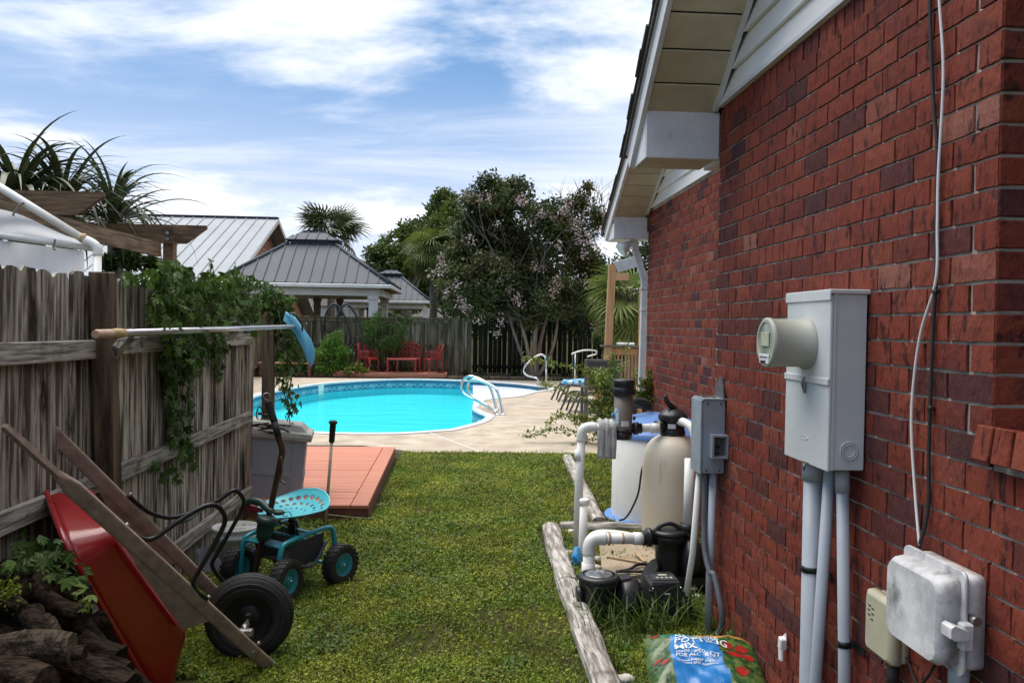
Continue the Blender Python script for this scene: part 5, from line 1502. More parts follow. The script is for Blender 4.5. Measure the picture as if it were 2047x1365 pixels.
# capped stub pipe and suction elbows
sp_ = thing('stub_pipe', 'white capped stub pipe standing beside the tall riser', 'pipe', G(1165, 1108))
sx = DY(1167, 1050, 5.55)
M().tube([Vector((sx.x - .012, 5.55, -.08)), Vector((sx.x, 5.55, .44))], .0275, 16).build('pipe', K['white_pvc'], sp_)
zt = DY(1168, 997, 5.55).z
M().tube([Vector((sx.x + .001, 5.55, zt - .045)), Vector((sx.x + .001, 5.55, zt - .004)), Vector((sx.x + .001, 5.55, zt))], [.033, .034, .030], 16).build('cap', K['white_pvc'], sp_)
bv = thing('valve', 'blue plastic ball valve low on the pipe beside the timber', 'valve', G(1156, 1140))
q = DY(1153, 1120, 5.45)
M().tube([q + Vector((0, 0, .09)), q + Vector((0, 0, .05)), q + Vector((0, 0, .045)), q + Vector((0, 0, -.04)), q + Vector((0, 0, -.045)), q + Vector((0, 0, -.1))], [.02, .02, .034, .034, .022, .022], 14).build('body', K['blue_valve'], bv)
M().box(q + Vector((-.01, -.045, .02)), (.07, .014, .022), .004, Matrix.Rotation(R(35), 3, 'Y')).tube([q + Vector((0, -.02, .01)), q + Vector((0, -.045, .015))], .012, 8).build('lever', K['blue_valve'], bv)
pr3 = thing('pipe_run', 'white elbow pipe with brown glue stains feeding the running pump', 'pipe', G(1180, 1150))
ez = DY(1200, 1076, 5.0).z; ex = DY(1178, 1100, 5.0).x
M().tube([Vector((ex - .006, 5.0, -.06)), Vector((ex - .004, 5.0, ez - .07))], .034, 16).build('riser', K['white_pvc'], pr3)
M().tube([Vector((ex - .004, 5.0, .06)), Vector((ex - .004, 5.0, .165))], .042, 16).build('coupling', K['white_pvc'], pr3)
M().tube(spline([Vector((ex, 5.0, ez - .10)), Vector((ex, 5.0, ez - .05)), Vector((ex + .02, 5.0, ez - .01)), Vector((ex + .06, 5.0, ez)), Vector((ex + .10, 5.0, ez))], 5), .042, 16).build('elbow', K['white_pvc'], pr3)
hx = DY(1285, 1080, 5.0).x
M().tube([Vector((ex + .09, 5.0, ez)), Vector((hx, 5.02, ez - .005))], .034, 16).build('pipe', K['white_pvc'], pr3)
M().tube([Vector((hx - .055, 5.015, ez - .004)), Vector((hx, 5.02, ez - .005))], .040, 16).build('coupling', K['white_pvc'], pr3)
gs = M()
for u_ in (.115, .2): gs.tube([Vector((ex + u_, 5.0, ez)), Vector((ex + u_ + .011, 5.0, ez))], .0352 if u_ > .15 else .0426, 16)
gs.build('glue_stain', mat('glue_brown', (.38, .24, .12), (.55, .42, .27), 30, rough=.5), pr3)
pr4 = thing('pipe_run', 'second white elbow pipe just behind the glue-stained one', 'pipe', G(1175, 1120))
M().tube(spline([Vector((ex + .05, 5.30, -.05)), Vector((ex + .05, 5.30, .17)), Vector((ex + .065, 5.30, .235)), Vector((ex + .12, 5.30, .26)), Vector((ex + .24, 5.30, .255)), Vector((ex + .36, 5.32, .23)), Vector((ex + .66, 5.36, .17))], 6), .036, 14).build('pipe', K['white_pvc'], pr4)

# concrete slab under the running pump
sb = [G(1197, 1088), G(1400, 1092), G(1420, 1150), G(1205, 1165)]
fl_ = M().loft([[Vector((p.x, p.y, -.05)) for p in sb], [Vector((p.x, p.y, .035)) for p in sb]], True, False)
fl_.build('slab', K['slab'], label='rough tan concrete slab under the running pump', cat='slab')

# running pump: strainer pot with dark lid, volute, motor on its foot
pb_ = DY(1338, 1090, 5.02)
p1 = thing('pool_pump', 'black pool pump running on the slab beside the filter tank', 'pool pump', (pb_.x, 5.05, .035))
o1 = Vector((pb_.x, 5.04, 0))
M().lathe([(.055, .04), (.066, .06), (.078, .10), (.082, .22), (.085, .29), (.10, .30), (.10, .325), (.098, .33)], o1, (0, 0, 1), 32).build('strainer_pot', K['black_plastic'], p1)
M().lathe([(.098, .331), (.104, .335), (.104, .352), (.09, .362), (.05, .37), (.0, .372)], o1, (0, 0, 1), 32).build('lid', K['black_plastic'], p1)
M().tube(spline([o1 + Vector((-.085, -.02, .345)), o1 + Vector((-.06, -.02, .39)), o1 + Vector((.0, -.02, .405)), o1 + Vector((.06, -.02, .38)), o1 + Vector((.12, -.02, .33)), o1 + Vector((.145, -.02, .30))], 5), .014, 10).build('lid_handle', K['black_plastic'], p1)
M().tube([o1 + Vector((-.07, -.01, ez)), o1 + Vector((-.115, -.01, ez)), o1 + Vector((-.116, -.01, ez)), o1 + Vector((-.14, -.01, ez)), o1 + Vector((-.141, -.01, ez)), Vector((hx - .002, 5.02, ez - .005))], [.046, .046, .058, .058, .046, .046], 18).build('inlet_union', K['black_plastic'], p1)
M().lathe([(.05, .0), (.11, .02), (.125, .05), (.125, .10), (.10, .13)], o1 + Vector((.06, .0, .19)), (1, 0, -.05), 30).build('volute', K['black_plastic'], p1)
M().lathe([(.095, .0), (.098, .02), (.098, .22), (.085, .25), (.03, .26)], o1 + Vector((.18, .0, .18)), (1, 0, 0), 30).build('motor', K['black_plastic'], p1)
M().tube([o1 + Vector((.13, .03, .25)), o1 + Vector((.13, .03, .38))], .040, 16).tube([o1 + Vector((.13, .03, .345)), o1 + Vector((.13, .03, .395))], .052, 16).build('outlet_union', K['black_plastic'], p1)
M().tube([o1 + Vector((.13, .03, .37)), o1 + Vector((.14, .06, .80))], .031, 14).build('outlet_pipe', K['white_pvc'], p1)
M().prism([o1 + Vector((-.10, -.09, .036)), o1 + Vector((.30, -.09, .036)), o1 + Vector((.30, -.09, .06)), o1 + Vector((.2, -.09, .085)), o1 + Vector((-.02, -.09, .085)), o1 + Vector((-.10, -.09, .055))], (0, .18, 0)).build('foot', K['black_plastic'], p1)
M().lathe([(.0, .0), (.06, .004), (.09, .02), (.10, .05)], o1 + Vector((-.09, -.02, .07)), (-1, .0, .6), 20).build('drain_flange', K['black_plastic'], p1)
# removed pump lying in the grass
pb2 = DY(1196, 1200, 4.55)
p2 = thing('pool_pump', 'disused black pump with a clear strainer lid sitting in the grass', 'pool pump', (pb2.x, 4.55, 0))
o2 = Vector((pb2.x, 4.55, -.05))
M().lathe([(.065, .0), (.078, .03), (.092, .14), (.098, .215), (.112, .225), (.112, .25)], o2, (0, 0, 1), 32).build('strainer_pot', K['black_plastic'], p2)
M().lathe([(.112, .2505), (.118, .254), (.118, .272), (.105, .282), (.09, .284)], o2, (0, 0, 1), 36, False).build('lid_ring', K['black_plastic'], p2)
M().lathe([(.092, .278), (.07, .289), (.03, .294), (.0, .295)], o2, (0, 0, 1), 30).build('lid', mat('smoke_lid', (.10, .10, .10), (.28, .28, .28), 14, lo=.5, hi=.6, rough=.06, spec=.9), p2)
M().tube([o2 + Vector((-.09, .0, .17)), o2 + Vector((-.125, .0, .17))], .045, 16).build('inlet', K['black_plastic'], p2)
M().tube([o2 + Vector((.145, .02, .02)), o2 + Vector((.145, .02, .20)), o2 + Vector((.145, .02, .21)), o2 + Vector((.145, .02, .245))], [.05, .05, .038, .038], 18).tube([o2 + Vector((.145, .02, .235)), o2 + Vector((.145, .02, .265))], .048, 18).lathe([(.12, -.05), (.13, -.02), (.13, .03), (.11, .06)], o2 + Vector((.17, .02, .13)), (1, 0, 0), 26).build('volute', K['black_plastic'], p2)
bs_ = M()
for (a, b) in ((.20, .18), (.22, .10), (.18, .05), (.225, .05)): bs_.ball(o2 + Vector((a, -.085, b)), .006, 6)
bs_.build('bolt', K['steel'], p2)
mt_ = M().prism([o2 + Vector((.27, -.11, .0)), o2 + Vector((.49, -.11, .0)), o2 + Vector((.455, -.10, .235)), o2 + Vector((.44, -.09, .262)), o2 + Vector((.29, -.09, .262)), o2 + Vector((.275, -.10, .245))], (0, .20, 0)).build('motor_housing', K['black_plastic'], p2)
M().bar(o2 + Vector((.455, -.118, .23)), o2 + Vector((.53, -.118, .02)), .02, .03, (1, 0, 0), .004).build('housing_rib', K['black_plastic'], p2)
M().bar(o2 + Vector((.275, -.118, .23)), o2 + Vector((.26, -.118, .02)), .02, .03, (1, 0, 0), .004).build('housing_rib', K['black_plastic'], p2)
pn = M()
pn.box(o2 + Vector((.37, .0, .264)), (.14, .11, .006), .002)
pn.build('control_panel', mat('panel_grey', (.035, .035, .04), (.05, .05, .055), 9, rough=.35), p2)
kb = M()
for i in range(4): kb.box(o2 + Vector((.33 + .026 * i, -.02, .2685)), (.016, .02, .003), .001)
kb.box(o2 + Vector((.37, .03, .2685)), (.05, .025, .003), .001).build('buttons', mat('panel_button', (.36, .34, .22), (.5, .5, .48), 40, rough=.5), p2)
nn_s = M()
for (a, b) in ((.285, .235), (.285, .17), (.44, .24)): nn_s.ball(o2 + Vector((a, -.112, b)), .006, 6)
nn_s.build('screw', K['steel'], p2)
M().box(o2 + Vector((.365, -.1125, .205)), (.03, .002, .007)).build('badge', K['white_trim'], p2)

# scraps on the slab
for (a, b, lb, r_) in (((1215, 1112), (1305, 1128), 'long pale wood offcut lying across the concrete slab', .012), ((1270, 1108), (1290, 1128), 'short pale wood offcut crossing the long one', .012)):
    p, q = G(*a, .045), G(*b, .045)
    if 'short' in lb: p.z = q.z = .062
    M().bar(p, q, .022, .012, (0, 0, 1), .002, jit=.001).build('wood_offcut', K['dry_wood'], label=lb, cat='offcut', group='wood offcuts on the slab')
cl = thing('clamp', 'black plastic forked clamp lying on the slab in front of the pump', 'clamp', G(1270, 1140, .04))
mm = M()
q = [G(x, y, .055) for x, y in ((1232, 1142), (1258, 1138), (1275, 1128), (1300, 1128), (1312, 1134))]
mm.tube(spline(q, 4), .011, 6)
q = [G(x, y, .055) for x, y in ((1232, 1142), (1258, 1141), (1280, 1142), (1302, 1140), (1314, 1134))]
mm.tube(spline(q, 4), .010, 6)
mm.build('fork', K['black_plastic'], cl)

# landscape timbers edging the bed
def timber(a, b, r_, mt, lab, seg=16, name='landscape_timber'):
    rings = []
    dr = (b - a).normalized(); u_ = Vector((-dr.y, dr.x, 0)); sd_ = random.random() * 40
    for i in range(seg + 1):
        t = i / seg; c = a.lerp(b, t) + u_ * (.012 * noise.noise((t * 3, sd_, 0))) + Vector((0, 0, .008 * noise.noise((t * 4, sd_, 7))))
        ring = []
        for k in range(14):
            an = 2 * PI * k / 14; cx_, cz_ = math.cos(an), math.sin(an)
            rr_ = r_ * (1 + .10 * noise.noise((cx_ * 3, cz_ * 3, t * 7 + sd_)))
            ring.append(c + u_ * (rr_ * 1.08 * math.copysign(abs(cx_) ** .75, cx_)) + Vector((0, 0, rr_ * .95 * math.copysign(abs(cz_) ** .8, cz_))))
        rings.append(ring)
    t_ = thing(name, lab, 'timber', a, 0, 'landscape timbers edging the pump bed')
    M().loft(rings, True, False).build('beam', K[mt], t_)
    return t_


tm = timber(Vector((.715, 6.40, .028)), Vector((.665, 4.98, .03)), .062, 'log_grey', 'grey round landscape timber lying along the lawn beside the white pipes')
timber(Vector((.668, 4.965, .03)), Vector((.655, 3.2, .03)), .062, 'log_grey', 'nearest grey landscape timber, between the lawn and the potting mix bag')
timber(Vector((.80, 6.46, .02)), Vector((1.50, 6.42, .02)), .05, 'log_grey_x', 'short pale timber lying crosswise in front of the white tub')
timber(Vector((1.30, 9.9, .02)), Vector((1.14, 6.62, .02)), .055, 'log_grey', 'farthest grey timber running beside the tub towards the pool deck')
ew = M().bar(G(1205, 1168, .01), G(1400, 1168, .01), .07, .05, (0, 0, 1), .006, jit=.003)
ew.build('board_edge', K['rail_wood_x'], label='thin weathered board laid along the front edge of the slab', cat='board')
for (x, y, lb) in ((1140, 1108, 'pale rubble lump just left of the blue valve'), (1132, 1122, 'flat rubble lump touching the timber beside the valve'), (1146, 1128, 'rubble lump just below the blue valve'),
                   (1198, 1122, 'rubble lump on the slab edge right of the white elbow riser'), (1190, 1138, 'rubble lump at the foot of the white elbow riser'), (1385, 1180, 'rubble lump in the weeds right of the black control box'),
                   (1392, 1196, 'rubble lump nearest the wall beside the grey hose'), (1378, 1170, 'small rubble lump behind the black control box'), (1140, 1066, 'rubble lump by the crosswise timber'),
                   (1152, 1172, 'rubble lump between the timber and the clear-lidded pump')):
    M().ball(G(x, y) + Vector((0, 0, .015)), random.uniform(.022, .045), 5, (1.2, 1, .6), .16).build('rubble_stone', K['rubble'], label=lb, cat='stone', group='pale rubble lumps in the pump bed')
pv = M().tube([G(1203, 1284, .02), G(1226, 1368, .02), G(1232, 1400, .02)], .0125, 10)
pv.build('loose_pipe', K['white_pvc'], label='thin loose white pipe lying in the weeds left of the potting mix', cat='pipe')
# rocks and a white stone near the frame bottom
M().ball(G(1250, 1358, .02), .035, 6, (1.3, 1, .7), .1).build('pebble', K['rubble'], label='single white stone beside the blue potting mix bag', cat='stone')

# ------------------------------------------------------------------ bag of potting mix
bagc = Vector((1.12, 3.62, 0)); bag_rz = R(-8)
bag = thing('potting_mix_bag', 'blue plastic bag of potting mix with tomato pictures lying by the wall', 'bag', bagc, bag_rz)
BWd, BHt = .52, .46
def bagz(u, v):
    e = max(0.0, 1 - abs(2 * u - 1) ** 3.2) ** .6 * max(0.0, 1 - abs(2 * v - 1) ** 3.0) ** .55
    return .012 + .11 * v + .10 * e * (.85 + .35 * noise.noise((u * 3.2, v * 3.2, 4))) + .012 * noise.noise((u * 11, v * 11, 2)) * e
def bagp(u, v, h=0.0):
    wav = .012 * noise.noise((u * 6, v * 6, 9))
    return Vector(((u - .5) * BWd + wav, (v - .5) * BHt + wav, bagz(u, v) + h))
NU_, NV_ = 48, 40
# printed regions: pale-cornered blue centre, leafy side panels, orange band on the top edge
PR = {'blue': mat('bag_blue', (.012, .15, .44), (.02, .20, .52), 9, rough=.3, spec=.6, bump=.25, bscale=26, dirt=((.06, .09, .14), 8, .62, .85)),
      'leaf': mat('bag_leaves', (.02, .075, .02), (.10, .15, .035), 26, lo=.45, hi=.55, rough=.3, spec=.6, bump=.25, bscale=26, dirt=((.004, .012, .006), 20, .55, .65)),
      'orange': mat('bag_orange', (.62, .25, .045), (.66, .34, .07), 9, rough=.3, spec=.6),
      'green': mat('bag_green', (.01, .19, .085), (.02, .24, .11), 9, rough=.3, spec=.6)}
cells = {k: [] for k in PR}
for j in range(NV_):
    for i in range(NU_):
        u, v = (i + .5) / NU_, (j + .5) / NV_
        if .20 < u < .68 - .08 * v and not (v > .86): k = 'blue'
        elif v > .86 and u > .40 + (1 - v) * .5: k = 'orange'
        elif v > .86 and u > .14: k = 'green'
        else: k = 'leaf'
        cells[k].append((i, j))
for k, cs in cells.items():
    v_, f_, ix = [], [], {}
    for (i, j) in cs:
        q = []
        for (a, b) in ((i, j), (i + 1, j), (i + 1, j + 1), (i, j + 1)):
            if (a, b) not in ix: ix[a, b] = len(v_); v_.append(bagp(a / NU_, b / NV_))
            q.append(ix[a, b])
        f_.append(tuple(q))
    mm = M(); mm.add(v_, f_, True); mm.build({'blue': 'bag_front', 'leaf': 'bag_side', 'orange': 'bag_band', 'green': 'bag_band'}[k], PR[k], bag, local=True)
K['bag_red'] = mat('bag_red', (.30, .012, .010), (.42, .03, .02), 30, rough=.3, spec=.6)
for (u, v, r_) in ((.76, .56, .036), (.84, .68, .032), (.72, .70, .026), (.87, .55, .026), (.10, .90, .022), (.08, .45, .02), (.14, .36, .018), (.78, .30, .03)):
    M().add([bagp(u, v, .002)] + [bagp(u + r_ * math.cos(a) / BWd * (1 + .15 * math.sin(2 * a)), v + r_ * .8 * math.sin(a) / BHt, .002) for a in np.linspace(0, 2 * PI, 18, endpoint=False)], [(0, 1 + i, 1 + (i + 1) % 18) for i in range(18)], True).build('tomato_print', K['bag_red'], bag, local=True)
def bagtext(txt, u, v, size, mt, shear=0.0):
    cu = bpy.data.curves.new('lettering', 'FONT'); cu.body = txt; cu.size = size; cu.offset = size * .012; cu.resolution_u = 2
    to = bpy.data.objects.new('lettering', cu); col.objects.link(to)
    dg = bpy.context.evaluated_depsgraph_get()
    me_ = bpy.data.meshes.new_from_object(to.evaluated_get(dg)); bpy.data.objects.remove(to)
    import bmesh
    b_ = bmesh.new(); b_.from_mesh(me_); bmesh.ops.triangulate(b_, faces=b_.faces)
    bmesh.ops.subdivide_edges(b_, edges=[e_ for e_ in b_.edges if e_.calc_length() > .02], cuts=1)
    for vv in b_.verts:
        x, y = vv.co.x, vv.co.y
        vv.co = bagp(u + (x + shear * y) / BWd, v + y / BHt, .0035)
    b_.to_mesh(me_); b_.free(); me_.materials.clear(); me_.materials.append(mt)
    link('lettering', me_, bag)
wt = mat('bag_white', (.72, .74, .74), rough=.35)
bagtext('ALL PURPOSE', .245, .760, .034, wt)
bagtext('POTTING', .24, .665, .058, wt); bagtext('MIX', .24, .565, .058, wt)
bagtext('FEEDS UP TO', .25, .51, .022, wt); bagtext('FOR ALL', .25, .455, .026, wt); bagtext('8 QT', .485, .455, .034, wt)
bagtext('Grows bigger plants', .25, .40, .02, wt); bagtext('indoors and outdoors', .25, .36, .02, wt)
# ================================================================== the far end: fence, furniture, roofs beyond
FY = 26.1
ff = thing('board_fence', 'mossy board fence with a flat cap rail behind the pool', 'fence', (-2, FY, 0))
x = -5.9
while x < -.12:
    bw2 = random.uniform(.128, .142)
    M().box((x + bw2 / 2, FY + random.uniform(-.008, .008), .90), (bw2, .018, 1.78 + random.uniform(-.01, .01)), .003, jit=.003).build('board', K['far_wood'], ff); x += bw2 + .008
for z in (1.72, .95, .22): M().bar((-5.9, FY - .035, z), (-.45, FY - .035, z), .036, .088, (0, 0, 1), .004).build('rail', K['far_wood'], ff)
M().box((-3.2, FY - .02, 1.815), (5.5, .15, .038), .005).build('cap_rail', K['far_wood'], ff)
M().box((-3.2, FY - .045, 1.745), (5.5, .03, .09), .004).build('rail', K['far_wood'], ff)
for px_ in (-5.2, -2.8): M().box((px_, FY - .07, .9), (.09, .09, 1.82), .005).build('post', K['far_wood'], ff)
for xx in (-.33, -.16, .02, .2): M().box((xx, FY - .085, .9), (.165, .022, 1.84), .004, jit=.003).build('board', K['far_wood'], ff)
gf_ = thing('slat_fence', 'dark fence of narrow upright boards with light showing through the gaps', 'fence', (2.5, FY, 0))
x = .34
while x < 6.6:
    bw2 = random.uniform(.125, .145)
    M().box((x + bw2 / 2, FY + .02 + random.uniform(-.01, .01), .92 + random.uniform(-.03, .03)), (bw2, .018, 1.80), .003, jit=.004).build('board', K['dark_wood'], gf_); x += bw2 + random.choice((.012, .02, .034, .045))
for z in (1.55, .32): M().bar((.32, FY - .03, z), (6.6, FY - .03, z), .036, .088, (0, 0, 1), .004).build('rail', K['dark_wood'], gf_)
M().bar((.3, FY - .1, .06), (6.6, FY - .4, .06), .05, .10, (0, 0, 1), .01, jit=.01).build('kickboard', K['far_wood'], gf_)
rf2 = thing('side_fence', 'dark board fence closing the yard behind the wooden steps on the right', 'fence', (5.2, 20, 0))
y = 13.0
while y < 26:
    M().box((6.7 - .02 * (y - 13), y + .07, .9), (.018, .134, 1.8), .003, jit=.004).build('board', K['dark_wood'], rf2); y += .146
M().bar((6.66, 13, 1.72), (6.42, 26, 1.72), .04, .09).build('rail', K['far_wood'], rf2)
lf2 = thing('side_fence', 'weathered board fence closing the far left side of the pool', 'fence', (-6, 20, 0))
y = 11.5
while y < 26:
    M().box((-6.1, y + .07, .9), (.018, .134, 1.8), .003, jit=.004).build('board', K['far_wood'], lf2); y += .143
for z in (.3, 1.5): M().bar((-6.06, 11.5, z), (-6.06, 26, z), .04, .09).build('rail', K['far_wood'], lf2)

# planting bed with border, low red platform
flat('planting_bed', [(-6.0, 24.3), (6.4, 24.4), (6.4, 26.0), (-6.0, 26.0)], [], .04, K['mulch'], .1, kind='structure')
bx = M().bar((-.5, 24.45, .05), (5.6, 24.5, .05), .10, .12, (0, 0, 1), .02, jit=.01)
bx.build('bed_edging', K['far_wood'], label='low timber edging between the concrete and the dark slat fence', cat='edging')
lp = thing('wood_platform', 'low red painted platform under the iron garden furniture', 'platform', (-2.2, 25.3, .1))
px0, px1 = -3.85, -.46
for k in range(10):
    M().box(((px0 + px1) / 2, 24.74 + .128 * k, .125 + random.uniform(-.002, .002)), (px1 - px0, .122, .03), .004).build('plank', K['red_deck'], lp)
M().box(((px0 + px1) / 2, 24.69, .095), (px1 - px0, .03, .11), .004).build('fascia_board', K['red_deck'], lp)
rb_ = thing('wood_bench', 'low red-brown wooden bench glimpsed between the fence end and the gate post', 'bench', (-4.6, 22.6, 0))
for k in range(3): M().box((-5.2, 24.5 + .13 * k, .42), (1.6, .12, .03), .004).build('plank', K['red_deck'], rb_)
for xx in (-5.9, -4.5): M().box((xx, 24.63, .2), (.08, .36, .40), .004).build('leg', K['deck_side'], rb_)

# red cast-iron furniture
def iron_lattice(mm, fn, nu, nv, r_=.010):
    for i in range(nu + 1):
        mm.tube([fn(i / nu, t) for t in np.linspace(0, 1, 7)], r_, 5)
    for j in range(nv + 1):
        mm.tube([fn(t, j / nv) for t in np.linspace(0, 1, 2 * nu + 1)], r_, 5)
    for i in range(nu):
        for j in range(nv):
            c = (fn(i / nu, j / nv) + fn((i + 1) / nu, (j + 1) / nv)) / 2
            e1 = (fn((i + 1) / nu, j / nv) - fn(i / nu, (j + 1) / nv)) * .30; e2 = (fn((i + 1) / nu, (j + 1) / nv) - fn(i / nu, j / nv)) * .30
            mm.tube([c + e1 * math.cos(a) + e2 * math.sin(a) for a in np.linspace(0, 2 * PI, 8, endpoint=False)], r_ * .9, 5, True)


def iron_leg(x, y, h, ox, oy):
    return M().tube(spline([(x, y, h), (x + ox * .5, y + oy * .5, h * .75), (x + ox * .1, y + oy * .1, h * .35), (x + ox * .5, y + oy * .5, .08), (x + ox * 1.2, y + oy * 1.2, .012)], 4), [.034, .034, .034, .033, .030, .028, .026, .024, .022, .021, .02, .019, .019, .02, .022, .024, .018], 7)


def iron_seat(name, label, loc, rz, wd, dp, bh, cat, group=None):
    t = thing(name, label, cat, loc, rz, group)
    for sx in (-1, 1):
        for sy in (-1, 1): iron_leg(sx * (wd / 2 - .04), sy * (dp / 2 - .04), .42, sx * .05, sy * .05).build('leg', K['red_iron'], t, local=True)
    sm = M(); sm.box((0, 0, .43), (wd, dp, .022), .006).box((0, -dp / 2 + .01, .405), (wd * .9, .014, .05), .004)
    sm.build('seat', K['red_iron'], t, local=True)
    bm_ = M()
    hw_ = wd / 2
    def bf(u, v):
        a = (u - .5) * 2
        x = hw_ * a * (1.0 + .04 * v); y = dp / 2 - .16 * max(0, abs(a) - .35) * (1 if wd < .8 else .6) + .07 * v
        top = bh * (1 - .30 * abs(a) ** 2.2)
        return Vector((x, y, .45 + top * v))
    iron_lattice(bm_, bf, 5 if wd < .8 else 9, 3, .011)
    bm_.build('backrest', K['red_iron'], t, local=True)
    for sx in (-1, 1):
        am = M()
        def af(u, v): return Vector((sx * hw_, -dp / 2 + .06 + (dp - .1) * u, .45 + .21 * v * (1 - .12 * u)))
        iron_lattice(am, af, 3, 1, .010); am.build('armrest', K['red_iron'], t, local=True)
    return t


q = G(742, 747, .14); iron_seat('iron_chair', 'red lattice iron chair at the left of the garden bench', (-2.86, 25.15, .14), R(62), .50, .46, .44, 'chair', 'red iron chairs by the far fence')
iron_seat('iron_chair', 'red lattice iron chair at the right of the garden bench', (-.88, 25.2, .14), R(-68), .50, .46, .44, 'chair', 'red iron chairs by the far fence')
iron_seat('iron_bench', 'red lattice iron bench with a curved back between the two chairs', (-1.80, 25.62, .14), 0, 1.02, .46, .50, 'bench')
tb_ = thing('iron_table', 'low red iron coffee table in front of the iron bench', 'table', (-1.83, 25.0, .14))
M().box((-1.83, 25.0, .57), (.92, .40, .022), .008).box((-1.83, 24.82, .545), (.80, .014, .03), .004).build('table_top', K['red_iron'], tb_)
for sx in (-1, 1):
    for sy in (-1, 1):
        l_ = iron_leg(sx * .40, sy * .15, .42, sx * .05, sy * .03); l_.v = [(a - 1.83, b + 25.0, c + .14) for a, b, c in l_.v]; l_.build('leg', K['red_iron'], tb_)
l_ = iron_leg(0, -.02, .42, .04, .0); l_.v = [(a - 1.98, b + 24.95, c + .14) for a, b, c in l_.v]; l_.build('leg', K['red_iron'], tb_)

# arched trellis
ar = thing('garden_arch', 'black metal garden arch standing in the shrubs by the far fence', 'arch', (-3.75, 25.3, 0))
for dx, dy in ((0, 0), (.42, -.35)):
    c = Vector((-4.0 + dx, 25.6 + dy, 0)); pts = [c + Vector((-.33, 0, .0)), c + Vector((-.33, 0, 1.1)), c + Vector((-.31, 0, 1.5)), c + Vector((-.2, 0, 1.95)), c + Vector((0, 0, 2.2)), c + Vector((.2, 0, 2.08)), c + Vector((.45, 0, 1.6)), c + Vector((.52, 0, 1.1)), c + Vector((.52, 0, .0))]
    M().tube(spline(pts, 6), .035, 8).build('hoop', K['trellis'], ar)
for z in (.4, .8, 1.2, 1.6):
    M().tube([(-4.33, 25.6, z), (-3.91, 25.25, z)], .012, 6).build('rung', K['trellis'], ar); M().tube([(-3.5, 25.6, z), (-3.08, 25.25, z)], .012, 6).build('rung', K['trellis'], ar)

# pool rails
def rail(lab, pts, r_=.024, grp=None, name='pool_handrail'):
    p = [Vector(a) for a in pts]
    t = thing(name, lab, 'handrail', p[0], 0, grp)
    M().tube(spline(p, 7), r_, 12).build('rail', K['steel'], t)
    for e_ in (p[0], p[-1]):
        if e_.z > -.2: M().lathe([(.05, .012), (.05, .022), (.03, .045)], Vector((e_.x, e_.y, 0)), (0, 0, 1), 16).build('flange', K['steel'], t)
la = [(1005, 830, 14.9), (999, 800, 15.1), (990, 775, 15.3), (975, 767, 15.5), (955, 758, 15.9), (945, 754, 16.2), (932, 756, 16.5), (923, 768, 16.7), (921, 782, 16.8), (928, 792, 16.8), (945, 801, 16.6)]
lb_ = [(993, 829, 15.0), (985, 795, 15.4), (978, 770, 15.7), (972, 762, 15.8)]
L1 = [G(1006, 831, .0), DY(997, 797, 14.85), DY(989, 776, 15.0), DY(968, 765, 15.5), DY(951, 758.5, 16.1), DY(939, 760, 16.4), DY(935, 770, 16.6), DY(936, 783, 16.7), DY(945, 792, 16.5), DY(965, 803, 15.9), DY(990, 820, 15.2), DY(996, 829, 15.0)]
rail('front hoop of the pair of polished pool ladder rails', [Vector((L1[0].x, L1[0].y, .0))] + [DY(x, y, Yd) for x, y, Yd in ((1001, 805, 14.8), (993, 780, 14.85), (982, 770, 15.0), (962, 762, 15.2), (949, 758.5, 15.3), (939, 760, 15.4), (935, 770, 15.45), (937, 783, 15.45), (946, 793, 15.4), (970, 808, 15.1))] + [DY(990, 823, 15.0), G(995, 831, .0)], .026, 'pool ladder rails')
rail('rear hoop of the pair of polished pool ladder rails', [G(993, 822, .0)] + [DY(x, y, Yd) for x, y, Yd in ((988, 800, 15.6), (980, 775, 15.7), (968, 762, 15.8), (950, 754, 16.0), (938, 752, 16.1), (928, 757, 16.2), (922, 768, 16.2), (923, 780, 16.2), (932, 790, 16.1), (955, 802, 15.8))] + [DY(975, 813, 15.7), G(984, 821, .0)], .026, 'pool ladder rails')
rail('single polished pool rail bent in a hook at the far white steps', [G(1092, 769, 0)] + [DY(x, y, 21.9) for x, y in ((1092, 745), (1091, 720), (1088, 711), (1080, 709), (1065, 717), (1052, 729), (1047, 738), (1049, 746), (1056, 751), (1068, 754), (1075, 758))] + [G(1077, 770, 0)], .026)

# sun loungers with grey slings, float, wicker bar chair
def lounger(loc, rz, lab):
    t = thing('sun_lounger', lab, 'sun lounger', loc, rz, 'grey sling loungers by the pool')
    for s in (-1, 1):
        M().tube(spline([(-.05, .30 * s, 0), (0, .30 * s, .10), (.07, .30 * s, .24), (.13, .30 * s, .33), (.22, .30 * s, .365), (.6, .30 * s, .34), (1.9, .30 * s, .34)], 5), .021, 8).build('side_rail', K['sling'], t, local=True)
        M().tube([(.2, .30 * s, .36), (.13, .30 * s, .18), (.07, .30 * s, .0)], .019, 8).build('leg', K['sling'], t, local=True)
        M().tube([(1.7, .30 * s, .34), (1.75, .30 * s, 0)], .019, 8).build('leg', K['sling'], t, local=True)
    M().grid(lambda a, b: Vector((.09 + 1.75 * a, (b - .5) * .58, (.30 + .07 * min(1, a * 9)) * (a < .08) + (.37 - .03 * min(1, a * 3)) * (a >= .08))), 24, 4).build('sling', K['sling'], t, local=True)
    M().tube([(.08, -.3, .27), (.08, .3, .27)], .015, 8).build('end_bar', K['sling'], t, local=True)


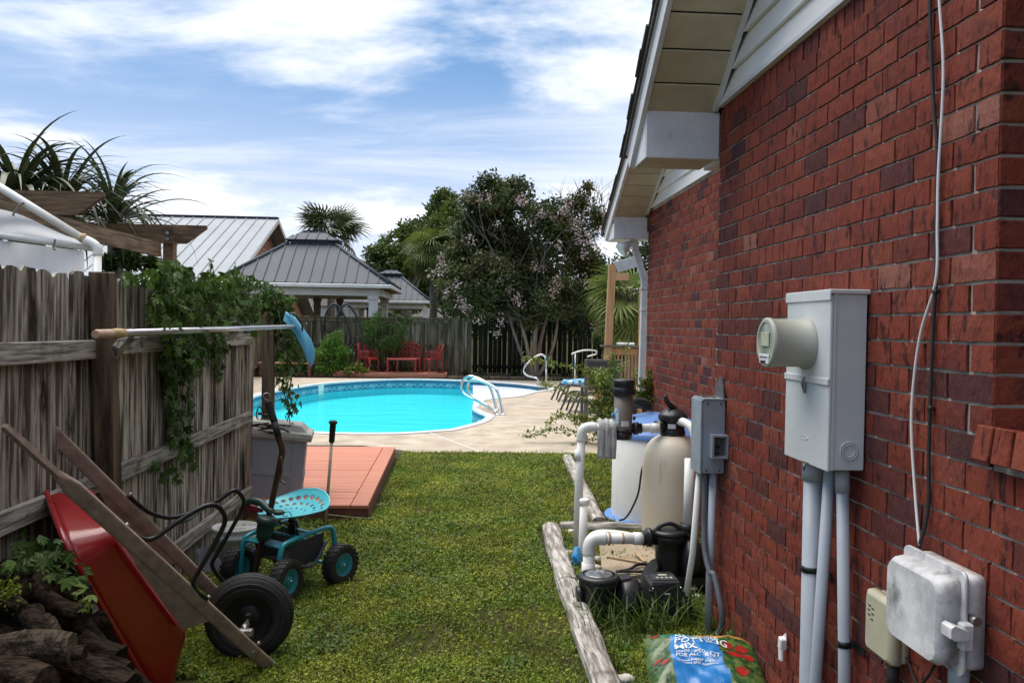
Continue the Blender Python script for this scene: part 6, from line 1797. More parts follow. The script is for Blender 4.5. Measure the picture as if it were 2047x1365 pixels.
g1, g2 = G(1106, 806), G(1128, 829)
lounger((g1.x + .12, g1.y + .4, .012), R(8), 'grey sling sun lounger further along the pool edge, below the blue float')
lounger((g2.x + .10, g2.y + .4, .012), R(8), 'nearest grey sling sun lounger, beside the tall wicker chair')
fl2 = M()
fcn = DY(1152, 765, 17.9)
fl2.tube([fcn + Vector((.26 * math.cos(a), .28 * math.sin(a), .015 * math.sin(2 * a))) for a in np.linspace(0, 2 * PI, 24, endpoint=False)], .07, 10, True)
fl2.build('pool_float', mat('float', (.03, .30, .55), (.70, .76, .78), 9, lo=.48, hi=.56, rough=.3), label='blue and white inflatable ring lying on the far lounger', cat='float')
wx0, wx1 = DY(1168, 780, 13.3), DY(1240, 780, 13.3)
wcx = (wx0.x + wx1.x) / 2
wk = thing('wicker_chair', 'tall dark wicker bar chair standing behind the green sprigs', 'bar chair', (wcx, 13.3, .012))
ww = wx1.x - wx0.x
ztop = DY(1200, 718, 13.3).z
bk_ = M()
for sx in (-1, 1): bk_.box((wcx + sx * (ww / 2 - .03), 13.3, ztop / 2), (.06, .06, ztop), .012)
bk_.box((wcx, 13.3, ztop - .03), (ww - .12, .055, .06), .012)
bk_.build('frame', K['wicker'], wk)
M().grid(lambda a, b: Vector((wcx + (a - .5) * (ww - .12), 13.3 + .006 * math.sin(a * 120) + .004 * math.sin(b * 140), .62 + (ztop - .68) * b)), 60, 40).build('woven_back', K['wicker'], wk)
M().box((wcx, 13.52, .62), (ww - .02, .46, .06), .015).build('seat', K['wicker'], wk)
for sx in (-1, 1): M().box((wcx + sx * (ww / 2 - .03), 13.74, .31), (.05, .05, .62), .01).build('leg', K['wicker'], wk)
M().box((wcx, 13.3, .22), (ww - .12, .03, .03), .006).build('stretcher', K['wicker'], wk)
wr2 = M()
for k, (yy, a) in enumerate(((745, .10), (762, .12), (800, .10))):
    c = DY(1190, yy, 12.9); wr2.tube([c + Vector((.14 * math.cos(t), .10 * math.sin(t), .03 * math.sin(t + k))) for t in np.linspace(0, 2 * PI, 20, endpoint=False)], .006, 6, True)
wr2.tube([DY(1176, 740, 12.9), DY(1174, 860, 12.9)], .008, 6)
wr2.build('plant_ring', K['twig'], label='wire plant support rings among the sprigs before the wicker chair', cat='plant support')
ac_ = M().tube(spline([DY(1142, 708, 21), DY(1155, 703, 21), DY(1172, 700, 21), DY(1190, 701, 21), DY(1192, 707, 21), DY(1180, 711, 21), DY(1174, 713, 21)], 5), .022, 8)
ac_.tube([DY(1150, 706, 21), DY(1149, 765, 21)], .02, 8)
ac_.build('shade_arm', K['steel'], label='thin curved metal arm standing against the dark slat fence', cat='metal arm')

# raised wooden porch by the house corner
po = thing('wood_porch', 'raised timber porch with cedar post, beam and baluster railing at the house corner', 'porch', (3.0, 15.2, 0))
PY = 15.0
a1 = DY(1218, 600, PY)
zt_ = DY(1222, 530, PY).z; zr_ = DY(1240, 692, PY).z
pst = M().bar((DY(1211, 700, PY).x, PY, -.05), (DY(1224, 530, PY).x, PY, zt_), .13, .13, (0, 1, 0), .006).build('post', K['cedar'], po)
xr = DY(1281, 700, PY).x
M().bar((DY(1224, 530, PY).x + .06, PY, DY(1235, 535, PY).z), (DY(1283, 520, PY).x, PY + .2, DY(1265, 519, PY).z), .05, .20, (0, 0, 1), .004).build('beam', K['disc_grey'], po)
M().bar((DY(1226, 552, PY).x, PY + .25, DY(1236, 552, PY).z), (DY(1290, 540, PY).x, PY + 1.6, DY(1265, 543, PY).z), .05, .14, (0, 0, 1), .004).build('beam', K['cedar'], po)
M().box(((a1.x + xr) / 2 + .0, PY - .02, zr_), (xr - a1.x + .30, .15, .035), .006).build('top_rail', K['rail_wood_x'], po)
M().box(((a1.x + xr) / 2, PY, zr_ - .10), (xr - a1.x, .035, .12), .004).build('sub_rail', K['cedar'], po)
nbal = 9
for k in range(nbal):
    xx = a1.x + .06 + (xr - a1.x - .08) * k / (nbal - 1)
    M().box((xx, PY + .02, zr_ - .53), (.032, .032, .82), .003).build('baluster', K['cedar'], po)
M().bar((xr, PY, -.05), (xr + .0, PY, zr_ + 1.1), .09, .09, (0, 1, 0), .005).build('post', K['cedar'], po)
M().box(((a1.x + xr) / 2 + .6, PY + .8, .42), (2.3, 1.7, .05), .004).box(((a1.x + xr) / 2 + .6, PY - .03, .33), (2.3, .04, .18), .004).build('floor', K['cedar'], po)
M().box((DY(1250, 688, PY).x, PY - .02, zr_ + .045), (.33, .10, .05), .012).build('planter', K['white_pvc'], label='white tray standing on the porch railing', cat='tray')

# ------------------------------------------------------------------ roofs beyond the fence
def seam_roof(parent, p00, p10, p11, p01, n_, mt, name='roof', seam=.03, rib_name='seam', t0=0.0):
    """quad p00->p10 along the eave, p01->p11 along the ridge; standing seams run eave to ridge"""
    p00, p10, p11, p01 = map(Vector, (p00, p10, p11, p01))
    nm = (p10 - p00).cross(p01 - p00).normalized()
    if nm.z < 0: nm = -nm
    o = M().prism([p00, p10, p11, p01], nm * -.05).build(name, mt, parent)
    # seams parallel to the slope direction, clipped to the panel
    e = (p10 - p00); L_ = e.length; e = e / L_
    sl = (nm.cross(e)); sl = sl if sl.z > 0 else -sl
    hgt = (p01 - p00).dot(sl)
    a0 = (p01 - p00).dot(e); a1_ = (p11 - p00).dot(e)
    for k in range(1, n_):
        x = L_ * k / n_
        top = hgt
        if x < a0 and a0 > 0: top = hgt * x / a0
        if x > a1_ and a1_ < L_: top = min(top, hgt * (L_ - x) / (L_ - a1_))
        if top < .15: continue
        M().bar(p00 + e * x + nm * .015, p00 + e * x + sl * top + nm * .015, .035, seam, nm).build(rib_name, mt, o)
    return o


h1 = thing('metal_roof_house', 'neighbouring house with a pale silver standing seam metal roof', 'house', (-15, 38, 0))
RYd = 42.0
rdg = DY(557, 437, RYd); eav = DY(432, 553, RYd - 11.5)
slope_dir = Vector((0, eav.y - rdg.y, eav.z - rdg.z))
XR, XLf = rdg.x, rdg.x - 17.5
eav = Vector((XR, eav.y, rdg.z - (rdg.y - eav.y) * .44))
seam_roof(h1, (XLf, eav.y, eav.z), (XR, eav.y, eav.z), (XR, rdg.y, rdg.z), (XLf, rdg.y, rdg.z), 34, K['metal_roof_light'], seam=.05)
M().prism([(XLf, rdg.y, rdg.z), (XR, rdg.y, rdg.z), (XR, rdg.y + 11.5, eav.z), (XLf, rdg.y + 11.5, eav.z)], (0, 0, -.05)).build('roof', K['metal_roof_light'], h1)
M().box(((XR + XLf) / 2, rdg.y, rdg.z + .03), (XR - XLf, .35, .07), .02).build('ridge_cap', K['metal_roof_dark'], h1)
wx = XR - .75
M().prism([(wx, eav.y + .5, -.05), (wx, rdg.y * 2 - eav.y - .5, -.05), (wx, rdg.y * 2 - eav.y - .5, eav.z), (wx, rdg.y, rdg.z - .15), (wx, eav.y + .5, eav.z)], (-.2, 0, 0)).build('wall', K['pink_siding'], h1)
for k in range(30):
    z = .25 + .21 * k
    ya = eav.y + .45 if z < eav.z else rdg.y - (rdg.z - z) / .44
    yb = 2 * rdg.y - ya
    if yb - ya < .6: break
    M().box((wx + .012, (ya + yb) / 2, z), (.03, yb - ya - 1.1, .19), .004, Matrix.Rotation(R(-5), 3, 'Y')).build('siding_board', K['pink_siding'], h1)
M().prism([(XR - .02, eav.y, eav.z - .02), (XR - .02, rdg.y, rdg.z - .02), (XR - .02, 2 * rdg.y - eav.y, eav.z - .02), (XR - .02, 2 * rdg.y - eav.y, eav.z - .22), (XR - .02, rdg.y, rdg.z - .24), (XR - .02, eav.y, eav.z - .22)], (.04, 0, 0)).build('barge_board', K['far_white'], h1)
M().prism([(wx, eav.y, eav.z - .12), (wx, rdg.y, rdg.z - .12), (XR, rdg.y, rdg.z - .12), (XR, eav.y, eav.z - .12)], (0, 0, -.03)).build('soffit', K['far_white'], h1)
wn1 = M()
yw = RYd - 6.0
for (dy, dz, sy, sz) in ((-.55, 0, .1, 1.5), (.55, 0, .1, 1.5), (0, .75, 1.2, .1), (0, -.75, 1.2, .1)): wn1.box((wx + .06, yw + dy, 1.9 + dz), (.06, sy, sz), .005)
wn1 = wn1.build('window', K['far_white'], h1)
M().box((wx + .045, yw, 1.9), (.02, 1.0, 1.4)).build('pane', K['dark_glass'], wn1)


def gazebo(lab, x0, x1, y0, y1, ze, zt, cup, mt, nseam, posts, trim=True):
    t = thing('gazebo', lab, 'gazebo', ((x0 + x1) / 2, (y0 + y1) / 2, 0), 0, 'hip-roofed gazebos beyond the fence')
    xm0, xm1, ym0, ym1 = cup
    c = [(x0, y0, ze), (x1, y0, ze), (x1, y1, ze), (x0, y1, ze)]
    k = [(xm0, ym0, zt), (xm1, ym0, zt), (xm1, ym1, zt), (xm0, ym1, zt)]
    for i in range(4):
        j = (i + 1) % 4
        seam_roof(t, c[i], c[j], k[j], k[i], nseam, mt, seam=.045)
        M().tube([Vector(c[i]) + Vector((0, 0, .03)), Vector(k[i]) + Vector((0, 0, .03))], .06, 6).build('hip_cap', mt, t)
    # cupola
    cv_ = .35; h = (xm1 - xm0) * .11
    M().box(((xm0 + xm1) / 2, (ym0 + ym1) / 2, zt + .05), (xm1 - xm0 - .1, ym1 - ym0 - .1, .25)).build('cupola_wall', K['metal_roof_dark'], t)
    cc_ = [(xm0 - .12, ym0 - .12, zt + .14), (xm1 + .12, ym0 - .12, zt + .14), (xm1 + .12, ym1 + .12, zt + .14), (xm0 - .12, ym1 + .12, zt + .14)]
    sx, sy = (xm1 - xm0) * .28, (ym1 - ym0) * .42
    ck = [(xm0 + sx, ym0 + sy, zt + .14 + h * 1.9), (xm1 - sx, ym0 + sy, zt + .14 + h * 1.9), (xm1 - sx, ym1 - sy, zt + .14 + h * 1.9), (xm0 + sx, ym1 - sy, zt + .14 + h * 1.9)]
    for i in range(4):
        j = (i + 1) % 4; seam_roof(t, cc_[i], cc_[j], ck[j], ck[i], max(3, nseam // 3), mt, 'cupola_roof', seam=.04)
    M().box(((xm0 + xm1) / 2, (ym0 + ym1) / 2, ck[0][2] + .01), (ck[1][0] - ck[0][0] + .1, ck[3][1] - ck[0][1] + .1, .06)).build('cupola_cap', mt, t)
    g = M(); d_ = .14
    g.box(((x0 + x1) / 2, y0 - .02, ze - .10), (x1 - x0 + .1, .10, d_), .02).box(((x0 + x1) / 2, y1 + .02, ze - .10), (x1 - x0 + .1, .10, d_), .02)
    g.box((x0 - .02, (y0 + y1) / 2, ze - .10), (.10, y1 - y0 - .08, d_), .02).box((x1 + .02, (y0 + y1) / 2, ze - .10), (.10, y1 - y0 - .08, d_), .02)
    g.build('gutter', K['far_white'], t)
    b = M(); bi = .35
    b.box(((x0 + x1) / 2, y0 + bi, ze - .30), (x1 - x0 - 2 * bi, .12, .26), .004).build('beam', K['far_white'], t)
    M().box(((x0 + x1) / 2, y1 - bi, ze - .30), (x1 - x0 - 2 * bi, .12, .26), .004).build('beam', K['far_white'], t)
    for xx in (x0 + bi, x1 - bi): M().box((xx, (y0 + y1) / 2, ze - .30), (.12, y1 - y0 - 2 * bi - .13, .26), .004).build('beam', K['far_white'], t)
    M().box(((x0 + x1) / 2, (y0 + y1) / 2, ze - .12), (x1 - x0 - .2, y1 - y0 - .2, .02)).build('ceiling', K['cedar'], t)
    for (xx, yy, wd, m_) in posts:
        M().box((xx, yy, ze / 2 - .2), (wd, wd, ze - .4), .008).box((xx, yy, ze - .5), (wd * 1.25, wd * 1.25, .12), .01).build('post', K[m_], t)
    return t


gx1 = DY(778, 572, 29).x; gx0 = gx1 - 6.0; ze1 = DY(778, 572, 29).z + .08
zt1 = DY(640, 487, 31).z
gazebo('nearer gazebo with a dark grey seamed hip roof, vent cupola and white square posts', gx0, gx1, 29, 34.2, ze1, zt1, (DY(577, 487, 31).x, DY(668, 487, 31).x, 31.0, 32.2), K['metal_roof_dark'], 15,
       [(DY(746, 620, 29.4).x, 29.4, .30, 'far_white'), (DY(768, 620, 33.6).x, 33.7, .26, 'far_white'), (DY(634, 620, 33).x, 33.0, .24, 'palm_bark'), (DY(676, 620, 33).x, 33.4, .22, 'palm_bark'), (gx0 + .5, 29.4, .30, 'far_white')])
hx1 = DY(858, 603, 42).x; hx0 = DY(684, 603, 42).x; ze2 = DY(858, 603, 42).z + .06
zt2 = DY(780, 552, 44).z
gazebo('smaller farther gazebo with a grey seamed hip roof beside the palm trunk', hx0, hx1, 42, 47, ze2, zt2, (DY(762, 552, 44).x, DY(800, 552, 44).x, 44.0, 45.0), K['metal_roof_dark'], 14,
       [(DY(851, 620, 42.4).x, 42.4, .26, 'far_white'), (DY(693, 620, 42.4).x, 42.4, .26, 'far_white'), (DY(720, 620, 46).x, 46.4, .26, 'far_white'), (DY(770, 620, 42.4).x - .8, 42.4, .26, 'trellis')])
h2 = thing('shingle_house', 'distant house with a dark shingled roof glimpsed under the nearer gazebo', 'house', (-9, 58, 0))
a_, b_ = DY(618, 612, 58), DY(745, 612, 58)
M().prism([(a_.x, 56, a_.z), (b_.x, 56, a_.z), (b_.x - 1.5, 61, a_.z + 2.1), (a_.x + .5, 61, a_.z + 2.1)], (0, .3, -.05)).build('roof', K['shingle'], h2)
M().box(((a_.x + b_.x) / 2, 60, a_.z / 2), (b_.x - a_.x - .8, 7, a_.z), .0).build('wall', K['far_white'], h2)
for xx in (.25, .6): 
    wf_ = M().box((a_.x + (b_.x - a_.x) * xx, 56.48, 1.5), (1.1, .06, 1.2), .01).build('window', K['far_white'], h2)
    M().box((a_.x + (b_.x - a_.x) * xx, 56.44, 1.5), (.9, .04, 1.0)).build('pane', K['dark_glass'], wf_)
h3 = thing('cottage', 'pale cottage wall glimpsed low between the farther gazebo and the palm', 'house', (-3.5, 62, 0))
a_, b_ = DY(822, 632, 62), DY(935, 632, 62)
M().box(((a_.x + b_.x) / 2, 64, 1.1), (b_.x - a_.x, 4, 2.3)).build('wall', K['far_white'], h3)
M().prism([(a_.x - .3, 61.7, 2.2), (a_.x - .3, 66.3, 2.2), (a_.x - .3, 64, 2.9)], (b_.x - a_.x + .6, 0, 0)).build('roof', K['shingle'], h3)
for xx in (.3, .7):
    wf_ = M().box((a_.x + (b_.x - a_.x) * xx, 61.98, 1.3), (.8, .06, .9), .01).build('window', K['siding'], h3)
    M().box((a_.x + (b_.x - a_.x) * xx, 61.94, 1.3), (.65, .04, .75)).build('pane', K['dark_glass'], wf_)
# ================================================================== plants
def rvec(n):
    v = rng.normal(size=(n, 3)); return v / np.linalg.norm(v, axis=1, keepdims=True)


def leaf_quads(pos, size, aspect=.55, upb=.35, droop=0.0, dirs=None):
    """one folded-diamond quad per point"""
    n = len(pos)
    d = rvec(n) if dirs is None else dirs
    d[:, 2] -= droop; d /= np.linalg.norm(d, axis=1, keepdims=True)
    nn = rvec(n); nn[:, 2] = np.abs(nn[:, 2]) + upb
    s = np.cross(d, nn); s /= np.linalg.norm(s, axis=1, keepdims=True) + 1e-9
    nn = np.cross(s, d)
    L = (size * rng.uniform(.6, 1.25, n))[:, None]
    W = L * aspect * .5
    v = np.stack([pos, pos + d * L * .45 + s * W + nn * L * .06, pos + d * L, pos + d * L * .45 - s * W + nn * L * .06], axis=1).reshape(-1, 3)
    f = np.arange(4 * n).reshape(n, 4)
    return v, f


def blob_points(blobs, n, shell=.5, gap=0.0, gs=2.2):
    """blobs: (x,y,z,r[,flat]); points spread through the volume, thinned by noise so that holes show"""
    w = np.array([b[3] ** 2.2 for b in blobs]); w /= w.sum()
    idx = rng.choice(len(blobs), n, p=w)
    c = np.array([b[:3] for b in blobs])[idx]; r = np.array([b[3] for b in blobs])[idx]
    d = rvec(n); rr = r * (shell + (1 - shell) * rng.random(n)) * rng.uniform(.75, 1.08, n)
    p = c + d * rr[:, None] * np.array([1, 1, .9])
    if gap:
        k = np.array([noise.noise((a * gs, b * gs, z * gs)) for a, b, z in p])
        p = p[k > (gap - 1) * .5]
    return p


def clump_rnd(p, s=1.6, mixr=.5):
    k = np.array([noise.noise((a * s + 9, b * s, z * s)) for a, b, z in p])
    return np.clip(.5 + k * .9 * (1 - mixr) * 1.6 + (rng.random(len(p)) - .5) * mixr, 0, 1)


def px_blobs(lst, Y, dp=.6):
    o = []
    for i, (x, y, r) in enumerate(lst):
        rr = r * Y / FPX; c = DY(x, y, Y + random.uniform(-dp, dp))
        o.append((c.x, c.y, c.z, rr))
    return o


def crown(parent, blobs, n, size, mt, shell=.45, gap=.5, gs=2.0, name='crown', asp=.55, upb=.35, droop=.0, cs=1.3):
    p = blob_points(blobs, n, shell, gap, gs)
    v, f = leaf_quads(p, size, asp, upb, droop)
    return raw(name, v, f, K[mt], parent, rnd=clump_rnd(p, cs), kind='stuff')


# ---- lawn: clover and short grass
def lawn_pts(n, x0, x1, y0, y1, pw=1.0):
    u = rng.random(n)
    if pw: y = y0 * (y1 / y0) ** u
    else: y = y0 + (y1 - y0) * u
    x = x0 + (x1 - x0) * rng.random(n)
    return x, y


def lz(x, y): return np.array([lawn_z(a, b) for a, b in zip(x, y)])


def keep_lawn(x, y):
    k = ~((x < X1 + .02) & (y > Y0 - .0))
    k &= ~((x > .60) & (x < .76) & (y > 3.1) & (y < 6.45))
    k &= ~((x > 1.14) & (x < 1.40) & (y > 6.5) & (y < 10)) | (rng.random(len(x)) < .5)
    k &= ~((np.hypot(x - tc_.x, y - tc_.y) < tr + .03)) & (x < FXF)
    k &= ~((x > .78) & (y > 4.85) & (y < 5.5) & (x > .88) & (x < 1.6))
    k &= ~((x < -1.15) & (y < 3.75)) & (x < np.where(y < WY1, WXF - .01, FXF - .02))
    return k


n0 = 330000
x, y = lawn_pts(n0, -1.72, 1.9, 2.6, 10.38)
k = keep_lawn(x, y); x, y = x[k], y[k]
den = np.array([noise.noise((a * .8, b * .8, 3)) + .55 * noise.noise((a * 2.6, b * 2.6, 8)) for a, b in zip(x, y)])
k = ((den > -.66 + .45 * rng.random(len(x))) | (rng.random(len(x)) < .16)) & ((x < .9) | (rng.random(len(x)) < .55)); x, y, den = x[k], y[k], den[k]
z = lz(x, y)
isb = rng.random(len(x)) < .55 - .25 * np.clip(den, -1, 1)
# clover leaflets
cx_, cy_, cz_ = x[~isb], y[~isb], z[~isb]; n = len(cx_)
hgt = rng.uniform(.006, .032, n) * (1 + .6 * np.clip(den[~isb], -.5, 1))
pos = np.stack([cx_, cy_, cz_ + hgt], 1)
dr = rvec(n); dr[:, 2] *= .35; dr /= np.linalg.norm(dr, axis=1, keepdims=True)
v, f = leaf_quads(pos, .0155 * (1 + .5 * (rng.random(n) < .12)) + .003 * np.clip((cy_ - 4) / 4, 0, 2), .8, .9, 0, dr)
patch = lambda a, b: np.clip(.5 + .75 * np.array([noise.noise((p * 2.4, q * 2.4, 11)) + .5 * noise.noise((p * 7, q * 7, 4)) for p, q in zip(a, b)]), 0, 1)
raw('clover', v, f, K['grass'], rnd=.5 * rng.random(n) + .5 * patch(cx_, cy_), kind='stuff', label='low clover and ground cover growing through the lawn', cat='ground cover')
# blades
bx, by, bz = x[isb], y[isb], z[isb]; n = len(bx)
L = rng.uniform(.022, .060, n) * (1 + .5 * (rng.random(n) < .05)); an = rng.random(n) * 2 * PI; lean = rng.uniform(.1, .9, n)
w_ = rng.uniform(.0012, .0026, n) * (1 + np.clip((by - 4) / 5, 0, 1.2))
dx, dy = np.cos(an), np.sin(an)
b0 = np.stack([bx, by, bz - .004], 1)
mid = b0 + np.stack([dx * L * lean * .35, dy * L * lean * .35, L * .6], 1)
tip = b0 + np.stack([dx * L * lean, dy * L * lean, L * (1 - .35 * lean)], 1)
sd = np.stack([-dy, dx, 0 * dx], 1) * w_[:, None]
v = np.stack([b0 - sd, b0 + sd, mid + sd * .8, mid - sd * .8, tip], 1).reshape(-1, 3)
o = (np.arange(n) * 5)[:, None]
f = np.concatenate([o + np.array([[0, 1, 2]]), o + np.array([[0, 2, 3]]), o + np.array([[3, 2, 4]])], 0)
raw('grass', v, f, K['grass'], rnd=np.tile(.55 * rng.random(n) + .45 * patch(bx, by), 3), kind='stuff', label='short grass blades mixed through the lawn', cat='grass')
K['dry_grass'] = mat('dry_grass', (.30, .235, .12), (.22, .17, .08), 9, rough=.8, rnd=.4, src='attr')
sel = rng.choice(n, 15000, replace=False); sel = sel[np.array([noise.noise((a * 1.7, b * 1.7, 21)) for a, b in zip(bx[sel], by[sel])]) > -.05]
vv_ = np.stack([b0[sel] - sd[sel], b0[sel] + sd[sel], np.stack([bx[sel] + dy[sel] * L[sel] * .9, by[sel] - dx[sel] * L[sel] * .9, bz[sel] + .018 + .012 * rng.random(len(sel))], 1)], 1).reshape(-1, 3)
vv_[:, 2] += np.tile([.012, .012, 0], len(sel))
raw('dry_grass', vv_, np.arange(3 * len(sel)).reshape(-1, 3), K['dry_grass'], rnd=rng.random(len(sel)), kind='stuff', label='dry straw-coloured blades lying in the lawn', cat='grass')
# broad low weeds
wx_, wy_ = lawn_pts(2600, -1.6, 1.2, 2.6, 7.5); kk = keep_lawn(wx_, wy_); kk &= np.array([noise.noise((a * 1.3, b * 1.3, 33)) for a, b in zip(wx_, wy_)]) > .02; wx_, wy_ = wx_[kk], wy_[kk]
ctr = np.repeat(np.stack([wx_, wy_, lz(wx_, wy_) + .02], 1), 5, 0); dr = rvec(len(ctr)); dr[:, 2] = np.abs(dr[:, 2]) * .3; dr /= np.linalg.norm(dr, axis=1, keepdims=True)
v, f = leaf_quads(ctr + dr * .012, .034, .5, 1.2, 0, dr)
raw('lawn_weeds', v, f, K['leaf_weed'], rnd=rng.random(len(ctr)), kind='stuff', label='broad-leaved low weeds scattered in rosettes over the lawn', cat='weeds')
# dry litter in the lawn and chips by the bucket
K['litter'] = mat('litter', (.16, .115, .065), (.09, .06, .035), 30, rough=.9, rnd=.5, src='attr')
lx, ly = lawn_pts(5200, -1.72, 1.35, 2.7, 9.5); kk = keep_lawn(lx, ly); lx, ly = lx[kk], ly[kk]
cxp, cyp = rng.uniform(-1.74, -1.28, 5200), rng.uniform(5.0, 6.75, 5200)
lx, ly = np.concatenate([lx, cxp]), np.concatenate([ly, cyp])
pos = np.stack([lx, ly, lz(lx, ly) + rng.uniform(.004, .02, len(lx))], 1)
dr = rvec(len(lx)); dr[:, 2] *= .2
v, f = leaf_quads(pos, .028, .45, 1.2, 0, dr)
raw('leaf_litter', v, f, K['litter'], rnd=rng.random(len(lx)), kind='stuff', label='dry brown leaf bits scattered in the grass and by the bucket', cat='leaf litter')


# ---- tall weeds
def tufts(name, spots, mt, label, per=26, L0=.12, L1=.28, wd=.005, cat='weeds'):
    V, Fq = [], []
    rn = []
    for (sx, sy, sc) in spots:
        for _ in range(int(per * sc)):
            L = random.uniform(L0, L1) * sc; an = random.random() * 2 * PI; bend = random.uniform(.2, 1.0)
            bx0, by0 = sx + random.gauss(0, .03 * sc), sy + random.gauss(0, .03 * sc)
            o = len(V); ns = 6; c_, s_n = math.cos(an), math.sin(an)
            for i in range(ns + 1):
                t = i / ns
                h = L * bend * t ** 1.6; zz_ = L * (t - .55 * bend * t ** 2.2)
                wv = wd * (1 - t ** 2) * .5 + .0004
                V.append((bx0 + c_ * h - s_n * wv, by0 + s_n * h + c_ * wv, zz_ - .01)); V.append((bx0 + c_ * h + s_n * wv, by0 + s_n * h - c_ * wv, zz_ - .01))
            r_ = random.random()
            for i in range(ns): Fq.append((o + 2 * i, o + 2 * i + 1, o + 2 * i + 3, o + 2 * i + 2)); rn.append(r_)
    return raw(name, V, Fq, K[mt], rnd=rn, kind='stuff', label=label, cat=cat)


sp1 = []
for (qx, qy, s) in ((1175, 1255, 1.0), (1215, 1262, 1.1), (1250, 1258, 1.15), (1290, 1262, 1.2), (1330, 1258, 1.0), (1365, 1250, 1.1), (1398, 1230, .8), (1150, 1235, .7), (1180, 1290, .8), (1240, 1300, .7), (1265, 1285, .8), (1425, 1265, .9), (1140, 1200, .6), (1385, 1205, .6), (1410, 1300, .7),
                    (1180, 1330, .6), (1230, 1335, .6), (1135, 1150, .5), (1350, 1170, .4), (1200, 1175, .5), (1130, 1085, .6), (1445, 1290, .9), (1480, 1330, 1.0), (1270, 1080, .4), (1300, 1072, .4)):
    p = G(qx, qy); sp1.append((p.x, p.y, s))
tufts('weed_grass', sp1, 'grass_tall', 'tall arching weed grass growing round the disused pump', 24, .12, .30, .007)
sp2 = []
for t in np.linspace(0, 1, 26): sp2.append((.615 + random.uniform(-.05, .02), 3.3 + 3.1 * t, random.uniform(.25, .5)))
for t in np.linspace(0, 1, 30): sp2.append((.76 + random.uniform(-.01, .06), 3.3 + 3.1 * t, random.uniform(.3, .6)))
for t in np.linspace(0, 1, 16): sp2.append((random.uniform(-1.7, -1.3), 4.4 + 2.4 * t, random.uniform(.3, .6)))
for t in np.linspace(0, 1, 12): sp2.append((X1 + .03 + random.uniform(0, .05), Y0 + (Y1 - Y0) * t, random.uniform(.25, .45)))
for t in np.linspace(0, 1, 12): sp2.append((XL + (X1 - XL) * t, Y0 - .05, random.uniform(.25, .45)))
for (qx, qy) in ((585, 1200), (600, 1175), (545, 1165), (600, 1205), (660, 1170), (520, 1335), (580, 1330), (610, 1290), (400, 1350), (450, 1340), (830, 1140), (930, 1220), (780, 1290), (870, 1000), (900, 920), (1000, 915), (1090, 918), (840, 912)):
    p = G(qx, qy); sp2.append((p.x, p.y, random.uniform(.3, .55)))
for t in np.linspace(0, 1, 22): sp2.append((WXF - .05, 2.2 + 2.2 * t, random.uniform(.3, .6)))
tufts('grass_tuft', sp2, 'grass_tall', 'longer grass tufts along the timbers, platform and fence foot', 18, .10, .22, .005, 'grass')


# ---- palmate creeper leaves
def palmate(name, mt, seed, nl=5):
    rr = random.Random(seed); v, f = [], []
    for k in range(nl):
        a = (k - (nl - 1) / 2) * (.62 + rr.uniform(-.08, .08)); L = (1.0 if abs(k - (nl - 1) / 2) < 1.2 else .72) * rr.uniform(.85, 1.1)
        c, s = math.cos(a), math.sin(a); w = L * .19; dz = rr.uniform(-.22, .02)
        o = len(v)
        pts = [(0, 0, 0), (.35, w, .03), (.7, w * .8, .02 + dz * .4), (1, 0, dz), (.7, -w * .8, .02 + dz * .4), (.35, -w, .03), (.4, 0, -.03), (.75, 0, -.03 + dz * .5)]
        for (u, q, z_) in pts: v.append((c * u * L - s * q, s * u * L + c * q, z_ * L))
        f += [(o, o + 6, o + 1), (o + 1, o + 6, o + 7, o + 2), (o + 2, o + 7, o + 3), (o, o + 5, o + 6), (o + 5, o + 4, o + 7, o + 6), (o + 4, o + 3, o + 7)]
    me_ = bpy.data.meshes.new(name); me_.from_pydata(v, [], f); me_.materials.append(K[mt]); me_.update()
    return me_, np.array(v), f


PMS = [palmate('leaf', 'leaf_vine_one', k, 5) for k in range(6)]


def place_leaves(parent, pts, size, nsingle, one='leaf_vine_one', many='leaf_vine', outn=Vector((1, 0, .25)), group_name='leaves', meshes=None):
    """nearest nsingle leaves are objects, the rest one mesh"""
    meshes = meshes or PMS
    off = parent.location
    pts = sorted(pts, key=lambda p: PJ(p)[2])
    V, Fq, rn = [], [], []
    for i, p in enumerate(pts):
        me_, lv, lf = random.choice(meshes)
        z = (Vector(outn) + Vector((random.gauss(0, .5), random.gauss(0, .5), random.gauss(0, .4)))).normalized()
        dn = Vector((random.gauss(0, .45), random.gauss(0, .45), -1))
        x = (dn - z * dn.dot(z)).normalized(); y = z.cross(x)
        s = size * random.uniform(.6, 1.25)
        rot = Matrix((x, y, z)).transposed()
        if i < nsingle:
            o = link('leaf', me_, parent, Vector(p) - off, rot.to_euler()); o.scale = (s, s, s)
        else:
            o = len(V); q = (lv * s) @ np.array(rot).T + np.array(p)
            V.append(q); b = sum(len(a) for a in V[:-1]) if False else None
            r_ = random.random()
            for t in lf: Fq.append((t, len(V) - 1, r_))
    if V:
        base = np.cumsum([0] + [len(a) for a in V[:-1]])
        mm = M(); mm.v = [tuple(a) for a in np.concatenate(V)]
        mm.f = [tuple(int(base[k]) + i for i in t) for t, k, _ in Fq]; mm.s = [False] * len(mm.f); mm.r = [r for _, _, r in Fq]
        mm.build(group_name, K[many], parent, kind='stuff')


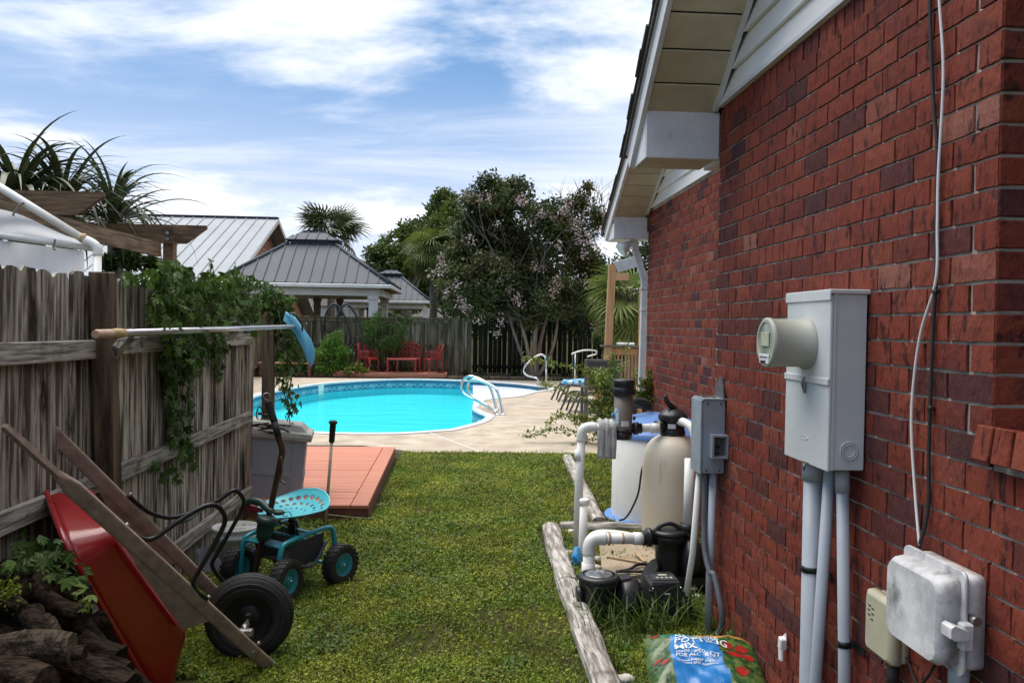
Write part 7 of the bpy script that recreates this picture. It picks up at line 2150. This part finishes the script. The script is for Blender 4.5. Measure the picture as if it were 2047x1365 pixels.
vine = thing('creeper_vine', 'dense green creeper draped over the far half of the board fence', 'vine', (-1.7, 6.0, 0))
vb = [(350, 572, 42), (392, 602, 46), (432, 588, 42), (482, 592, 42), (522, 604, 40), (552, 612, 34), (330, 618, 32), (380, 650, 40), (428, 640, 32), (472, 630, 22), (540, 640, 38), (565, 672, 34), (580, 715, 26), (392, 692, 30), (350, 690, 16), (440, 690, 18), (345, 545, 26), (300, 552, 16), (262, 552, 12), (470, 562, 22), (420, 565, 22), (545, 585, 18), (560, 640, 30), (575, 600, 16), (345, 650, 22), (385, 730, 14), (570, 760, 16), (590, 690, 20)]
pts = []
for (x_, y_, r_) in vb:
    for _ in range(int(r_ * r_ * .088) + 8):
        a = random.random() * 2 * PI; q = math.sqrt(random.random()) * r_ * 1.1
        px_, py_ = x_ + q * math.cos(a), y_ + q * math.sin(a)
        Xp = FXP + .02 + abs(random.gauss(0, .09)) if px_ < 520 else FXP + .05 + random.gauss(0, .12)
        if px_ > 520: p = DY(px_, py_, 7.25 + abs(random.gauss(0, .22)))
        else: p = WX(px_, py_, Xp)
        pts.append(p)
def strand(path, nn_, jit, plane=None, Yd=None):
    o = []
    for _ in range(nn_):
        t = random.random() * (len(path) - 1); i = min(int(t), len(path) - 2); u = t - i
        x_ = path[i][0] * (1 - u) + path[i + 1][0] * u + random.gauss(0, jit); y_ = path[i][1] * (1 - u) + path[i + 1][1] * u + random.gauss(0, jit)
        o.append(WX(x_, y_, plane + abs(random.gauss(0, .03))) if plane else DY(x_, y_, Yd + random.gauss(0, .05)))
    return o
pts += strand([(350, 700), (345, 760), (352, 830), (345, 900)], 110, 7, FXP + .02)
pts += strand([(372, 720), (378, 800), (370, 870), (385, 930)], 70, 6, FXP + .03)
pts += strand([(335, 640), (330, 720), (338, 780)], 50, 6, FXP + .02)
pts += strand([(440, 690), (436, 750)], 26, 6, FXP + .02)
pts += strand([(390, 860), (350, 950), (300, 930)], 34, 9, FXP + .05)
pts += strand([(575, 700), (582, 750), (574, 790), (588, 815), (578, 845)], 64, 7, None, 7.1)
pts += strand([(560, 740), (566, 770)], 16, 6, None, 7.1)
place_leaves(vine, pts, .052, 290)
vs_m = M()
for path in (((330, 560), (345, 640), (350, 760), (347, 900)), ((380, 600), (375, 720), (378, 830), (385, 930)), ((430, 600), (440, 680), (436, 760)), ((400, 580), (480, 600), (540, 620))):
    vs_m.tube(spline([WX(x_, y_, FXP + .02) for x_, y_ in path], 6), .006, 6)
vs_m.tube(spline([DY(x_, y_, 7.1) for x_, y_ in ((556, 620), (572, 700), (582, 750), (575, 800), (580, 850))], 6), .004, 6)
vs_m.build('stem', K['stem_green'], vine)
for (x_, y_, hh, lb) in ((422, 545, 24, 'slim flowering weed spike standing up from the creeper, left of the pair'), (470, 548, 20, 'slim flowering weed spike standing up from the creeper, right of the pair')):
    p0, p1 = WX(x_, y_ + 30, FXP), WX(x_, y_ - hh, FXP)
    wp = thing('weed_spike', lb, 'weed', p0)
    M().tube([p0, p1], .003, 5).build('stem', K['stem_green'], wp)
    pp_ = np.array([list(p0.lerp(p1, random.random())) for _ in range(50)]); v, f = leaf_quads(pp_, .03, .5, .3)
    raw('leaves', v, f, K['leaf_weed'], wp, rnd=rng.random(50), kind='stuff')
cr2 = thing('creeper_vine', 'five-leaved creeper spreading over the woodpile at the fence foot', 'vine', (-1.7, 3.2, .3))
pts = []
for (x_, y_, r_, n_) in ((30, 1112, 38, 26), (80, 1100, 30, 20), (110, 1130, 34, 24), (150, 1160, 22, 14), (60, 1085, 20, 8), (10, 1150, 20, 8), (130, 1110, 22, 12)):
    for _ in range(n_): pts.append(DY(x_ + random.gauss(0, r_ * .7), y_ + random.gauss(0, r_ * .5), 3.2 + random.uniform(-.2, .2)))
place_leaves(cr2, pts, .044, 150, outn=Vector((.4, -.5, .8)))
M().tube(spline([DY(x_, y_, 3.25) for x_, y_ in ((-20, 1120), (40, 1115), (90, 1110), (140, 1140), (170, 1180))], 5), .004, 6).build('stem', K['stem_green'], cr2)
PMY = [palmate('leaf', 'leaf_yellow', k + 20, 3) for k in range(3)]
sp3 = thing('seedling', 'bright yellow-green seedling in front of the red tray', 'seedling', DY(165, 1200, 2.95))
place_leaves(sp3, [DY(x_, y_, 2.95) for x_, y_ in ((158, 1182), (165, 1195), (172, 1178), (185, 1188), (160, 1205), (175, 1205), (150, 1190), (182, 1200), (168, 1215), (155, 1172))], .034, 10, meshes=PMY, outn=Vector((.3, -.6, .8)))
M().tube([DY(165, 1230, 2.95), DY(166, 1185, 2.95)], .0025, 5).build('stem', K['stem_green'], sp3)
ms_ = raw('moss', *leaf_quads(np.array([list(DY(random.uniform(0, 40), 1190 + random.gauss(0, 14) - .6 * random.uniform(0, 30), 2.9 + random.uniform(-.03, .03))) for _ in range(220)]), .012, .8, .8), K['leaf_yellow'], rnd=rng.random(220), kind='stuff', label='yellow-green moss on the woodpile at the left edge', cat='moss')
wd_ = thing('weed_plant', 'broad-leaved weed at the brick wall foot behind the potting mix', 'weed', G(1480, 1310))
PMW = [palmate('leaf', 'leaf_vine_one', k + 40, 1) for k in range(3)]
place_leaves(wd_, [DY(x_ + random.gauss(0, 6), y_ + random.gauss(0, 5), 3.9 + random.uniform(-.1, .1)) for x_, y_ in ((1465, 1262), (1485, 1270), (1500, 1258), (1475, 1290), (1495, 1295), (1460, 1285), (1510, 1280), (1490, 1315), (1470, 1320), (1505, 1310)) for _ in range(3)], .055, 30, meshes=PMW, outn=Vector((-.3, -.5, .8)))
M().tube([G(1482, 1330), DY(1480, 1265, 3.9)], .003, 5).build('stem', K['stem_green'], wd_)
fp = thing('weed_plant', 'dark leafy weed between the bucket and the fence', 'weed', G(400, 1090))
place_leaves(fp, [DY(395 + random.gauss(0, 22), 1062 + random.gauss(0, 16), 5.9 + random.uniform(-.2, .2)) for _ in range(70)], .055, 70, meshes=PMW, outn=Vector((.4, -.4, .8)))
M().tube([G(400, 1100), DY(398, 1050, 5.9)], .004, 5).build('stem', K['stem_green'], fp)


# ---- branches
def branch(mm, p, q, r0_, r1_, bend=.1, n=7):
    d = q - p; s = Vector((random.gauss(0, 1), random.gauss(0, 1), random.gauss(0, .5))) * d.length * bend
    pts = [p + d * t + s * math.sin(PI * t) for t in np.linspace(0, 1, n)]
    mm.tube(pts, [r0_ + (r1_ - r0_) * t for t in np.linspace(0, 1, n)], 8)
    return pts


TY = 25.0
myr = thing('crape_myrtle', 'large multi-trunked crape myrtle with pale pink blossom behind the pool', 'tree', DY(1070, 748, TY))
mb_px = [(978, 379, 42), (1033, 385, 42), (946, 402, 34), (1017, 422, 62), (958, 452, 62), (1096, 432, 54), (1160, 410, 34), (1175, 376, 15), (1192, 442, 36), (1136, 472, 62), (1017, 492, 72), (922, 512, 48), (902, 557, 38), (978, 557, 66), (1077, 542, 72), (1172, 528, 54), (920, 597, 42), (1017, 602, 52), (1116, 597, 54), (1172, 590, 40), (958, 622, 32), (1150, 632, 32), (1193, 622, 26), (1060, 640, 26), (985, 640, 20)]
mbl = px_blobs(mb_px, TY, .9)
crown(myr, mbl, 82000, .125, 'leaf_myrtle', .15, .42, 1.5, 'crown', cs=1.0)
tm_ = M()
base = DY(1070, 752, TY); base.z = 0
ends = [((1040, 640), .075), ((1010, 590), .055), ((1075, 620), .08), ((1100, 610), .07), ((1115, 640), .06), ((1085, 560), .05)]
sub = []
for (e_, r_) in ends:
    q = DY(*e_, TY + random.uniform(-.5, .5)); pts_ = branch(tm_, base + Vector((random.uniform(-.12, .12), random.uniform(-.12, .12), -.1)), q, r_ * 1.15, r_ * .55, .05); sub.append((q, r_))
tm_.build('trunk', K['myrtle_bark'], myr)
tw = M()
for (q, r_) in sub:
    for _ in range(9):
        b = random.choice(mbl); e2 = Vector(b[:3]) + Vector([random.gauss(0, b[3] * .5) for _ in range(3)])
        pts_ = branch(tw, q, e2, r_ * .24, .008, .12)
for _ in range(22):
    b = random.choice(mbl); c = Vector(b[:3]); dr_ = Vector((random.gauss(0, 1), random.gauss(0, 1), random.gauss(.5, .8))).normalized()
    branch(tw, c, c + dr_ * b[3] * random.uniform(.9, 1.3), .012, .004, .15, 5)
for k in range(60):
    x_ = random.uniform(1105, 1215); p0 = DY(x_, random.uniform(400, 440), TY); p1 = DY(x_ + random.gauss(0, 16), random.uniform(352, 392), TY)
    branch(tw, p0, p1, .011, .003, .10, 5)
for k in range(16):
    x_ = random.uniform(930, 1010); p0 = DY(x_, random.uniform(450, 500), TY - .9); p1 = DY(x_ + random.gauss(-15, 18), random.uniform(420, 470), TY - 1.1)
    branch(tw, p0, p1, .010, .003, .2, 5)
tw.build('branches', K['twig'], myr, kind='stuff')
fl_px = [(1135, 470, 22), (1160, 478, 18), (1180, 470, 16), (1100, 450, 16), (1055, 535, 14), (1045, 405, 18), (880, 518, 16), (875, 545, 12), (908, 600, 18), (930, 610, 12), (1022, 592, 14), (995, 520, 12), (1090, 590, 14), (1115, 560, 12), (1180, 560, 14), (1155, 445, 16), (1120, 425, 14), (975, 405, 12), (950, 390, 12), (1000, 640, 10), (1175, 600, 12), (1195, 640, 12), (985, 675, 7), (960, 640, 9), (1190, 500, 14), (1210, 430, 10), (1140, 405, 10), (940, 480, 10), (1060, 430, 12), (1170, 505, 14), (890, 580, 10), (920, 560, 9), (1000, 560, 8), (1040, 600, 9)]
P_ = []
for (x_, y_, r_) in fl_px:
    for _ in range(max(1, r_ // 6)):
        c = DY(x_ + random.gauss(0, r_ * .7), y_ + random.gauss(0, r_ * .6), TY - 1.3 + random.uniform(-.4, .6))
        n_ = random.randint(18, 34); P_.append(np.array(c) + rng.normal(size=(n_, 3)) * np.array([.075, .075, .085]))
P_ = np.concatenate(P_)
v, f = leaf_quads(P_, .065, .9, .3)
raw('blossom', v, f, K['blossom'], myr, rnd=rng.random(len(P_)), kind='stuff')


def tree(lab, px_list, Y, n, size, mt, base_px, r_tr, grp=None, gap=.3, gs=.9, dp=1.2, bark='palm_bark', cs=.5):
    b0 = DY(base_px[0], base_px[1], Y); b0.z = 0
    t = thing('tree', lab, 'tree', b0, 0, grp)
    bl = px_blobs(px_list, Y, dp)
    crown(t, bl, n, size, mt, .35, gap, gs, 'crown', cs=cs)
    tm_ = M()
    top = Vector((b0.x, b0.y, max(b[2] for b in bl) * .55))
    tm_.tube([b0 + Vector((0, 0, -.2)), b0.lerp(top, .5) + Vector((random.uniform(-.2, .2), 0, 0)), top], [r_tr * 1.2, r_tr, r_tr * .7], 10)
    for b in bl: branch(tm_, b0.lerp(top, random.uniform(.5, 1)), Vector(b[:3]), r_tr * .4, .02, .1)
    tm_.build('trunk', K[bark], t)
    return t


tree('tall dark oak rising behind the palm, left of the flowering tree', [(890, 402, 32), (872, 425, 30), (905, 420, 26), (850, 455, 30), (820, 468, 36), (785, 490, 34), (755, 512, 32), (735, 545, 28), (800, 520, 46), (860, 500, 44), (780, 560, 42), (845, 560, 46), (735, 575, 24), (820, 600, 36), (760, 600, 24), (880, 460, 40), (900, 480, 40)], 54, 32000, .27, 'leaf_mid', (815, 640), .35, 'trees beyond the far fence', dp=2.0)
tree('evergreen mass directly behind the flowering tree', [(1000, 400, 36), (1060, 420, 30), (940, 470, 50), (1040, 500, 70), (1120, 520, 60), (960, 560, 60), (1060, 580, 70), (1150, 590, 55), (900, 560, 40), (1200, 560, 45), (920, 610, 36), (1010, 625, 40), (1110, 630, 42), (1190, 625, 36), (1230, 590, 36)], 33, 24000, .18, 'leaf_dark', (1030, 645), .25, 'trees beyond the far fence')
tree('dark shrubby tree low between the two gazebos and the fence palm', [(720, 600, 20), (905, 610, 26), (885, 590, 24), (700, 560, 20), (925, 590, 26)], 50, 4000, .22, 'leaf_dark', (890, 640), .16, 'trees beyond the far fence')
tree('dark tree behind the porch at the house corner', [(1240, 560, 60), (1290, 520, 70), (1230, 640, 40), (1290, 640, 60), (1210, 690, 24), (1340, 600, 60)], 27, 9000, .14, 'leaf_dark', (1260, 745), .18, 'trees beyond the far fence')


# ---- fan palms
def fan_mesh(seed, nseg=22, L=1.0, droop=.25):
    rr = random.Random(seed); v, f = [], []
    for k in range(nseg):
        a = (k / (nseg - 1) - .5) * R(250); ll_ = L * (.72 + .28 * math.cos(a * .7)) * rr.uniform(.88, 1.08)
        c, s = math.cos(a), math.sin(a); w = .028 * L; o = len(v)
        for t, ww in ((0.05, .35), (.45, 1.0), (.8, .7), (1.0, .05)):
            z = -droop * ll_ * t ** 3 + rr.uniform(-.01, .01); x = ll_ * t
            v += [(c * x - s * w * ww, s * x + c * w * ww, z + w * ww * .5), (c * x + s * w * ww, s * x - c * w * ww, z - w * ww * .2)]
        for i in range(3): f.append((o + 2 * i, o + 2 * i + 1, o + 2 * i + 3, o + 2 * i + 2))
    me_ = bpy.data.meshes.new('frond'); me_.from_pydata(v, [], f); me_.materials.append(K['frond']); me_.update()
    return me_


FMS = [fan_mesh(k, 22, 1.0, random.uniform(.15, .5)) for k in range(6)]
FMP = [fan_mesh(k + 9, 22, 1.0, random.uniform(.3, .6)) for k in range(6)]
for q in FMP: q.materials[0] = K['frond_pale']


def fan_palm(lab, cpx, Y, R_, nf, tr_r=.16, zmin=-.6, mt=None):
    c = DY(*cpx, Y)
    t = thing('cabbage_palm', lab, 'palm', (c.x, c.y, 0), 0, 'fan palms beyond the fence')
    M().tube([(c.x, c.y, -.1), (c.x + .05, c.y, c.z * .5), (c.x, c.y, c.z - .1)], [tr_r * 1.1, tr_r, tr_r * 1.15], 12).build('trunk', K['palm_bark'], t)
    pm = M()
    for k in range(nf):
        an = random.random() * 2 * PI; el = random.uniform(zmin, 1.25)
        d_ = Vector((math.cos(an) * math.cos(el), math.sin(an) * math.cos(el), math.sin(el)))
        st_ = R_ * random.uniform(.40, .60)
        o = link('frond', random.choice(FMP if mt else FMS), t, Vector((0, 0, c.z)) + d_ * st_, (random.uniform(-.7, .7), -el + random.uniform(.0, .5), an))
        s = R_ * random.uniform(.5, .68); o.scale = (s, s, s)
        pm.tube([c, c + d_ * st_ * .6 + Vector((0, 0, .02)), c + d_ * st_], R_ * .011, 5)
    pm.build('leaf_stalks', K['stem_green'], t, kind='stuff')
    return t


fan_palm('fan palm showing above the nearer gazebo roof', (662, 475), 42, 1.95, 44, .2)
fan_palm('yellow-green fan palm with a bare trunk beside the farther gazebo', (866, 500), 34, 1.30, 60, .16, -1.0, 'pale')
fan_palm('low fan palm with long drooping leaves behind the porch rail', (1262, 612), 17.5, 1.05, 60, .14, -1.1, 'pale')


# ---- shrubs
def shrub(lab, px_list, Y, n, size, mt, base_px, grp=None, asp=.5, dp=.25, gap=.55, gs=3.0, upb=.35, nm='shrub'):
    b0 = DY(*base_px, Y); b0.z = .02
    t = thing(nm, lab, 'shrub', b0, 0, grp)
    bl = px_blobs(px_list, Y, dp)
    crown(t, bl, n, size, mt, .35, gap, gs, 'foliage', asp, upb, cs=2.2)
    s_m = M()
    for b in bl: branch(s_m, b0 + Vector((random.gauss(0, .08), random.gauss(0, .08), -.05)), Vector(b[:3]), .018, .006, .1)
    s_m.build('stems', K['stem_green'], t, kind='stuff')
    return t


shrub('bright green rounded shrub right of the blue net bag', [(664, 688, 26), (645, 712, 24), (682, 705, 24), (660, 730, 24), (640, 738, 14), (690, 732, 16), (672, 668, 14)], 24.7, 7000, .075, 'leaf_bright', (662, 752))
shrub('tall feathery dark green shrub behind the left iron chair', [(765, 652, 30), (742, 672, 26), (796, 660, 24), (770, 690, 30), (735, 650, 16), (800, 690, 18), (755, 632, 14), (812, 640, 12), (785, 632, 12), (750, 715, 20)], 25.75, 8000, .085, 'leaf_feather', (768, 745), asp=.25)
shrub('low spreading plant at the foot of the left iron chair', [(712, 735, 14), (728, 742, 10), (698, 742, 12)], 24.55, 1400, .07, 'leaf_sprig', (712, 752), asp=.6)
shrub('dark leafy shrub just right of the gate post', [(592, 700, 22), (575, 720, 20), (605, 728, 18), (560, 735, 14), (618, 742, 12)], 24.9, 3600, .075, 'leaf_vine', (590, 752))
shrub('shrub with reddish young tips growing against the wall by the downspout', [(1310, 745, 18), (1322, 715, 12), (1295, 770, 20), (1330, 690, 7), (1305, 790, 22), (1280, 795, 18), (1325, 760, 10)], 8.9, 1700, .055, 'leaf_sprig', (1305, 812), dp=.06, gs=8)
shrub('dark vine over the far end of the slat fence', [(1210, 690, 20), (1230, 670, 22), (1190, 670, 16), (1160, 660, 16), (1240, 710, 14)], 25.4, 2600, .10, 'leaf_dark', (1210, 745))
shrub('low dark ground plants along the slat fence foot', [(930, 745, 7), (880, 742, 6), (1030, 748, 7), (960, 742, 8), (1130, 748, 8)], 25.5, 1000, .07, 'leaf_dark', (960, 752))

shrub('leafy bush filling the gap under the pergola beams behind the fence', [(215, 528, 20), (262, 520, 22), (305, 528, 20), (245, 498, 12), (120, 462, 13), (150, 470, 10), (330, 545, 14)], 8.4, 2600, .07, 'leaf_vine', (262, 620), dp=.12, gs=5, nm='bush')
# arching sprigs in front of the wicker chair
sg = thing('sprig_shrub', 'loose shrub with long arching leafy sprigs in front of the wicker chair', 'shrub', DY(1220, 880, 11.2))
SY = 11.2
paths = [((1235, 860), (1225, 800), (1190, 750), (1120, 730), (1052, 718)), ((1230, 870), (1200, 860), (1150, 862), (1100, 858), (1052, 872)), ((1225, 880), (1180, 880), (1140, 895), (1122, 908)), ((1235, 850), (1245, 780), (1250, 690)),
         ((1230, 850), (1215, 790), (1185, 760), (1175, 740)), ((1238, 850), (1225, 790), (1230, 740), (1222, 710)), ((1228, 860), (1190, 820), (1170, 800), (1110, 775), (1080, 770)), ((1230, 870), (1200, 840), (1165, 835), (1145, 842)),
         ((1236, 855), (1210, 820), (1185, 800)), ((1240, 840), (1262, 780), (1275, 740)), ((1235, 850), (1205, 775), (1180, 770)), ((1232, 870), (1190, 850), (1130, 830), (1095, 845))]
smm = M(); P_ = []
for pa in paths:
    sp_pts = spline([DY(x_, y_, SY + random.uniform(-.15, .15)) for x_, y_ in pa], 6)
    smm.tube(sp_pts, .004, 5)
    for p in sp_pts:
        for _ in range(12): P_.append(p + Vector((random.gauss(0, .03), random.gauss(0, .03), random.gauss(0, .03))))
for _ in range(1500): P_.append(DY(random.gauss(1210, 17), random.uniform(735, 870), SY + random.gauss(0, .12)))
smm.build('stems', K['stem_green'], sg, kind='stuff')
P_ = np.array([list(p) for p in P_])
v, f = leaf_quads(P_, .058, .55, .4)
raw('foliage', v, f, K['leaf_sprig'], sg, rnd=clump_rnd(P_, 5), kind='stuff')

# far woods closing the horizon
n = 9000
ang = rng.uniform(-1.25, 1.25, n); dist = rng.uniform(95, 125, n)
hmax = np.array([5.0 + 3.0 * noise.noise((a * 9, 2, 0)) + 1.5 * noise.noise((a * 31, 5, 0)) for a in ang])
P_ = np.stack([np.sin(ang) * dist, np.cos(ang) * dist, rng.random(n) ** .7 * hmax], 1)
v, f = leaf_quads(P_, 1.9, .8, .4)
raw('far_woods', v, f, K['leaf_dark'], rnd=rng.random(n), kind='stuff', label='distant line of woods closing the horizon', cat='woods')
